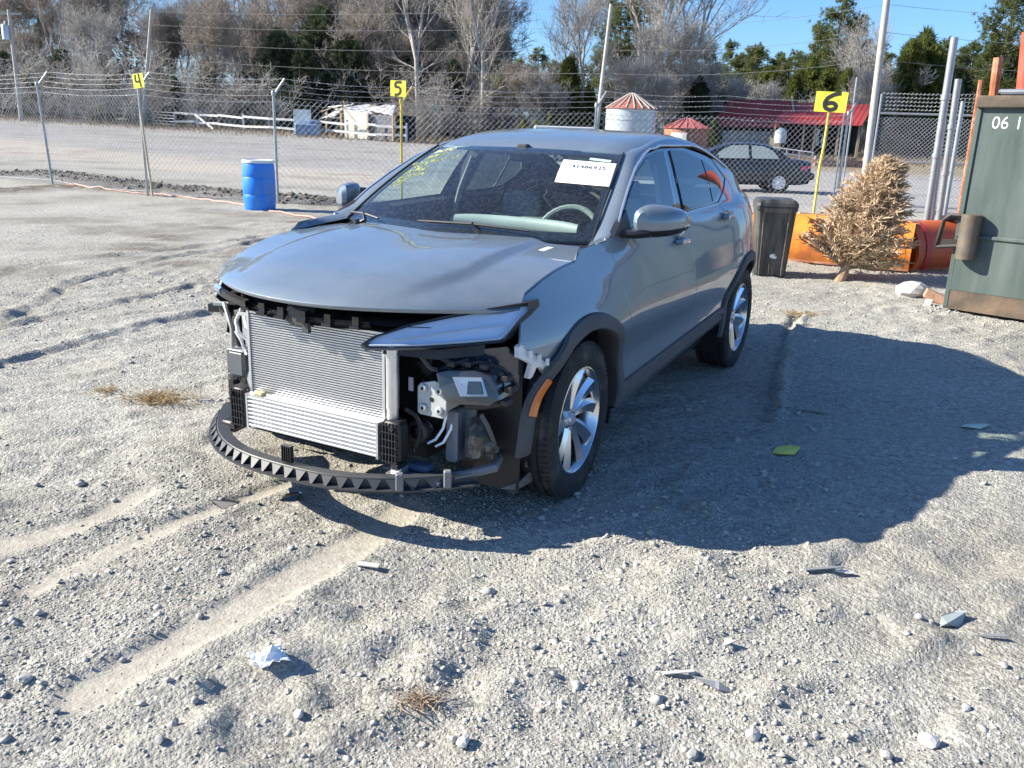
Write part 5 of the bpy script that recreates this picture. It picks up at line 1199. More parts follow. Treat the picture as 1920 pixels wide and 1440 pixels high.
# ------------------------------------------------------------------ things on the lot
# blue drum
p = on(489, 384); p = Vector((far(488, 16.2, .06).x, 16.2, 0)); p.z = gz(p.x, p.y) - .01
M_blue_d = mat('blue_drum_plastic', (.010, .20, .74), .42, var=.14, scale=4, stain=(.10, .26, .55), stain_amt=.55, stain_scale=6, streak=5)
dr = thing('blue_drum', 'bright blue plastic drum with a white lid standing at the fence', 'barrel', tuple(p))
mb = MB(); mb.lathe([(0, .0), (.262, 0), (.272, .02), (.280, .08), (.288, .20), (.291, .27), (.284, .285), (.291, .30), (.293, .44), (.291, .58), (.284, .595), (.291, .61), (.288, .70), (.278, .80), (.268, .845), (.262, .855), (0, .855)], 48); mb.build('shell', M_blue_d, dr)
mb = MB(); mb.lathe([(.262, .845), (.285, .845), (.288, .86), (.286, .895), (.270, .90), (.255, .885), (0, .885)], 40); mb.box((.30, 0, .865), (.05, .04, .02)); mb.build('lid', M_white, dr)
# hose along the fence
mb = MB(); hp = [on(*a, .012) for a in ((125, 347), (160, 352), (220, 358), (300, 366), (370, 374), (440, 382), (475, 388), (500, 396), (545, 404), (590, 411), (640, 420), (690, 440))]
P = resample([tuple(v) for v in hp], .15, False)
for _ in range(4): P[1:-1] = (P[:-2] + 2 * P[1:-1] + P[2:]) / 4
P[:, 2] = ground_z(P[:, 0], P[:, 1])[0] + .016
mb.tube([tuple(v) for v in P], .017, 6); ho = mb.build('water_hose', mat('faded_red_hose', (.50, .24, .18), .6, var=.25, scale=1.5), None); tag(ho, 'faded pink red hose lying along the ground past the blue drum', 'hose')
# black wheelie bin
p = on(1450, 519); bw = .50
bin_ = thing('black_bin', 'scuffed black plastic bin with a recessed front panel beside the car', 'bin', (p.x - .01, p.y + .22, p.z), R(-9))
M_bin = mat('bin_plastic', (.030, .031, .032), .42, var=.25, scale=5, stain=(.13, .12, .10), stain_amt=.7, stain_scale=9, streak=4)
mb = MB(); rows = []
for z, wx, wy in ((0, .185, .20), (.04, .195, .21), (.45, .215, .24), (.80, .235, .265), (.815, .25, .28), (.86, .25, .28)):
    rows.append([(sx * (wx - (.03 if k else 0)), sy * (wy - (0 if k else .03)), z) for sx, sy, k in ((-1, -1, 0), (-1, -1, 1), (1, -1, 1), (1, -1, 0), (1, 1, 0), (1, 1, 1), (-1, 1, 1), (-1, 1, 0))])
mb.loft(rows, smooth_=False); mb.build('body', M_bin, bin_)
mb = MB(); rows = []
for z, wx, wy in ((.862, .255, .29), (.90, .25, .285), (.935, .22, .25), (.945, .17, .20)): rows.append([(sx * (wx - (.04 if k else 0)), sy * (wy - (0 if k else .04)), z) for sx, sy, k in ((-1, -1, 0), (-1, -1, 1), (1, -1, 1), (1, -1, 0), (1, 1, 0), (1, 1, 1), (-1, 1, 1), (-1, 1, 0))])
mb.loft(rows, smooth_=False); mb.build('lid', M_bin, bin_)
for x0, x1 in ((-.135, -.155), (.135, .155), (-.02, -.02)):
    mb = MB(); z1 = .80 if x0 != -.02 else .16; mb.loft([[(x0 + s * .012, -.205 - .028, 0.02), (x0 + s * .012, -.20, 0.02)] for s in (-1, 1)] if False else [[(x0 - .012, -.212, .02), (x0, -.232, .02), (x0 + .012, -.212, .02)], [(x1 - .012, -.212 - .062 * z1 / .8, z1), (x1, -.232 - .062 * z1 / .8, z1), (x1 + .012, -.212 - .062 * z1 / .8, z1)]], caps=False, closed=False, smooth_=False); mb.build('rib', M_bin, bin_)
mb = MB(); mb.prism([(-.17, .68), (-.17, .84), (.17, .84), (.17, .68), (.14, .68), (.14, .79), (-.14, .79), (-.14, .68)], .035, lambda u, v, w_: (u, -.255 - w_, v)); mb.build('handle_recess', M_bin, bin_)
mb = MB(); mb.prism([(-.02, .235), (.05, .225), (.065, .25), (.02, .262), (.05, .275), (0, .285), (-.03, .262)], .003, lambda u, v, w_: (u, -.228 - w_, v)); mb.build('torn_sticker', M_white, bin_); bin_.scale = (.93, .93, .95)
# orange blade
M_or = mat('orange_paint', (.85, .28, .03), .5, var=.18, scale=2.5, stain=(.36, .10, .05), stain_amt=.4, stain_scale=2)
M_or2 = mat('red_stripe_paint', (.50, .04, .03), .5)
OA, OB = on(1440, 506), on(1800, 536)
OA, OB = Vector((far(1400, 11.6, 0).x, 11.6, 0)), Vector((far(1810, 10.35, 0).x, 10.35, 0))
prof = [(-.02, .03), (-.07, .12), (-.09, .24), (-.075, .36), (-.03, .47), (.05, .56), (.15, .61), (.24, .62), (.24, .58), (.15, .57), (.07, .52), (.0, .44), (-.04, .33), (-.05, .2), (-.02, .1), (.03, .03)]
def blade(A_, B_, label, m, z0=0.):
    root = thing('orange_blade', label, 'blade', (A_.x, A_.y, gz(A_.x, A_.y) + z0), 0, 'steel plough blades'); bl = B_ - A_; t = bl.normalized(); n_ = Vector((-t.y, t.x, 0))
    mb = MB(); mb.loft([[bl * u + n_ * y + Vector((0, 0, z + .004 * math.sin(23 * u))) for y, z in prof] for u in np.linspace(0, 1, 12)]); mb.build('blade_plate', m, root)
    mb = MB(); mb.loft([[bl * u + n_ * (y - .012) + Vector((0, 0, z)) for y, z in ((-.02, .02), (-.02, .10), (.0, .10), (.0, .02))] for u in (0, 1)], smooth_=False); mb.build('cutting_edge', M_rust, root)
    for u in (.06, .36, .66, .95):
        mb = MB(); mb.loft([[bl * v + n_ * y + Vector((0, 0, z)) for y, z in ((.0, .05), (.0, .50), (.22, .55), (.30, .05))] for v in (u, u + .02)], smooth_=False); mb.build('stiffener', m, root)
    return root, bl, n_
OM = Vector((far(1702, 10.85, 0).x, 10.85, 0))
rb_, bl, n_ = blade(Vector((far(1400, 11.7, 0).x, 11.7, 0)), OM, 'long sun bleached orange steel blade lying behind the black bin and dead tree', M_or)
rb2, bl2, n2 = blade(OM + Vector((.03, .02, 0)), Vector((far(1835, 11.5, 0).x, 11.5, 0)), 'darker red orange steel blade between the dead tree and the dumpster', mat('shaded_orange_paint', (.52, .10, .02), .5, var=.2, scale=2.5, stain=(.28, .08, .04), stain_amt=.4, stain_scale=2))  # the dead tree's shade is put into this darker orange
mb = MB(); mb.loft([[bl2 * u + n2 * (y - .012) + Vector((0, 0, z)) for y, z in prof[:7]] for u in (.10, .17)], caps=False, closed=False); mb.build('red_stripe', M_or2, rb2)
mb = MB(); mb.box(tuple(bl2 * .62 + n2 * .16 + Vector((0, 0, .65))), (.22, .10, .06), bev=.01); mb.build('bracket', M_blk, rb2)
# timber rail on posts behind the bin
M_wood = mat('weathered_timber', (.42, .30, .19), .8, var=.3, scale=14, bump=.4, bscale=50)
tp = far(1395, 12.2, 0.); tr_ = thing('timber_barrier', 'low timber rail on short posts behind the black bin', 'barrier', (tp.x, tp.y, 0))
te = far(1560, 12.1, 0.).x - tp.x; zr = zat(tp, 398)
mb = MB(); mb.box((te / 2, 0, zr - .05), (te, .06, .10), bev=.006); mb.build('rail', M_wood, tr_)
for t_ in (.05, .42, .62, .72, .95): mb = MB(); mb.box((te * t_, .05, (zr - .1) / 2), (.10, .05, zr - .1)); mb.build('post', M_wood, tr_)
mb = MB(); mb.box((te * .78, -.09, zr - .03), (.55, .10, .09), Matrix.Rotation(.06, 3, 'Y')); mb.build('loose_board', M_wood, tr_)
# dead conifer, brown and dry
M_tan = mat('dry_needles', (.56, .42, .275), .85, var=.42, scale=9); M_tan2 = mat('dry_twig', (.33, .25, .17), .9, var=.3, scale=8)
p = on(1574, 527); dt = thing('dead_conifer', 'dried out tan conifer with a sawn trunk leaning by the orange blade', 'tree', tuple(p))
tip = Vector((.47, .26, 1.36)); mb = MB(); mb.tube([(-.02, -.02, -.03), (.04, .02, .10), tuple(tip * .3), tuple(tip * .7), tuple(tip)], [.062, .052, .04, .022, .006], 9); mb.build('trunk', mat('sawn_trunk', (.36, .25, .16), .9, var=.3, scale=14, bump=.5, bscale=60), dt)
A, B, W_, TA, TB, TW = [], [], [], [], [], []
ax = tip.normalized(); e1 = ax.cross(Vector((0, 1, 0))).normalized(); e2 = ax.cross(e1)
for i in range(520):
    t_ = .09 + .90 * (i / 520) ** .92; a = i * 2.39996 + rnd.uniform(-.4, .4); c_ = tip * t_; Lb = (.66 * (1 - t_) ** .72 + .08) * rnd.uniform(.6, 1.1)
    d = (e1 * math.cos(a) + e2 * math.sin(a)) * .92 + ax * rnd.uniform(.30, .62); d.normalize()
    pts = [c_ + d * Lb * s + Vector((0, 0, -.10 * Lb * s * s)) for s in np.linspace(0, 1, 5)]
    for u, v in zip(pts[:-1], pts[1:]):
        if u.z < .02: u.z = .02
        if v.z < .02: v.z = .02
        TA.append(u[:]); TB.append(v[:]); TW.append(.007 * (1 - t_ * .5))
    for k in range(int(27 * Lb / .5) + 8):
        s = rnd.uniform(.22, 1.0); q_ = c_ + d * Lb * s + Vector((0, 0, -.10 * Lb * s * s)); q_.z = max(q_.z, .03)
        nd = d * rnd.uniform(.5, 1.1) + Vector((rnd.gauss(0, .55), rnd.gauss(0, .55), rnd.gauss(0.05, .45))); nd.normalize(); ln = rnd.uniform(.045, .11)
        e_ = q_ + nd * ln; e_.z = max(e_.z, .015); A.append(q_[:]); B.append(e_[:]); W_.append(rnd.uniform(.0035, .0072))
dt.scale = (1.05, 1, 1)
V, Fq = prisms(TA, TB, TW, np.array(TW) * .7); o = link('branches', mesh_np('branches', V, Fq), dt, M_tan2); o['kind'] = 'stuff'
A, B, W_ = np.array(A), np.array(B), np.array(W_); mdl = A * .45 + B * .55
V, Fq = prisms(A, mdl, W_ * .5, W_, 4); V2, F2 = prisms(mdl, B, W_, W_ * .15, 4); o = link('needles', mesh_np('needles', np.concatenate([V, V2]), np.concatenate([Fq, F2 + len(V)])), dt, M_tan); o['kind'] = 'stuff'
# dumpster
DA, DB = on(1768, 583), on(1920, 607); du_ = Vector((DB.x - DA.x, DB.y - DA.y, 0)).normalized(); yaw = math.atan2(du_.y, du_.x)
M_dg = mat('dumpster_green', (.052, .080, .068), .5, var=.18, scale=2.2, stain=(.12, .145, .135), stain_amt=.8, stain_scale=3.5, bump=.12, bscale=9, streak=7)
M_db = mat('dumpster_brown', (.085, .066, .046), .7, var=.4, scale=5, stain=(.20, .13, .08), stain_amt=.6, stain_scale=4, bump=.2, bscale=30)
dump = thing('dumpster', 'battered green steel dumpster with a brown rim and white stencilled numbers', 'dumpster', (DA.x, DA.y, gz(DA.x, DA.y)), yaw)
def zrow(py, px=1800): return zat(Vector((DA.x, DA.y, 0)), py)
H0, H1, H2, HT = .215, .60, zat(Vector((DA.x, DA.y, 0)), 205), zat(Vector((DA.x, DA.y, 0)), 182)
def face(z0, z1, m, nm, y0=0., y1=None, th=.02): mb = MB(); y1 = y0 if y1 is None else y1; mb.prism([(0, 0), (1.9, 0), (1.9, 1), (0, 1)], th, lambda u, v, w_: (u, (y0 + (y1 - y0) * v) + w_, z0 + (z1 - z0) * v)); return mb.build(nm, m, dump)
face(.03, H0, M_db, 'skirt', .0); face(H0, .72, M_dg, 'lower_panel', -.004, .0); face(.745, H2, M_dg, 'upper_panel', .012)
mb = MB(); mb.box((.95, .005, .732), (1.9, .05, .035), bev=.008); mb.build('rib', M_dg, dump)
mb = MB(); mb.box((.95, .0, (H2 + HT) / 2), (1.92, .09, HT - H2), bev=.01); mb.build('rim', M_db, dump)
mb = MB(); mb.box((.012, .03, H2 / 2 + .02), (.045, .07, H2 - .04), bev=.006); mb.build('corner_post', M_dg, dump)
mb = MB(); mb.box((.0, .65, HT / 2), (.02, 1.3, HT - .06)); mb.box((1.9, .65, HT / 2), (.02, 1.3, HT - .06)); mb.box((.95, 1.3, HT / 2), (1.9, .02, HT - .06)); mb.box((.95, .65, .06), (1.86, 1.26, .04)); mb.build('side_walls', M_dg, dump)
mb = MB(); mb.box((1.0, .60, HT + .025), (1.75, 1.1, .04), Matrix.Rotation(R(-1.5), 3, 'X'), bev=.012); mb.tube([(.16, .03, HT + .03), (1.9, .03, HT + .045)], .025, 8); mb.build('lid', mat('blue_grey_lid', (.16, .18, .21), .5), dump)
zp = zat(Vector((DA.x, DA.y, 0)), 440)
mb = MB(); mb.tube([(.13, -.075, zp - .22), (.13, -.075, zp + .19)], .085, 16); mb.box((.13, -.03, zp - .015), (.15, .06, .40)); mb.build('fork_pocket', mat('worn_pocket_steel', (.14, .12, .09), .5, .2, var=.35, scale=5, stain=(.26, .14, .07), stain_amt=.4), dump)
mb = MB(); mb.prism([(-.16, -.16), (.04, -.16), (.06, .19), (-.07, .19), (-.115, .15)], .012, lambda u, v, w_: (u, -.04 + w_, zp + v)) if False else None
mb = MB(); mb.tube([(.05, -.05, zp + .17), (-.06, -.05, zp + .17), (-.115, -.05, zp + .12), (-.135, -.05, zp - .05), (-.15, -.05, zp - .14), (.05, -.05, zp - .11)], .021, 6); mb.prism([(-.155, -.15), (.04, -.13), (.04, -.05), (-.11, -.06)], .015, lambda u, v, w_: (u, -.05 + w_, zp + v)); mb.build('hook', mat('dark_iron', (.035, .03, .028), .6, .3), dump)
M_sten = mat('stencil_white', (.72, .72, .68), .7, var=.1, stain=(.12, .15, .13), stain_amt=.45, stain_scale=40)
tv, tf = text_mesh('06 1', 1.0); mb = MB(); zs = zat(Vector((DA.x, DA.y, 0)), 243); hs = .155
mb.add([(.13 + v[0] * hs * .95 + v[1] * .00, -.003 + .012 * 0, zs + v[1] * hs) for v in tv], tf); mb.v = [(a, .0095, c_) for a, b, c_ in mb.v]; mb.build('stencil_number', M_sten, dump, fix=False)
# concrete lump, brick, tile
def lump(name, label, cat, p, size, m, seed, rot=0, group=None, flat=1.):
    q = np.random.RandomState(seed); bm = bmesh.new(); bmesh.ops.create_icosphere(bm, subdivisions=2, radius=1)
    nv = [Vector(q.normal(0, 1, 3)).normalized() for _ in range(9)]; dv = q.uniform(.55, .95, 9)
    for v in bm.verts:
        k = 1.0
        for a, d in zip(nv, dv):
            s = v.co.normalized().dot(a)
            if s > .05: k = min(k, d / s)
        v.co *= k * (1 + q.normal(0, .02)); v.co = Vector((v.co.x * size[0], v.co.y * size[1], max(-.35, v.co.z * flat) * size[2]))
    me = bpy.data.meshes.new(name); bm.to_mesh(me); bm.free(); o = link(name, me, None, m); o.location = p; o.rotation_euler = (0, 0, rot); return tag(o, label, cat, group)
M_conc = mat('pale_concrete', (.52, .51, .48), .9, var=.12, scale=9, bump=.5, bscale=60); M_rock = mat('grey_rock', (.36, .35, .33), .9, var=.25, scale=14, bump=.4, bscale=50)
p = on(1712, 556); lump('concrete_chunk', 'pale broken concrete lump on the gravel left of the dumpster', 'rubble', (p.x, p.y + .05, p.z + .04), (.20, .13, .12), M_conc, 3, .3)
p = on(1752, 566); mb = MB(); mb.box((0, 0, .05), (.22, .15, .09), Matrix.Rotation(.35, 3, 'Y'), bev=.008); o = mb.build('broken_brick', mat('brick_clay', (.42, .24, .16), .9, var=.25, scale=16, bump=.4)); o.location = (p.x, p.y, p.z); o.rotation_euler = (0, 0, -.4); tag(o, 'reddish brown broken brick between concrete lump and dumpster', 'brick')
p = on(1738, 572); mb = MB(); mb.box((0, 0, .02), (.16, .07, .012), Matrix.Rotation(-.5, 3, 'Y')); o = mb.build('slate_piece', M_rock); o.location = p; o.rotation_euler = (0, 0, .9); tag(o, 'thin grey slate leaning against the broken brick', 'rubble')
# litter on the near ground
p = on(506, 1240); mb = MB(); q = np.random.RandomState(8); n_ = 9; g_ = [[((i / (n_ - 1) - .5) * .10 + q.normal(0, .005), (j / (n_ - 1) - .5) * .085 + q.normal(0, .005), .006 + abs(q.normal(0, .009)) + .028 * math.exp(-(((i - 5) / 2.2) ** 2 + ((j - 4) / 2.4) ** 2))) for j in range(n_)] for i in range(n_)]
mb.loft(g_, caps=False, closed=False, smooth_=False); o = mb.build('crumpled_paper', mat('paper_litter', (.84, .84, .85), .8, var=.03), fix=False); o.location = p; o.rotation_euler = (0, 0, .5); tag(o, 'crumpled white paper lying alone on the near ground', 'litter')
def shard(px, py, sz, m, label, rot, name='plastic_shard', poly=None, bend=.012):
    p = on(px, py); pl = poly or [(-.5, -.3), (.1, -.42), (.5, -.1), (.35, .32), (-.2, .4), (-.52, .12)]; mb = MB(); n = len(pl)
    a = [(u * sz[0], v * sz[1], .010 + bend * math.sin(5 * u + 3 * v)) for u, v in pl]; b = [(x, y, z + .004) for x, y, z in a]; mb.add(a + b, [list(range(n))[::-1], [n + i for i in range(n)]] + [[i, (i + 1) % n, n + (i + 1) % n, n + i] for i in range(n)])
    o = mb.build(name, m); o.location = p; o.rotation_euler = (rnd.uniform(-.12, .12), rnd.uniform(-.12, .12), rot); return tag(o, label, 'litter')
M_gp = mat('grey_plastic_scrap', (.22, .23, .24), .5); M_yp = mat('yellow_scrap', (.70, .68, .12), .5); M_pg = mat('pale_green_scrap', (.52, .62, .50), .6)
shard(547, 936, (.10, .06), M_gloss, 'glossy black plastic fragment just in front of the bumper strip', .2, bend=.02)
shard(425, 948, (.14, .09), M_blk, 'dull black plastic fragment left of the glossy black one', -.4, bend=.025)
shard(1475, 848, (.15, .12), M_yp, 'bright yellow scrap lying in the shadow of the car', .3, 'paper_scrap')
shard(1828, 802, (.16, .08), M_pg, 'pale green scrap near the far end of the car shadow', 0, 'paper_scrap')
shard(1495, 770, (.35, .02), M_gp, 'thin pale stick lying in the shadow of the car', -.25, 'trim_strip', [(-.5, -.4), (.5, -.5), (.5, .5), (-.5, .4)], .004)
shard(1545, 1069, (.15, .03), M_gp, 'grey plastic strip on sunlit ground below the shadow', .08, 'trim_strip', [(-.5, -.5), (.5, -.35), (.45, .5), (-.5, .5)], .004)
shard(1577, 1076, (.09, .025), M_white, 'small white strip touching the grey plastic strip', -.35, 'trim_strip', [(-.5, -.5), (.5, -.35), (.45, .5), (-.5, .5)], .004)
shard(1272, 1267, (.10, .022), M_white, 'white plastic strip at the lower right foreground', .12, 'trim_strip', [(-.5, -.5), (.5, -.35), (.45, .5), (-.5, .5)], .004)
shard(1335, 1290, (.12, .03), M_gp, 'bent grey strip right of the white strip', -.6, 'trim_strip', [(-.5, -.5), (.2, -.35), (.5, .6), (.1, .5), (-.5, .4)], .01)
shard(690, 1064, (.085, .03), mat('pale_tile', (.55, .53, .49), .7), 'small pale bar of debris beside the smooth tyre track', -.15, 'trim_strip', [(-.5, -.5), (.5, -.5), (.5, .5), (-.5, .5)], .0)
shard(1365, 1215, (.05, .04), M_conc, 'whitish triangular chip in the right foreground', .3, 'stone_chip', [(-.5, -.4), (.5, -.2), (0, .5)])
shard(1785, 1168, (.12, .07), mat('grey_green_scrap', (.27, .31, .31), .4), 'grey green plastic scrap among pebbles at the right', .5, bend=.03)
shard(1858, 1198, (.10, .03), M_gp, 'dark grey splinter right of the grey green scrap', -.2, 'trim_strip', [(-.5, -.2), (.5, -.3), (.3, .4)], .004)
# dry grass tufts
M_straw = mat('dry_straw', (.46, .34, .19), .9, var=.3, scale=30)
def tuft(px, py, rad, n, label, hgt, m=M_straw):
    p = on(px, py); A, B = [], []
    for _ in range(n):
        a, r_ = rnd.uniform(0, 6.28), rad * abs(rnd.gauss(0, .55)); c_ = Vector((r_ * math.cos(a) * 1.7, r_ * math.sin(a), rnd.uniform(0, hgt * .3))); d = Vector((rnd.gauss(0, 1), rnd.gauss(0, 1), abs(rnd.gauss(0, .35)))); d.normalize(); A.append(c_[:]); B.append((c_ + d * rnd.uniform(.3, 1) * hgt * 1.6)[:])
    V, Fq = prisms(A, B, np.full(n, .0017), np.full(n, .0008)); o = link('straw_tuft', mesh_np('straw_tuft', V, Fq), None, m); o.location = p; return tag(o, label, 'dry grass')
tuft(300, 752, .12, 520, 'clump of dry yellow straw left of the bumper strip', .07); tuft(790, 1315, .065, 130, 'thin dry reddish straw in the near foreground', .035, mat('reddish_straw', (.38, .28, .19), .9, var=.3, scale=30)); tuft(455, 735, .06, 120, 'wisp of dry straw beside the car front', .04); tuft(1500, 590, .12, 260, 'dead weeds at the tail of the car shadow', .06); tuft(200, 735, .07, 90, 'sparse dry stalks left of the straw clump', .05)
# larger loose stones
big = [(50, 1275, .045), (150, 910, .05), (215, 940, .03), (325, 1365, .045), (300, 1390, .03), (365, 1313, .03), (870, 1395, .05), (850, 1390, .035), (540, 1300, .026), (375, 1158, .030), (415, 1075, .03), (985, 1250, .028), (895, 1285, .026), (70, 910, .03), (20, 1055, .028), (105, 1335, .025), (720, 1165, .02), (1245, 925, .022), (1790, 862, .03), (1722, 1160, .035), (1745, 1168, .028), (1826, 1228, .03), (1700, 1190, .025), (1400, 1125, .025), (1000, 1215, .03), (1120, 1225, .028), (1740, 1395, .06), (1660, 1420, .04), (1300, 1420, .04), (1410, 1385, .05), (560, 1345, .035), (230, 1240, .025), (485, 945, .02), (920, 912, .03), (700, 600, .02), (330, 905, .025), (260, 1010, .022), (600, 1000, .03), (545, 1030, .028), (780, 1000, .022), (1010, 1050, .02), (1090, 1090, .022), (1560, 1240, .024), (1620, 1150, .02), (1460, 1320, .03), (1530, 1385, .03), (1810, 1330, .03), (1880, 1250, .03), (840, 1180, .022), (640, 1260, .02)]
for i, (px, py, r_) in enumerate(big):
    p = on(px, py); lump('loose_stone', 'grey angular stone lying loose on the gravel', 'stone', (p.x, p.y, p.z + r_ * .2), (r_ * .52, r_ * .44, r_ * .36), M_conc if i % 4 == 2 else M_rock, 40 + i, rnd.uniform(0, 6), 'loose stones on the gravel')
# ------------------------------------------------------------------ parked dark car beyond the fence
def lathe_wheel(parent, x, y, r, wdt, sgn, mtyre, mcap):
    mb = MB(); mb.lathe([(r * .62, -wdt / 2), (r * .93, -wdt / 2), (r, -wdt * .38), (r, wdt * .38), (r * .93, wdt / 2), (r * .62, wdt / 2)], 32, 'y'); o = mb.build('wheel', mtyre, parent); o.location = (x, y, r)
    c = MB(); c.lathe([(r * .64, sgn * wdt * .40), (r * .60, sgn * wdt * .50), (r * .30, sgn * wdt * .46), (0, sgn * wdt * .52)], 32, 'y'); cap = c.build('hub_cap', mcap, o)
    h = MB()
    for k in range(8): a = 2 * math.pi * k / 8; h.lathe([(0, sgn * (wdt * .49 + .004)), (r * .075, sgn * (wdt * .49 + .003))], 8, 'y', c=(r * .46 * math.cos(a), 0, r * .46 * math.sin(a)))
    h.build('cap_hole', M_black, cap); return o
M_sed = mat('dark_sedan_paint', (.010, .011, .013), .3, .0, coat=.5, var=.1)
sp = far(1508, 27.3, 0.); sed = thing('parked_sedan', 'dark older sedan with white hub caps parked beyond the fence', 'car', (sp.x - .05, 27.3, 0), R(176))
# local: x backwards from nose? here x runs from the tail (0) forward (4.55)
L_ = [(0.0, .34, .80, .70), (.05, .30, .93, .80), (.35, .26, .985, .855), (1.0, .24, .985, .87), (1.9, .22, .955, .88), (2.9, .22, .93, .88), (3.5, .24, .88, .865), (4.2, .27, .77, .82), (4.5, .32, .66, .74), (4.58, .38, .58, .66)]
def sec(x, zb_, zt, w_): return [(x, -w_ * .86, zb_), (x, -w_, zb_ + .10), (x, -w_ * 1.02, (zb_ + zt) / 2 + .05), (x, -w_ * .97, zt - .06), (x, -w_ * .86, zt), (x, 0, zt + .02), (x, w_ * .86, zt), (x, w_ * .97, zt - .06), (x, w_ * 1.02, (zb_ + zt) / 2 + .05), (x, w_, zb_ + .10), (x, w_ * .86, zb_)]
mb = MB(); mb.loft([sec(*a) for a in L_]); mb.build('body', M_sed, sed)
G_ = [(.55, .985, .62, .30), (.95, 1.24, .66, .7), (1.35, 1.40, .62, 1), (1.9, 1.445, .61, 1), (2.45, 1.41, .62, 1), (2.95, 1.22, .68, .8), (3.4, .93, .72, .3)]
mb = MB(); mb.loft([[(x, -.80, .93), (x, -w_ - .05 * (1 - k), zt - .04), (x, -w_ * .8, zt), (x, w_ * .8, zt), (x, w_ + .05 * (1 - k), zt - .04), (x, .80, .93)] for x, zt, w_, k in G_], closed=False, caps=False); mb.build('cabin', M_sed, sed)
M_sgl = mat('sedan_window', (.30, .34, .32), .08, coat=1, var=.15, scale=1.2)
def swin(pts):
    for s in (-1, 1): mb = MB(); mb.prism(pts, .008, lambda u, v, w_: (u, s * (.815 - (v - .93) * .36 + w_), v)); mb.build('side_window', M_sgl, sed)
swin([(.98, .99), (1.78, .985), (1.82, 1.36), (1.45, 1.34), (1.15, 1.20)]); swin([(1.87, .985), (2.95, .96), (2.72, 1.17), (2.42, 1.34), (1.91, 1.37)])
M_tl = mat('red_tail_lens', (.70, .01, .05), .15, coat=1)
for s in (-1, 1):
    mb = MB(); mb.loft([[(.02, s * .45, .66), (.02, s * .45, .80)], [(-.005, s * .62, .64), (0, s * .62, .82)], [(.04, s * .80, .64), (.05, s * .79, .82)], [(.34, s * .885, .70), (.36, s * .875, .80)]], caps=False, closed=False); mb.build('tail_lamp', M_tl, sed)
    for x in (.95, 3.65): lathe_wheel(sed, x, s * .80, .315, .20, s, M_rub, M_white)
    mb = MB(); mb.box((2.3, s * .895, .56), (2.1, .015, .045)); mb.build('side_moulding', mat('dark_moulding', (.04, .04, .042), .5), sed)
    mb = MB(); mb.box((2.85, s * .95, 1.0), (.12, .20, .13), bev=.03); mb.build('side_mirror', M_sed, sed)
    mb = MB(); mb.box((1.62, s * .895, .82), (.18, .02, .03)); mb.box((2.45, s * .895, .82), (.18, .02, .03)); mb.build('door_handle', M_sed, sed)
mb = MB(); mb.box((-.02, 0, .52), (.14, 1.62, .20), bev=.03); mb.build('rear_bumper', M_sed, sed)

# ------------------------------------------------------------------ farm buildings
def bld(name, label, px, Y, yaw=0): p = far(px, Y); return thing(name, label, 'building', tuple(p), yaw), p
M_redroof = mat('red_metal_roof', (.38, .05, .038), .5, .1, var=.16, scale=1.2, stain=(.27, .08, .05), stain_amt=.35, stain_scale=1.5)
M_grey = mat('weathered_boards', (.40, .38, .34), .9, var=.25, scale=6, stain=(.36, .24, .13), stain_amt=.3)
M_sheet = mat('bare_metal_sheet', (.58, .60, .62), .45, .4, var=.15, scale=2)
barn, bp = bld('barn', 'low old barn with two red metal roof sections and an open dark bay', 1480, 74, R(-10))
S = F / 74.5 / .985
def X_(px): return (px - 1480) / S
def Zb(py, dy=0.): return zat(Vector((bp.x, bp.y + dy, 0)), py) - bp.z
def roof(x0t, x1t, zt, yt, x0b, x1b, zb_, yb_, nm, par, m, n, sag=.03):
    r = MB(); r.prism([(0, 0), (1, 0), (1, 1), (0, 1)], .05, lambda u, v, w_: ((x0b + (x1b - x0b) * u) * (1 - v) + (x0t + (x1t - x0t) * u) * v, yb_ + (yt - yb_) * v, zb_ + (zt - zb_) * v + w_)); ro = r.build(nm, m, par)
    for k in range(n + 1):
        u = k / n; s_ = MB(); a = Vector((x0b + (x1b - x0b) * u, yb_, zb_ + .06)); b = Vector((x0t + (x1t - x0t) * u, yt, zt + .06)); s_.tube([a, (a + b) / 2 - Vector((0, 0, sag * .5)), b], .035, 5); s_.build('seam', m, ro)
    return ro
ze, zr1 = Zb(241), Zb(190, 3.2); ze2, zr2 = Zb(233, -1.0), Zb(193, 3.2)
roof(X_(1368), X_(1481), zr1, 3.2, X_(1338), X_(1456), ze, -.2, 'roof', barn, M_redroof, 14)
roof(X_(1484), X_(1626), zr2, 3.2, X_(1441), X_(1592), ze2, -1.4, 'roof', barn, M_redroof, 17)
roof(X_(1372), X_(1622), zr2 - .1, 3.3, X_(1372), X_(1622), ze, 6.4, 'rear_roof', barn, M_redroof, 10)
mb = MB(); mb.box((X_(1481), 2.3, (zr1 + ze) / 2 + .9), (.10, 3.0, .10), Matrix.Rotation(.45, 3, 'X')); mb.box((X_(1481), 3.2, zr1 + .08), (.3, .3, .1)); mb.build('roof_flashing', mat('rusty_flashing', (.55, .42, .32), .7, var=.2), barn)
bd0 = None
for k in range(26):
    x = X_(1347) + .195 * k
    if x > X_(1452): break
    mb = MB(); h = Zb(249) + rnd.uniform(-.05, .06); mb.box((x, .25, h / 2), (.18, .03, h)); mb.build('board', M_grey, barn)
mb = MB(); mb.box(((X_(1347) + X_(1452)) / 2, .45, ze / 2), (X_(1452) - X_(1347) - .1, .05, ze)); mb.box(((X_(1456) + X_(1590)) / 2, 3.0, ze2 / 2), (X_(1590) - X_(1456), .06, ze2 + .6)); mb.build('dark_interior', M_dark, barn)
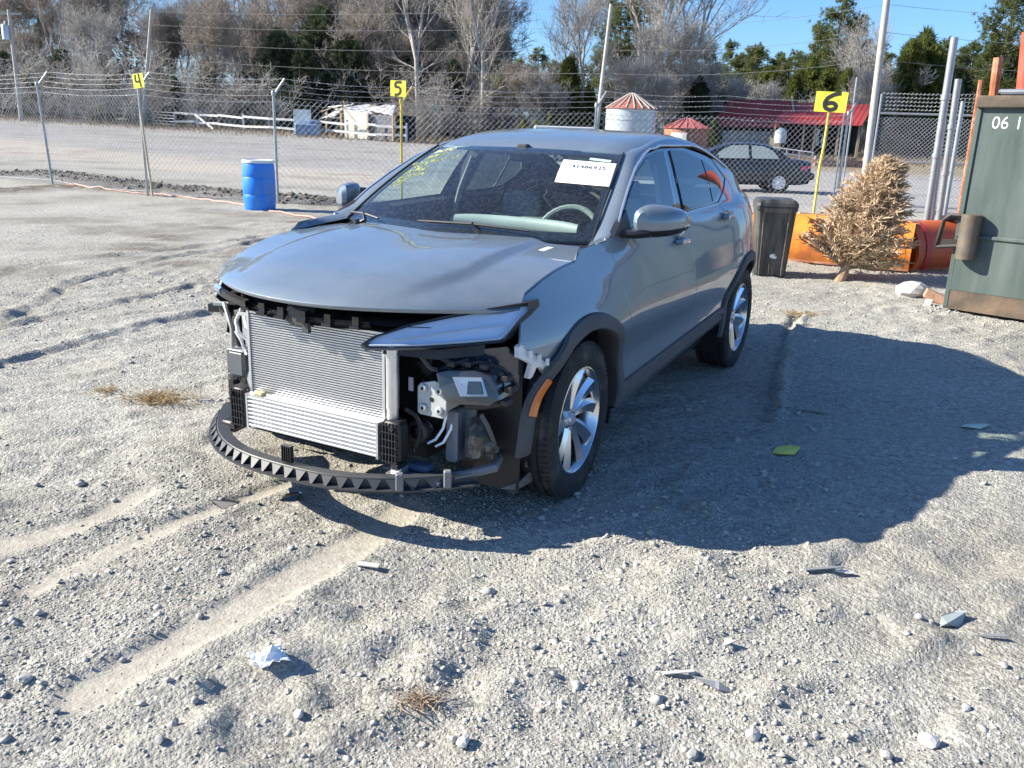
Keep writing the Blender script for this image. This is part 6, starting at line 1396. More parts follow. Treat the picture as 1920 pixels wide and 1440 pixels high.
for px in (1447, 1497, 1516, 1556, 1590): mb = MB(); mb.box((X_(px), -1.1, ze2 / 2), (.14, .14, ze2)); mb.build('post', M_wood, barn)
gx1 = X_(1592)
mb = MB(); mb.add([(gx1, -1.3, 0), (gx1, 3.2, 0), (gx1, 6.3, 0), (gx1, 6.3, ze - .1), (X_(1610), 3.2, zr2 - .15), (gx1, -1.3, ze2 - .05)], [[0, 1, 2, 3, 4, 5]]); mb.build('gable_wall', mat('blue_grey_sheet', (.17, .19, .22), .6), barn)
mb = MB(); mb.lathe([(.0, .0), (.42, .0), (.48, .4), (.46, .9), (.2, 1.15), (0, 1.2)], 12, c=(X_(1457), -1.6, ze2 - 1.5)); mb.build('white_tank', mat('dull_white_metal', (.66, .66, .64), .6, var=.12), barn)
mb = MB(); mb.box((X_(1450), -1.2, .7), (.9, .04, 1.4)); mb.build('tan_board', mat('tan_board', (.52, .43, .30), .8), barn)
for px, z, hh in ((1521, .9, 1.3), (1532, .75, 1.0)):
    mb = MB(); mb.loft([[(X_(px) + .3 * u + .05 * math.sin(9 * v), -1.0 + .08 * math.sin(12 * u + 3 * v), z + hh * v) for u in np.linspace(-.5, .5, 6)] for v in np.linspace(0, 1, 6)], caps=False, closed=False); mb.build('hanging_sheet', mat('white_sheet', (.70, .70, .68), .8), barn)
# tubular cattle rail in front of the barn
rp = far(1448, 58); cr = thing('cattle_rail', 'white tubular cattle rail standing in front of the open barn bay', 'fence', tuple(rp)); x1 = far(1522, 58).x - rp.x; zt_ = zat(rp, 276) - rp.z
for z in (zt_, zt_ * .66, zt_ * .33): mb = MB(); mb.tube([(0, 0, z), (x1, 0, z - .25)], .04, 6); mb.build('rail', M_white, cr)
for t_ in (0, .33, .66, 1): mb = MB(); mb.tube([(x1 * t_, 0, -.1), (x1 * t_, 0, zt_ - .25 * t_)], .045, 6); mb.build('post', M_white, cr)
# low wall of reddish rubble right of it
wp = far(1532, 52); wl = thing('rubble_wall', 'low uneven wall of reddish blocks below the right end of the barn', 'wall', tuple(wp)); wx = far(1650, 52).x - wp.x; zt_ = zat(wp, 286) - wp.z; M_blkr = mat('reddish_block', (.30, .19, .16), .9, var=.3, scale=3)
nb_ = int(wx / .40); nr_ = max(2, int(zt_ / .2)); bm0 = None
for j in range(nr_):
    for i in range(nb_):
        if j == nr_ - 1 and rnd.random() < .35: continue
        if bm0 is None: mb = MB(); mb.box((0, 0, 0), (.38, .25, .18), bev=.015); bm0 = mb.build('block', M_blkr, wl); b_ = bm0
        else: b_ = dup(bm0, wl)
        b_.location = ((i + .5 * (j % 2)) * .40, rnd.uniform(-.04, .04), .09 + .195 * j); b_.rotation_euler = (0, rnd.uniform(-.05, .05), rnd.uniform(-.12, .12))
# silo and the small red bin
M_silo = mat('galvanised_silo', (.50, .55, .57), .45, .35, var=.10, scale=1.0, stain=(.36, .37, .37), stain_amt=.3, stain_scale=1.2)
sp_ = far(1178, 60); si = thing('grain_silo', 'round galvanised silo with a rusty ribbed cone roof', 'silo', tuple(sp_)); Rr = (1222 - 1133) / 2 / (F / 60.3); zt_ = zat(sp_, 204) - sp_.z; za = zat(sp_, 175) - sp_.z
mb = MB(); pr = []
for k in range(int(zt_ / .1)): pr += [(Rr, .1 * k), (Rr - .012, .1 * k + .05)]
mb.lathe(pr + [(Rr, zt_)], 40); mb.build('wall', M_silo, si)
for z in (zt_ * .5, zt_ * .75, zt_ - .03): mb = MB(); mb.lathe([(Rr + .002, z - .03), (Rr + .02, z - .03), (Rr + .02, z + .03), (Rr + .002, z + .03)], 40); mb.build('hoop', M_silo, si)
mb = MB(); mb.lathe([(Rr + .08, zt_ - .02), (.18, za - .05), (.18, za + .02), (0, za + .06)], 40); rf = mb.build('roof', mat('rusty_silo_roof', (.36, .13, .08), .7, .1, var=.3, scale=3), si)
for k in range(20): a = 2 * math.pi * k / 20; mb = MB(); mb.tube([((Rr + .07) * math.cos(a), (Rr + .07) * math.sin(a), zt_ + .02), (.18 * math.cos(a), .18 * math.sin(a), za)], .035, 5); mb.build('rib', mat('pale_rib', (.58, .50, .44), .6), rf)
sp_ = far(1283, 63); s2_ = thing('red_grain_bin', 'squat reddish grain bin between the silo and the barn', 'silo', tuple(sp_)); Rr = 39 / (F / 63); zt_ = zat(sp_, 240) - sp_.z; za = zat(sp_, 222) - sp_.z
mb = MB(); pr = []
for k in range(int(zt_ / .12)): pr += [(Rr, .12 * k), (Rr - .014, .12 * k + .06)]
mb.lathe(pr + [(Rr, zt_)], 36); mb.build('wall', mat('rust_red_wall', (.42, .17, .10), .75, var=.2, scale=1.5), s2_)
mb = MB(); mb.lathe([(Rr + .1, zt_ - .03), (.2, za), (0, za + .05)], 36); rf = mb.build('roof', mat('dull_red_roof', (.36, .10, .09), .7, var=.2), s2_)
for k in range(18): a = 2 * math.pi * k / 18; mb = MB(); mb.tube([((Rr + .1) * math.cos(a), (Rr + .1) * math.sin(a), zt_ + .01), (.2 * math.cos(a), .2 * math.sin(a), za + .02)], .03, 4); mb.build('rib', MATS['dull_red_roof'], rf)
mb = MB(); mb.loft([[((Rr + .02) * math.sin(a), -(Rr + .02) * math.cos(a), z) for a in np.linspace(-.9, -.15, 6)] for z in (zt_ * .55, zt_ * .82)], caps=False, closed=False); mb.build('pale_panel', M_white, s2_)
# long white trailer roof just over the car
tp = far(1000, 44); tz = zat(tp, 235) - tp.z; tx = far(1112, 44).x - tp.x; tr_ = thing('white_trailer', 'long low white trailer body seen just over the car roof', 'trailer', tuple(tp))
mb = MB(); mb.box((tx / 2, 1.1, tz - .55), (tx, 2.2, 1.1), bev=.04); mb.build('body', M_white, tr_); mb = MB(); mb.box((tx / 2, 1.1, .42), (tx * .96, 2.0, .16)); mb.build('chassis', M_blk, tr_)
for x in (tx * .3, tx * .45):
    for y in (.1, 2.1): lathe_wheel(tr_, x, y, .33, .2, -1 if y < 1 else 1, M_rub, M_grey)
# collapsed white shed
shed, sp_ = bld('collapsed_shed', 'small cream shed with a torn white sheet roof sagging to the left', 668, 61, R(-28)); S = F / 61.3
def X2(px): return (px - 668) / S
def Z2(py): return zat(sp_, py) - sp_.z
M_cream = mat('cream_boards', (.66, .63, .52), .8, var=.08, scale=2); M_wsheet = mat('white_roof_sheet', (.78, .76, .70), .6, var=.1, scale=2, stain=(.35, .30, .24), stain_amt=.4, stain_scale=1.3); M_slat = mat('grey_slat', (.17, .175, .19), .8, var=.2)
x = X2(641); k = 0
while x < X2(694): mb = MB(); h = Z2(204) - (x - X2(641)) / (X2(694) - X2(641)) * (Z2(204) - Z2(212)); mb.box((x + .06, 0, h / 2), (.115, .03, h)); mb.build('board', M_cream, shed); x += .12
x = X2(695)
while x < X2(748): mb = MB(); h = Z2(214); mb.box((x + .08, .15, h / 2), (.15, .03, h)); mb.build('slat', M_slat, shed); x += .165
for px in (602, 636, 696, 750): mb = MB(); mb.box((X2(px), -.05, Z2(212) / 2), (.12, .12, Z2(212))); mb.build('post', M_wood, shed)
for (a, b, c_, d) in (((600, 228, 0), (640, 206, 0), (648, 193, 2.5), (606, 200, 2.5)), ((638, 202, 0), (697, 214, 0), (690, 200, 2.5), (640, 193, 2.5)), ((668, 204, .6), (742, 215, .2), (706, 194, 2.6), (682, 193, 2.6)), ((592, 226, -.4), (622, 219, -.2), (630, 208, 1.0), (600, 206, 1.2))):
    mb = MB(); P = [Vector((X2(q_[0]), q_[2], Z2(q_[1]))) for q_ in (a, b, c_, d)]; nrm = (P[1] - P[0]).cross(P[3] - P[0]).normalized() * .04; rr = []
    for i in range(9):
        u = i / 8; rr.append([P[0].lerp(P[1], u).lerp(P[3].lerp(P[2], u), v) + nrm * (1.2 if i % 2 else -.3) for v in np.linspace(0, 1, 4)])
    mb.loft(rr, caps=False, closed=False, smooth_=False); mb.build('roof_sheet', M_wsheet, shed)
for k in range(14): mb = MB(); a = Vector((X2(rnd.uniform(598, 680)), rnd.uniform(-.3, 2), Z2(rnd.uniform(196, 222)))); d = Vector((rnd.gauss(0, 1), rnd.gauss(0, .4), rnd.gauss(0, .3))).normalized() * rnd.uniform(.3, .8); mb.tube([a - d, a + d], .04, 4); mb.build('broken_timber', M_wsheet if k % 2 else M_wood, shed)
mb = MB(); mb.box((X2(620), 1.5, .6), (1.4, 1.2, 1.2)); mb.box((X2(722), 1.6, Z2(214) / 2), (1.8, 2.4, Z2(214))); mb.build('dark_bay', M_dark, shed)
pw = far(568, 62); wv = thing('white_sheet_stack', 'upright white sheet and blue scrap left of the collapsed shed', 'scrap', tuple(pw))
mb = MB(); mb.box((0, 0, zat(pw, 206) - pw.z - .45), (1.2, .06, .95)); mb.build('white_sheet', M_wsheet, wv)
mb = MB(); mb.box((.5, -.5, .45), (1.7, .9, .8), bev=.1); mb.box((.9, -.5, .95), (.7, .8, .3), bev=.08); mb.build('blue_scrap', mat('faded_blue_metal', (.16, .24, .36), .5, var=.25), wv)
# white board fence along the track
M_wb = mat('white_fence_board', (.70, .69, .65), .8, var=.1, scale=3, stain=(.42, .38, .32), stain_amt=.3); M_fpost = mat('fence_post_wood', (.34, .31, .27), .9, var=.25)
bf = thing('board_fence', 'long white board fence beyond the gravel, broken in places', 'fence', (0, 0, 0))
def brow(px, py_top, py_bot): # distance from its apparent height 1.2 m
    return F * 1.15 / (py_bot - py_top)
stn = [(-60, 74), (20, 73), (75, 72), (122, 71.5), (180, 70), (243, 69)]; stn2 = [(330, 67), (371, 66), (411, 65), (457, 64), (505, 63), (553, 62.5), (601, 62), (652, 61), (705, 60), (762, 59.5)]
def run(st, zs, dark):
    pts = [far(px, Y) for px, Y in st]
    for i, p in enumerate(pts):
        mb = MB(); wd = .26 if dark and i == len(pts) - 1 else .13; h = 1.25 if wd < .2 else 1.45; mb.box((p.x, p.y, p.z + h / 2 - .1), (wd, wd, h + .2)); mb.build('post', M_fpost if (i % 2 == 0 or wd > .2) else M_wb, bf)
    for a, b in zip(pts[:-1], pts[1:]):
        for z in zs:
            mb = MB(); j0, j1 = rnd.uniform(-.06, .06), rnd.uniform(-.06, .06); A_ = a + Vector((0, -.1, z + j0)); B_ = b + Vector((0, -.1, z + j1))
            mb.loft([[q_ + Vector((0, 0, -.075)), q_ + Vector((0, -.03, -.075)), q_ + Vector((0, -.03, .075)), q_ + Vector((0, 0, .075))] for q_ in (A_, B_)], smooth_=False); mb.build('rail', M_wb, bf)
run(stn, (.25, .65, 1.05), True); run(stn2, (.42, .98), False)
a, b = far(368, 65.5), far(402, 64.5); mb = MB(); mb.loft([[q_ + Vector((0, 0, -.08)), q_ + Vector((0, -.03, -.08)), q_ + Vector((0, -.03, .08)), q_ + Vector((0, 0, .08))] for q_ in (a + Vector((0, -.2, 1.0)), b + Vector((.1, -.6, .1)))], smooth_=False); mb.build('fallen_rail', M_wb, bf)
ga, gb = far(249, 68.5), far(328, 67); fg = thing('farm_gate', 'pair of pale tubular farm gates closing the gap in the board fence', 'gate', tuple(ga)); v = gb - ga
for h0, h1, zz in ((0, .49, 1.25), (.52, 1, 1.05)):
    for k in range(5): z = zz * (k + .6) / 5; mb = MB(); mb.tube([tuple(v * h0 + Vector((0, 0, z))), tuple(v * h1 + Vector((0, 0, z)))], .035, 6); mb.build('bar', M_wb, fg)
    for t_ in (h0, h1): mb = MB(); mb.tube([tuple(v * t_ + Vector((0, 0, .05))), tuple(v * t_ + Vector((0, 0, zz * .95)))], .04, 6); mb.build('stile', M_wb, fg)
# utility poles and lines
M_pole = mat('pole_wood', (.44, .41, .36), .85, var=.15, scale=6); tops = []
def upole(px0, Y, px1, py1, r0, r1, label, arm=True, tr=False):
    p, q = up(px0, 300, Y, px1, py1); root = thing('utility_pole', label, 'pole', tuple(p), 0, 'utility poles'); v = q - p
    mb = MB(); mb.tube([(0, 0, -.5), tuple(v)], [r0, r1], 12); mb.build('shaft', M_pole, root)
    if arm: mb = MB(); mb.box(tuple(v * .965), (1.7, .1, .12)); mb.build('cross_arm', M_pole, root)
    if tr:
        mb = MB(); c_ = v * .80 + Vector((-.28, -.2, 0)); mb.lathe([(0, -.5), (.24, -.5), (.24, .42), (.2, .48), (0, .5)], 16, c=tuple(c_)); mb.tube([c_ + Vector((0, 0, .5)), c_ + Vector((.05, 0, .72))], .05, 6); mb.build('transformer', M_sheet, root)
    tops.append(q); return root
upole(44, 64, 16, 18, .15, .11, 'wooden utility pole with a grey transformer at the far left', True, True)
upole(268, 66, 284, 18, .14, .10, 'slim utility pole rising behind the number 4 sign', False)
upole(1110, 46, 1146, 8, .12, .085, 'pale slim leaning pole left of the silo', False)
upole(1622, 40, 1668, -40, .165, .135, 'tall thick wooden utility pole behind the gate', True)
off = far(2300, 40); tops.append(Vector((off.x, off.y, tops[-1].z))); offl = far(-400, 66); tops.insert(0, Vector((offl.x, offl.y, tops[0].z)))
M_cab = mat('power_cable', (.22, .22, .22), .6)
for i, (a, b) in enumerate(zip(tops[:-1], tops[1:])):
    ln = thing('power_line', ['lines running left from the transformer pole', 'power lines between the two left utility poles', 'power lines crossing the trees from left to the pale pole', 'power lines from the pale pole to the thick pole', 'power lines leaving the thick pole to the right'][i], 'cable', tuple(a))
    for k, dz in enumerate((-.1, -1.0, -2.1, -3.2)):
        P = [tuple((b - a) * t_ + Vector((0, 0, dz - .3 * 4 * t_ * (1 - t_)))) for t_ in np.linspace(0, 1, 15)]; mb = MB(); mb.tube(P, .008, 4, caps=False); mb.build('wire', M_cab, ln)

# ------------------------------------------------------------------ trees
M_bark = mat('grey_bark', (.36, .335, .305), .95, var=.3, scale=2); M_twig = mat('brown_twigs', (.34, .30, .255), .95, var=.3, scale=.7); M_ptwig = mat('pale_twigs', (.44, .42, .385), .95, var=.25, scale=.7)
M_pine = mat('pine_needles', (.145, .17, .06), .75, var=.40, scale=.9, trans=.7); M_pbark = mat('pine_bark', (.20, .15, .12), .95, var=.3, scale=2); M_ced = mat('cedar_sprays', (.14, .165, .045), .8, var=.45, scale=.8, trans=.7); M_ever = mat('dark_evergreen', (.060, .08, .04), .8, var=.5, scale=.6, trans=.35)
M_brown = mat('brown_leaves', (.20, .16, .095), .9, var=.4, scale=.8, trans=.25); M_olive = mat('olive_vine_leaves', (.125, .13, .055), .85, var=.45, scale=.7, trans=.25)
def bare(seed, H, spread, fork, dens, droop=0., top_lev=5):
    """trunk, limbs and a haze of twigs; returns sticks for trunk+limbs and for twigs"""
    q = random.Random(seed); big, tw = [], []
    def grow(p, d, L, r, lev):
        n = 3 if lev < 3 else 2; a = p
        for i in range(n):
            d = (d + Vector((q.gauss(0, .13), q.gauss(0, .13), q.gauss(.03 - droop * lev * .05, .08)))).normalized(); b = a + d * (L / n); rr = r * (1 - .45 * (i + 1) / n)
            (big if r > .035 else tw).append((a[:], b[:], max(r * (1 - .45 * i / n), .015), max(rr, .011)))
            if lev < top_lev and (i < n - 1 or lev > 0):
                for _ in range(1 if lev < 2 else 2 if lev < 4 else dens):
                    side_ = Vector((q.gauss(0, 1), q.gauss(0, 1), q.gauss(.25, .5))).normalized(); dd = (d * (.75 if lev < 3 else .55) + side_ * spread).normalized(); grow(b, dd, L * q.uniform(.50, .72), rr * q.uniform(.5, .7), lev + 1)
            a = b
        if lev < top_lev:
            for _ in range(2 if lev < 3 else 1): side_ = Vector((q.gauss(0, 1), q.gauss(0, 1), q.gauss(.4, .4))).normalized(); grow(a, (d + side_ * spread * .7).normalized(), L * q.uniform(.6, .8), r * .5, lev + 1)
    base = Vector((0, 0, -.2)); r0 = H * .016; hh = H * fork; top_ = Vector((q.gauss(0, .03) * H, q.gauss(0, .03) * H, hh)); big.append((base[:], tuple(base.lerp(top_, .5)), r0 * 1.15, r0 * .95)); big.append((tuple(base.lerp(top_, .5)), top_[:], r0 * .95, r0 * .8))
    for k in range(3 if fork < .5 else 2): a = q.uniform(0, 6.28); grow(top_, Vector((math.cos(a) * spread * .55, math.sin(a) * spread * .55, 1)).normalized(), H * .40, r0 * .72, 0)
    for k in range(5): t_ = q.uniform(.45, .98); a = q.uniform(0, 6.28); grow(base.lerp(top_, t_), Vector((math.cos(a), math.sin(a), q.uniform(.1, .7))).normalized(), H * .18, r0 * .3, 2)
    return big, tw
def stick_mesh(name, S): S_ = S; A = np.array([s[0] for s in S_]); B = np.array([s[1] for s in S_]); V, Fq = prisms(A, B, np.array([s[2] for s in S_]), np.array([s[3] for s in S_]), 3 if len(S_) > 900 else 6); return mesh_np(name, V, Fq)
def blades(P, n, ln, wd, q, up_=.2, out=None):
    """little leaf-sized triangles spread round each point"""
    m = len(P); d = q.normal(0, 1, (m, n, 3)); d[:, :, 2] += up_
    if out is not None: d += out[:, None, :] * 1.1
    d /= np.linalg.norm(d, axis=2, keepdims=True); s = np.cross(d, q.normal(0, 1, (m, n, 3))); s /= np.linalg.norm(s, axis=2, keepdims=True) + 1e-6
    l = ln * q.uniform(.6, 1.3, (m, n, 1)); w_ = wd * q.uniform(.6, 1.3, (m, n, 1)); c_ = P[:, None, :] + d * l * .15
    V = np.stack([c_ - s * w_ * .5, c_ + s * w_ * .5, c_ + d * l], 2).reshape(-1, 3); return V, np.arange(len(V)).reshape(-1, 3)
def pine(seed, H, bare_frac, wid, gap=1.0):
    q = np.random.RandomState(seed); S, P, O = [], [], []; S.append(((0, 0, -.2), (0, 0, H * .5), H * .014, H * .010)); S.append(((0, 0, H * .5), (q.normal(0, .15), q.normal(0, .15), H), H * .010, .02)); z = H * bare_frac
    while z < H * .985:
        t_ = (z / H - bare_frac) / (1 - bare_frac); Lb = wid * (math.sin(min(1, t_ * 1.8 + .25) * 1.57)) * (1 - t_ ** 2.2) + .35
        for k in range(q.randint(2, 5)):
            a = q.uniform(0, 6.28); L = Lb * q.uniform(.55, 1.15); d = np.array([math.cos(a), math.sin(a), q.uniform(-.05, .40)]); c_ = np.array([0, 0, z + q.normal(0, .12)]); e_ = c_ + d * L; S.append((tuple(c_), tuple(e_), .05, .018))
            for j in range(int(5 + L * 7)): s = q.uniform(.38, 1.05); P.append(c_ + d * L * s + q.normal(0, .12 + .07 * L, 3)); O.append(d)
        z += q.uniform(.28, .62) * gap
    V, Fq = blades(np.array(P), 16, .36, .060, q, .5, np.array(O)); return S, V, Fq
def cedar(seed, H, wid, cone=1.0, n=1500, ln=.40, wd=.085, rag=.42):
    q = np.random.RandomState(seed); t_ = q.uniform(0, 1, n) ** 1.25; a = q.uniform(0, 6.28, n); lob = 1 + rag * np.sin(a * 3 + t_ * 9 + seed) + .18 * np.sin(a * 7 - t_ * 17)
    Rr = wid * ((1 - t_) ** cone) * lob * np.clip(t_ * 6 + .45, 0, 1) * q.uniform(.45, 1.15, n) + .06; P = np.stack([Rr * np.cos(a), Rr * np.sin(a), t_ * H * .97 + .25 + q.normal(0, .15, n)], -1); O = np.stack([np.cos(a), np.sin(a), .9 + 0 * a], -1)
    V, Fq = blades(P, 13, ln, wd, q, .7, O); return [((0, 0, -.2), (0, 0, H * .9), H * .014, .03)], V, Fq
BARE = []
for sd, H, spd, fk, dn in ((1, 13, .62, .30, 2), (2, 15, .50, .42, 2), (3, 11, .75, .24, 2), (4, 16, .45, .50, 1), (5, 9, .80, .18, 2), (6, 15, .55, .46, 1)):
    b_, t_ = bare(sd, H, spd, fk, dn, 0., 4 if dn == 1 else 5); BARE.append((stick_mesh('trunk', b_), stick_mesh('crown', t_), H)); print('bare', len(b_), len(t_))
BUSH = []
for sd, H in ((21, 4.2), (22, 3.2), (23, 5.2)):
    S = []
    q = random.Random(sd)
    for k in range(9):
        a = q.uniform(0, 6.28); p = Vector((q.gauss(0, .5), q.gauss(0, .5), -.1)); d = Vector((math.cos(a) * .5, math.sin(a) * .5, 1)).normalized()
        for j in range(7):
            e_ = p + d * H / 7; S.append((p[:], e_[:], .03 * (1 - j / 8), .03 * (1 - (j + 1) / 8)))
            for m_ in range(5):
                dd = (d * .6 + Vector((q.gauss(0, 1), q.gauss(0, 1), q.gauss(.3, .5))).normalized()).normalized(); g2 = e_ + dd * q.uniform(.3, .9); S.append((e_[:], g2[:], .013, .009))
                for _ in range(3): dd2 = (dd + Vector((q.gauss(0, .8), q.gauss(0, .8), q.gauss(.2, .5)))).normalized(); S.append((g2[:], (g2 + dd2 * q.uniform(.2, .6))[:], .010, .007))
            d = (d + Vector((q.gauss(0, .25), q.gauss(0, .25), q.gauss(0, .12)))).normalized(); p = e_
    BUSH.append(stick_mesh('stems', S))
def tri_mesh(nm, V, Fq): return mesh_np(nm, V, Fq)
PINE = [(lambda r: (stick_mesh('trunk', r[0]), tri_mesh('crown', r[1], r[2])))(pine(*a)) for a in ((31, 14, .38, 2.6), (32, 17, .50, 3.4, .85), (33, 9, .18, 1.9, .8), (34, 12, .30, 2.2))]
CED = [(lambda r: (stick_mesh('trunk', r[0]), tri_mesh('crown', r[1], r[2])))(cedar(*a)) for a in ((41, 7.5, 2.2, .75), (42, 6, 1.5, .8), (43, 9, 3.0, .6, 2200))]
LEAF = []
for sd in (51, 52):      # leafy rags of vine and dead leaves that hang in the bare trees
    r = cedar(sd, 9, 3.2, .45, 1100, .26, .14, .5); LEAF.append(tri_mesh('vines', r[1], r[2]))
def mcopy(me, m):
    c = me.copy(); c.materials.clear(); c.materials.append(m); return c
BT = [(mcopy(a, M_bark), mcopy(b, M_twig), mcopy(b, M_ptwig)) for a, b, h in BARE]; BS = [(mcopy(a, M_twig), mcopy(a, M_ptwig)) for a in BUSH]
PT = [(mcopy(a, M_pbark), mcopy(b, M_pine)) for a, b in PINE]; CT = [(mcopy(a, M_pbark), mcopy(b, M_ced), mcopy(b, M_ever)) for a, b in CED]; LV = [(mcopy(a, M_brown), mcopy(a, M_olive)) for a in LEAF]
MARKS = ((42, 'the transformer pole'), (264, 'the number 4 sign'), (488, 'the blue drum'), (668, 'the collapsed shed'), (746, 'the number 5 sign'), (900, 'the car roof'), (1120, 'the pale pole'), (1200, 'the silo'), (1283, 'the red grain bin'), (1400, 'the left barn roof'), (1560, 'the number 6 sign'), (1650, 'the thick pole'), (1770, 'the gate posts'), (1880, 'the dumpster'))
def where(px):
    m, s = min(MARKS, key=lambda a: abs(a[0] - px)); d = px - m
    return ('behind ' if abs(d) < 14 else ('just ' if abs(d) < 42 else 'well ') + ('left of ' if d < 0 else 'right of ')) + s
SEEN = {}
def plant(kind, px, Y, s, k=0, v=0, top=None):
    p = far(px, Y); rot = rnd.uniform(0, 6.28)
    if kind == 'bare': nm, lab, cat, gr, parts = 'bare_tree', ['bare grey brown tree', 'bare pale twigged tree'][v], 'tree', 'bare winter trees', [('trunk', BT[k][0]), ('crown', BT[k][1 + v])]; h = BARE[k][2]
    elif kind == 'vine': nm, lab, cat, gr, parts = 'vine_hung_tree', ['bare tree hung with dead leaves', 'tree draped in olive vines'][v], 'tree', 'trees hung with leaves', [('trunk', BT[k][0]), ('crown', BT[k][1]), ('foliage', LV[k % 2][v])]; h = BARE[k][2]
    elif kind == 'pine': nm, lab, cat, gr, parts = 'pine_tree', 'green pine', 'tree', 'pine trees', [('trunk', PT[k][0]), ('crown', PT[k][1])]; h = (14, 17, 9, 12)[k]
    elif kind == 'cedar': nm, lab, cat, gr, parts = 'evergreen_tree', ['yellow green bushy evergreen', 'very dark evergreen'][v], 'tree', 'bushy evergreens', [('trunk', CT[k][0]), ('crown', CT[k][1 + v])]; h = (7.5, 6, 9)[k]
    else: nm, lab, cat, gr, parts = 'bare_bush', ['brown leafless thicket bush', 'pale leafless thicket bush'][v], 'bush', 'leafless bushes', [('stems', BS[k][v])]; h = (4.2, 3.2, 5.2)[k]
    if top is not None: s = (zat(p, top) - p.z) / h
    hh = h * s; size = 'tall ' if hh > 12 and kind != 'bush' else 'small ' if hh < 4.5 and kind not in ('bush',) else ''
    dist = ' far back' if Y > 96 else ' in front' if Y < 71 and kind != 'bush' else ''
    root = thing(nm, f'{size}{lab}{dist} {where(px)}', cat, tuple(p), rot, gr); root.scale = (s, s, s * rnd.uniform(.94, 1.06) if top is None else s)
    for n_, me in parts: o = bpy.data.objects.new(n_, me); C.objects.link(o); o.parent = root
    return root
# the wood on the left half: bare trees, vines, a few dark evergreens
for i in range(23):
    px = -80 + 48 * i + rnd.uniform(-12, 12); Y = rnd.uniform(78, 90); top = 22 + 60 * vnoise(np.array([px * .004]), np.array([3.]), 4)[0] + rnd.uniform(-45, 40)
    if 300 < px < 440: top += 55
    if 890 < px: continue
    plant(rnd.choice(('bare', 'bare', 'vine')), px, Y, 1, rnd.choice((0, 1, 3, 5, 2)), 0 if px < 420 else rnd.randrange(2), top)
for i in range(11): px = -60 + 92 * i + rnd.uniform(-14, 14); plant(rnd.choice(('vine', 'vine', 'vine', 'bare')), px, rnd.uniform(72, 78), 1, rnd.choice((0, 2, 4)), rnd.choice((0, 1, 1)), rnd.uniform(55, 135))
for px, top, k, v, Y in ((530, 60, 2, 1, 70.5), (575, 90, 0, 1, 69.5), (610, 20, 2, 1, 74), (655, 70, 2, 1, 71), (700, 80, 2, 0, 73), (130, 95, 2, 1, 72), (20, 100, 2, 1, 71), (60, 130, 0, 0, 70), (210, 150, 0, 1, 71), (335, 150, 0, 1, 70), (395, 130, 2, 1, 71.5), (460, 140, 0, 1, 70), (770, 110, 2, 1, 75), (850, 120, 0, 1, 73), (935, 150, 0, 0, 73)): plant('cedar', px, Y, 1, k, v, top)
for px, top, k in ((640, -25, 1), (690, 0, 0), (725, -10, 3), (835, 10, 1), (870, 35, 3), (-30, -30, 1), (90, -20, 3), (790, 25, 3), (930, 30, 3)): plant('pine', px, 92 + rnd.uniform(0, 6), 1, k, 0, top)
# the gap with distant pines, then the right half
for i in range(34): px = 900 + 32 * i + rnd.uniform(-10, 10); plant('pine', px, rnd.uniform(112, 124), 1, rnd.choice((0, 2, 3, 3)), 0, (105 if px < 1130 else 88) + rnd.uniform(-18, 22))
for px, top, k, v, Y, kd in ((785, -60, 5, 0, 70, 'bare'), (905, -50, 3, 0, 69, 'bare'), (885, 20, 5, 1, 74, 'bare'), (1090, 20, 3, 0, 73, 'bare'), (1060, 70, 5, 1, 76, 'bare'), (1200, -40, 3, 0, 82, 'bare'), (1235, -20, 5, 1, 79, 'bare'), (1275, -30, 5, 1, 80, 'bare'), (1250, 85, 2, 1, 77, 'bare'), (985, 130, 4, 0, 72, 'bare'), (1020, 150, 4, 1, 71, 'bare'), (1215, 130, 4, 1, 72, 'bare'), (1345, 140, 4, 1, 79, 'bare'), (1400, 170, 4, 1, 86, 'bare'), (1600, 120, 5, 1, 88, 'bare'), (1630, 145, 4, 1, 84, 'bare')): plant(kd, px, Y, 1, k, v, top)
plant('pine', 1150, 95, 1, 1, 0, -30); plant('pine', 1190, 97, 1, 3, 0, 0)
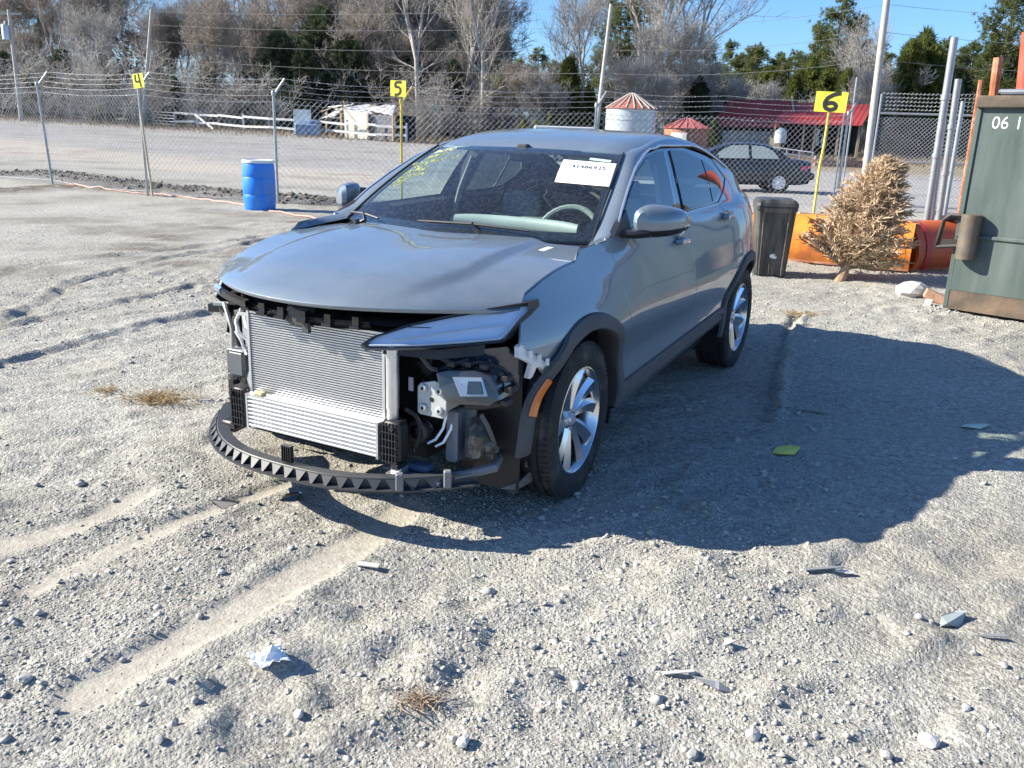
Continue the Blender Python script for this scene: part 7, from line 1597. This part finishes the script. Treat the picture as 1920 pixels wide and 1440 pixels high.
for px, top, k, v, Y in ((1060, 120, 1, 0, 72), (1300, 150, 0, 1, 76), (1345, 175, 0, 1, 80), (1370, 160, 0, 1, 84), (1500, 115, 0, 0, 92), (1535, 130, 0, 0, 90), (1570, 140, 1, 0, 88), (1475, 150, 1, 0, 90), (1700, 68, 0, 0, 84), (1680, 90, 1, 0, 82), (1725, 100, 1, 0, 83), (1770, 130, 2, 1, 90), (1840, 140, 0, 0, 80), (1900, 150, 0, 0, 82), (1960, 130, 0, 0, 84), (1430, 130, 2, 0, 100), (1100, 170, 1, 0, 73)): plant('cedar', px, Y, 1, k, v, top)
for px, top, k, Y in ((1545, -8, 1, 98), (1580, 30, 3, 99), (1510, 45, 3, 100), (1400, 85, 0, 104), (1370, 100, 3, 106), (1850, -45, 1, 92), (1830, 60, 3, 94), (1890, 70, 3, 94), (1935, 60, 3, 98), (1450, 105, 3, 106), (1740, 75, 0, 108), (1790, 80, 0, 108)): plant('pine', px, Y, 1, k, 0, top)
# thicket along the foot of the wood
for i in range(72): px = -60 + 29 * i + rnd.uniform(-12, 12); plant('bush', px, rnd.uniform(66, 74) if px < 1000 else rnd.uniform(80, 90), rnd.uniform(.7, 1.15), rnd.randrange(3), rnd.randrange(2))
for px, Y, s in ((1030, 62, .35), (1005, 61, .28), (1335, 66, .42), (200, 68, .45), (180, 68, .35), (980, 62, .3)): plant('cedar', px, Y, s, 1, 0)
# withered grass along the board fence
n_ = 26000; X = rs.uniform(-60, 45, n_); Y = rs.uniform(54, 76, n_); q_ = Y + .72 * X; k_ = rs.uniform(0, 1, n_) < smooth((Y + .15 * X - 54) / 5) * .9; X, Y = X[k_], Y[k_]; Z = terrain(X, Y)
d = rs.normal(0, .4, (len(X), 3)); d[:, 2] = 1; P = np.stack([X, Y, Z], -1); V, Fq = prisms(P, P + d * rs.uniform(.12, .42, (len(X), 1)), np.full(len(X), .018), np.full(len(X), .004)); o = link('withered_grass', mesh_np('withered_grass', V, Fq), None, mat('withered_grass', (.30, .22, .125), .95, var=.35, scale=.6)); tag(o, 'withered tan grass along the board fence', None, None, 'stuff')
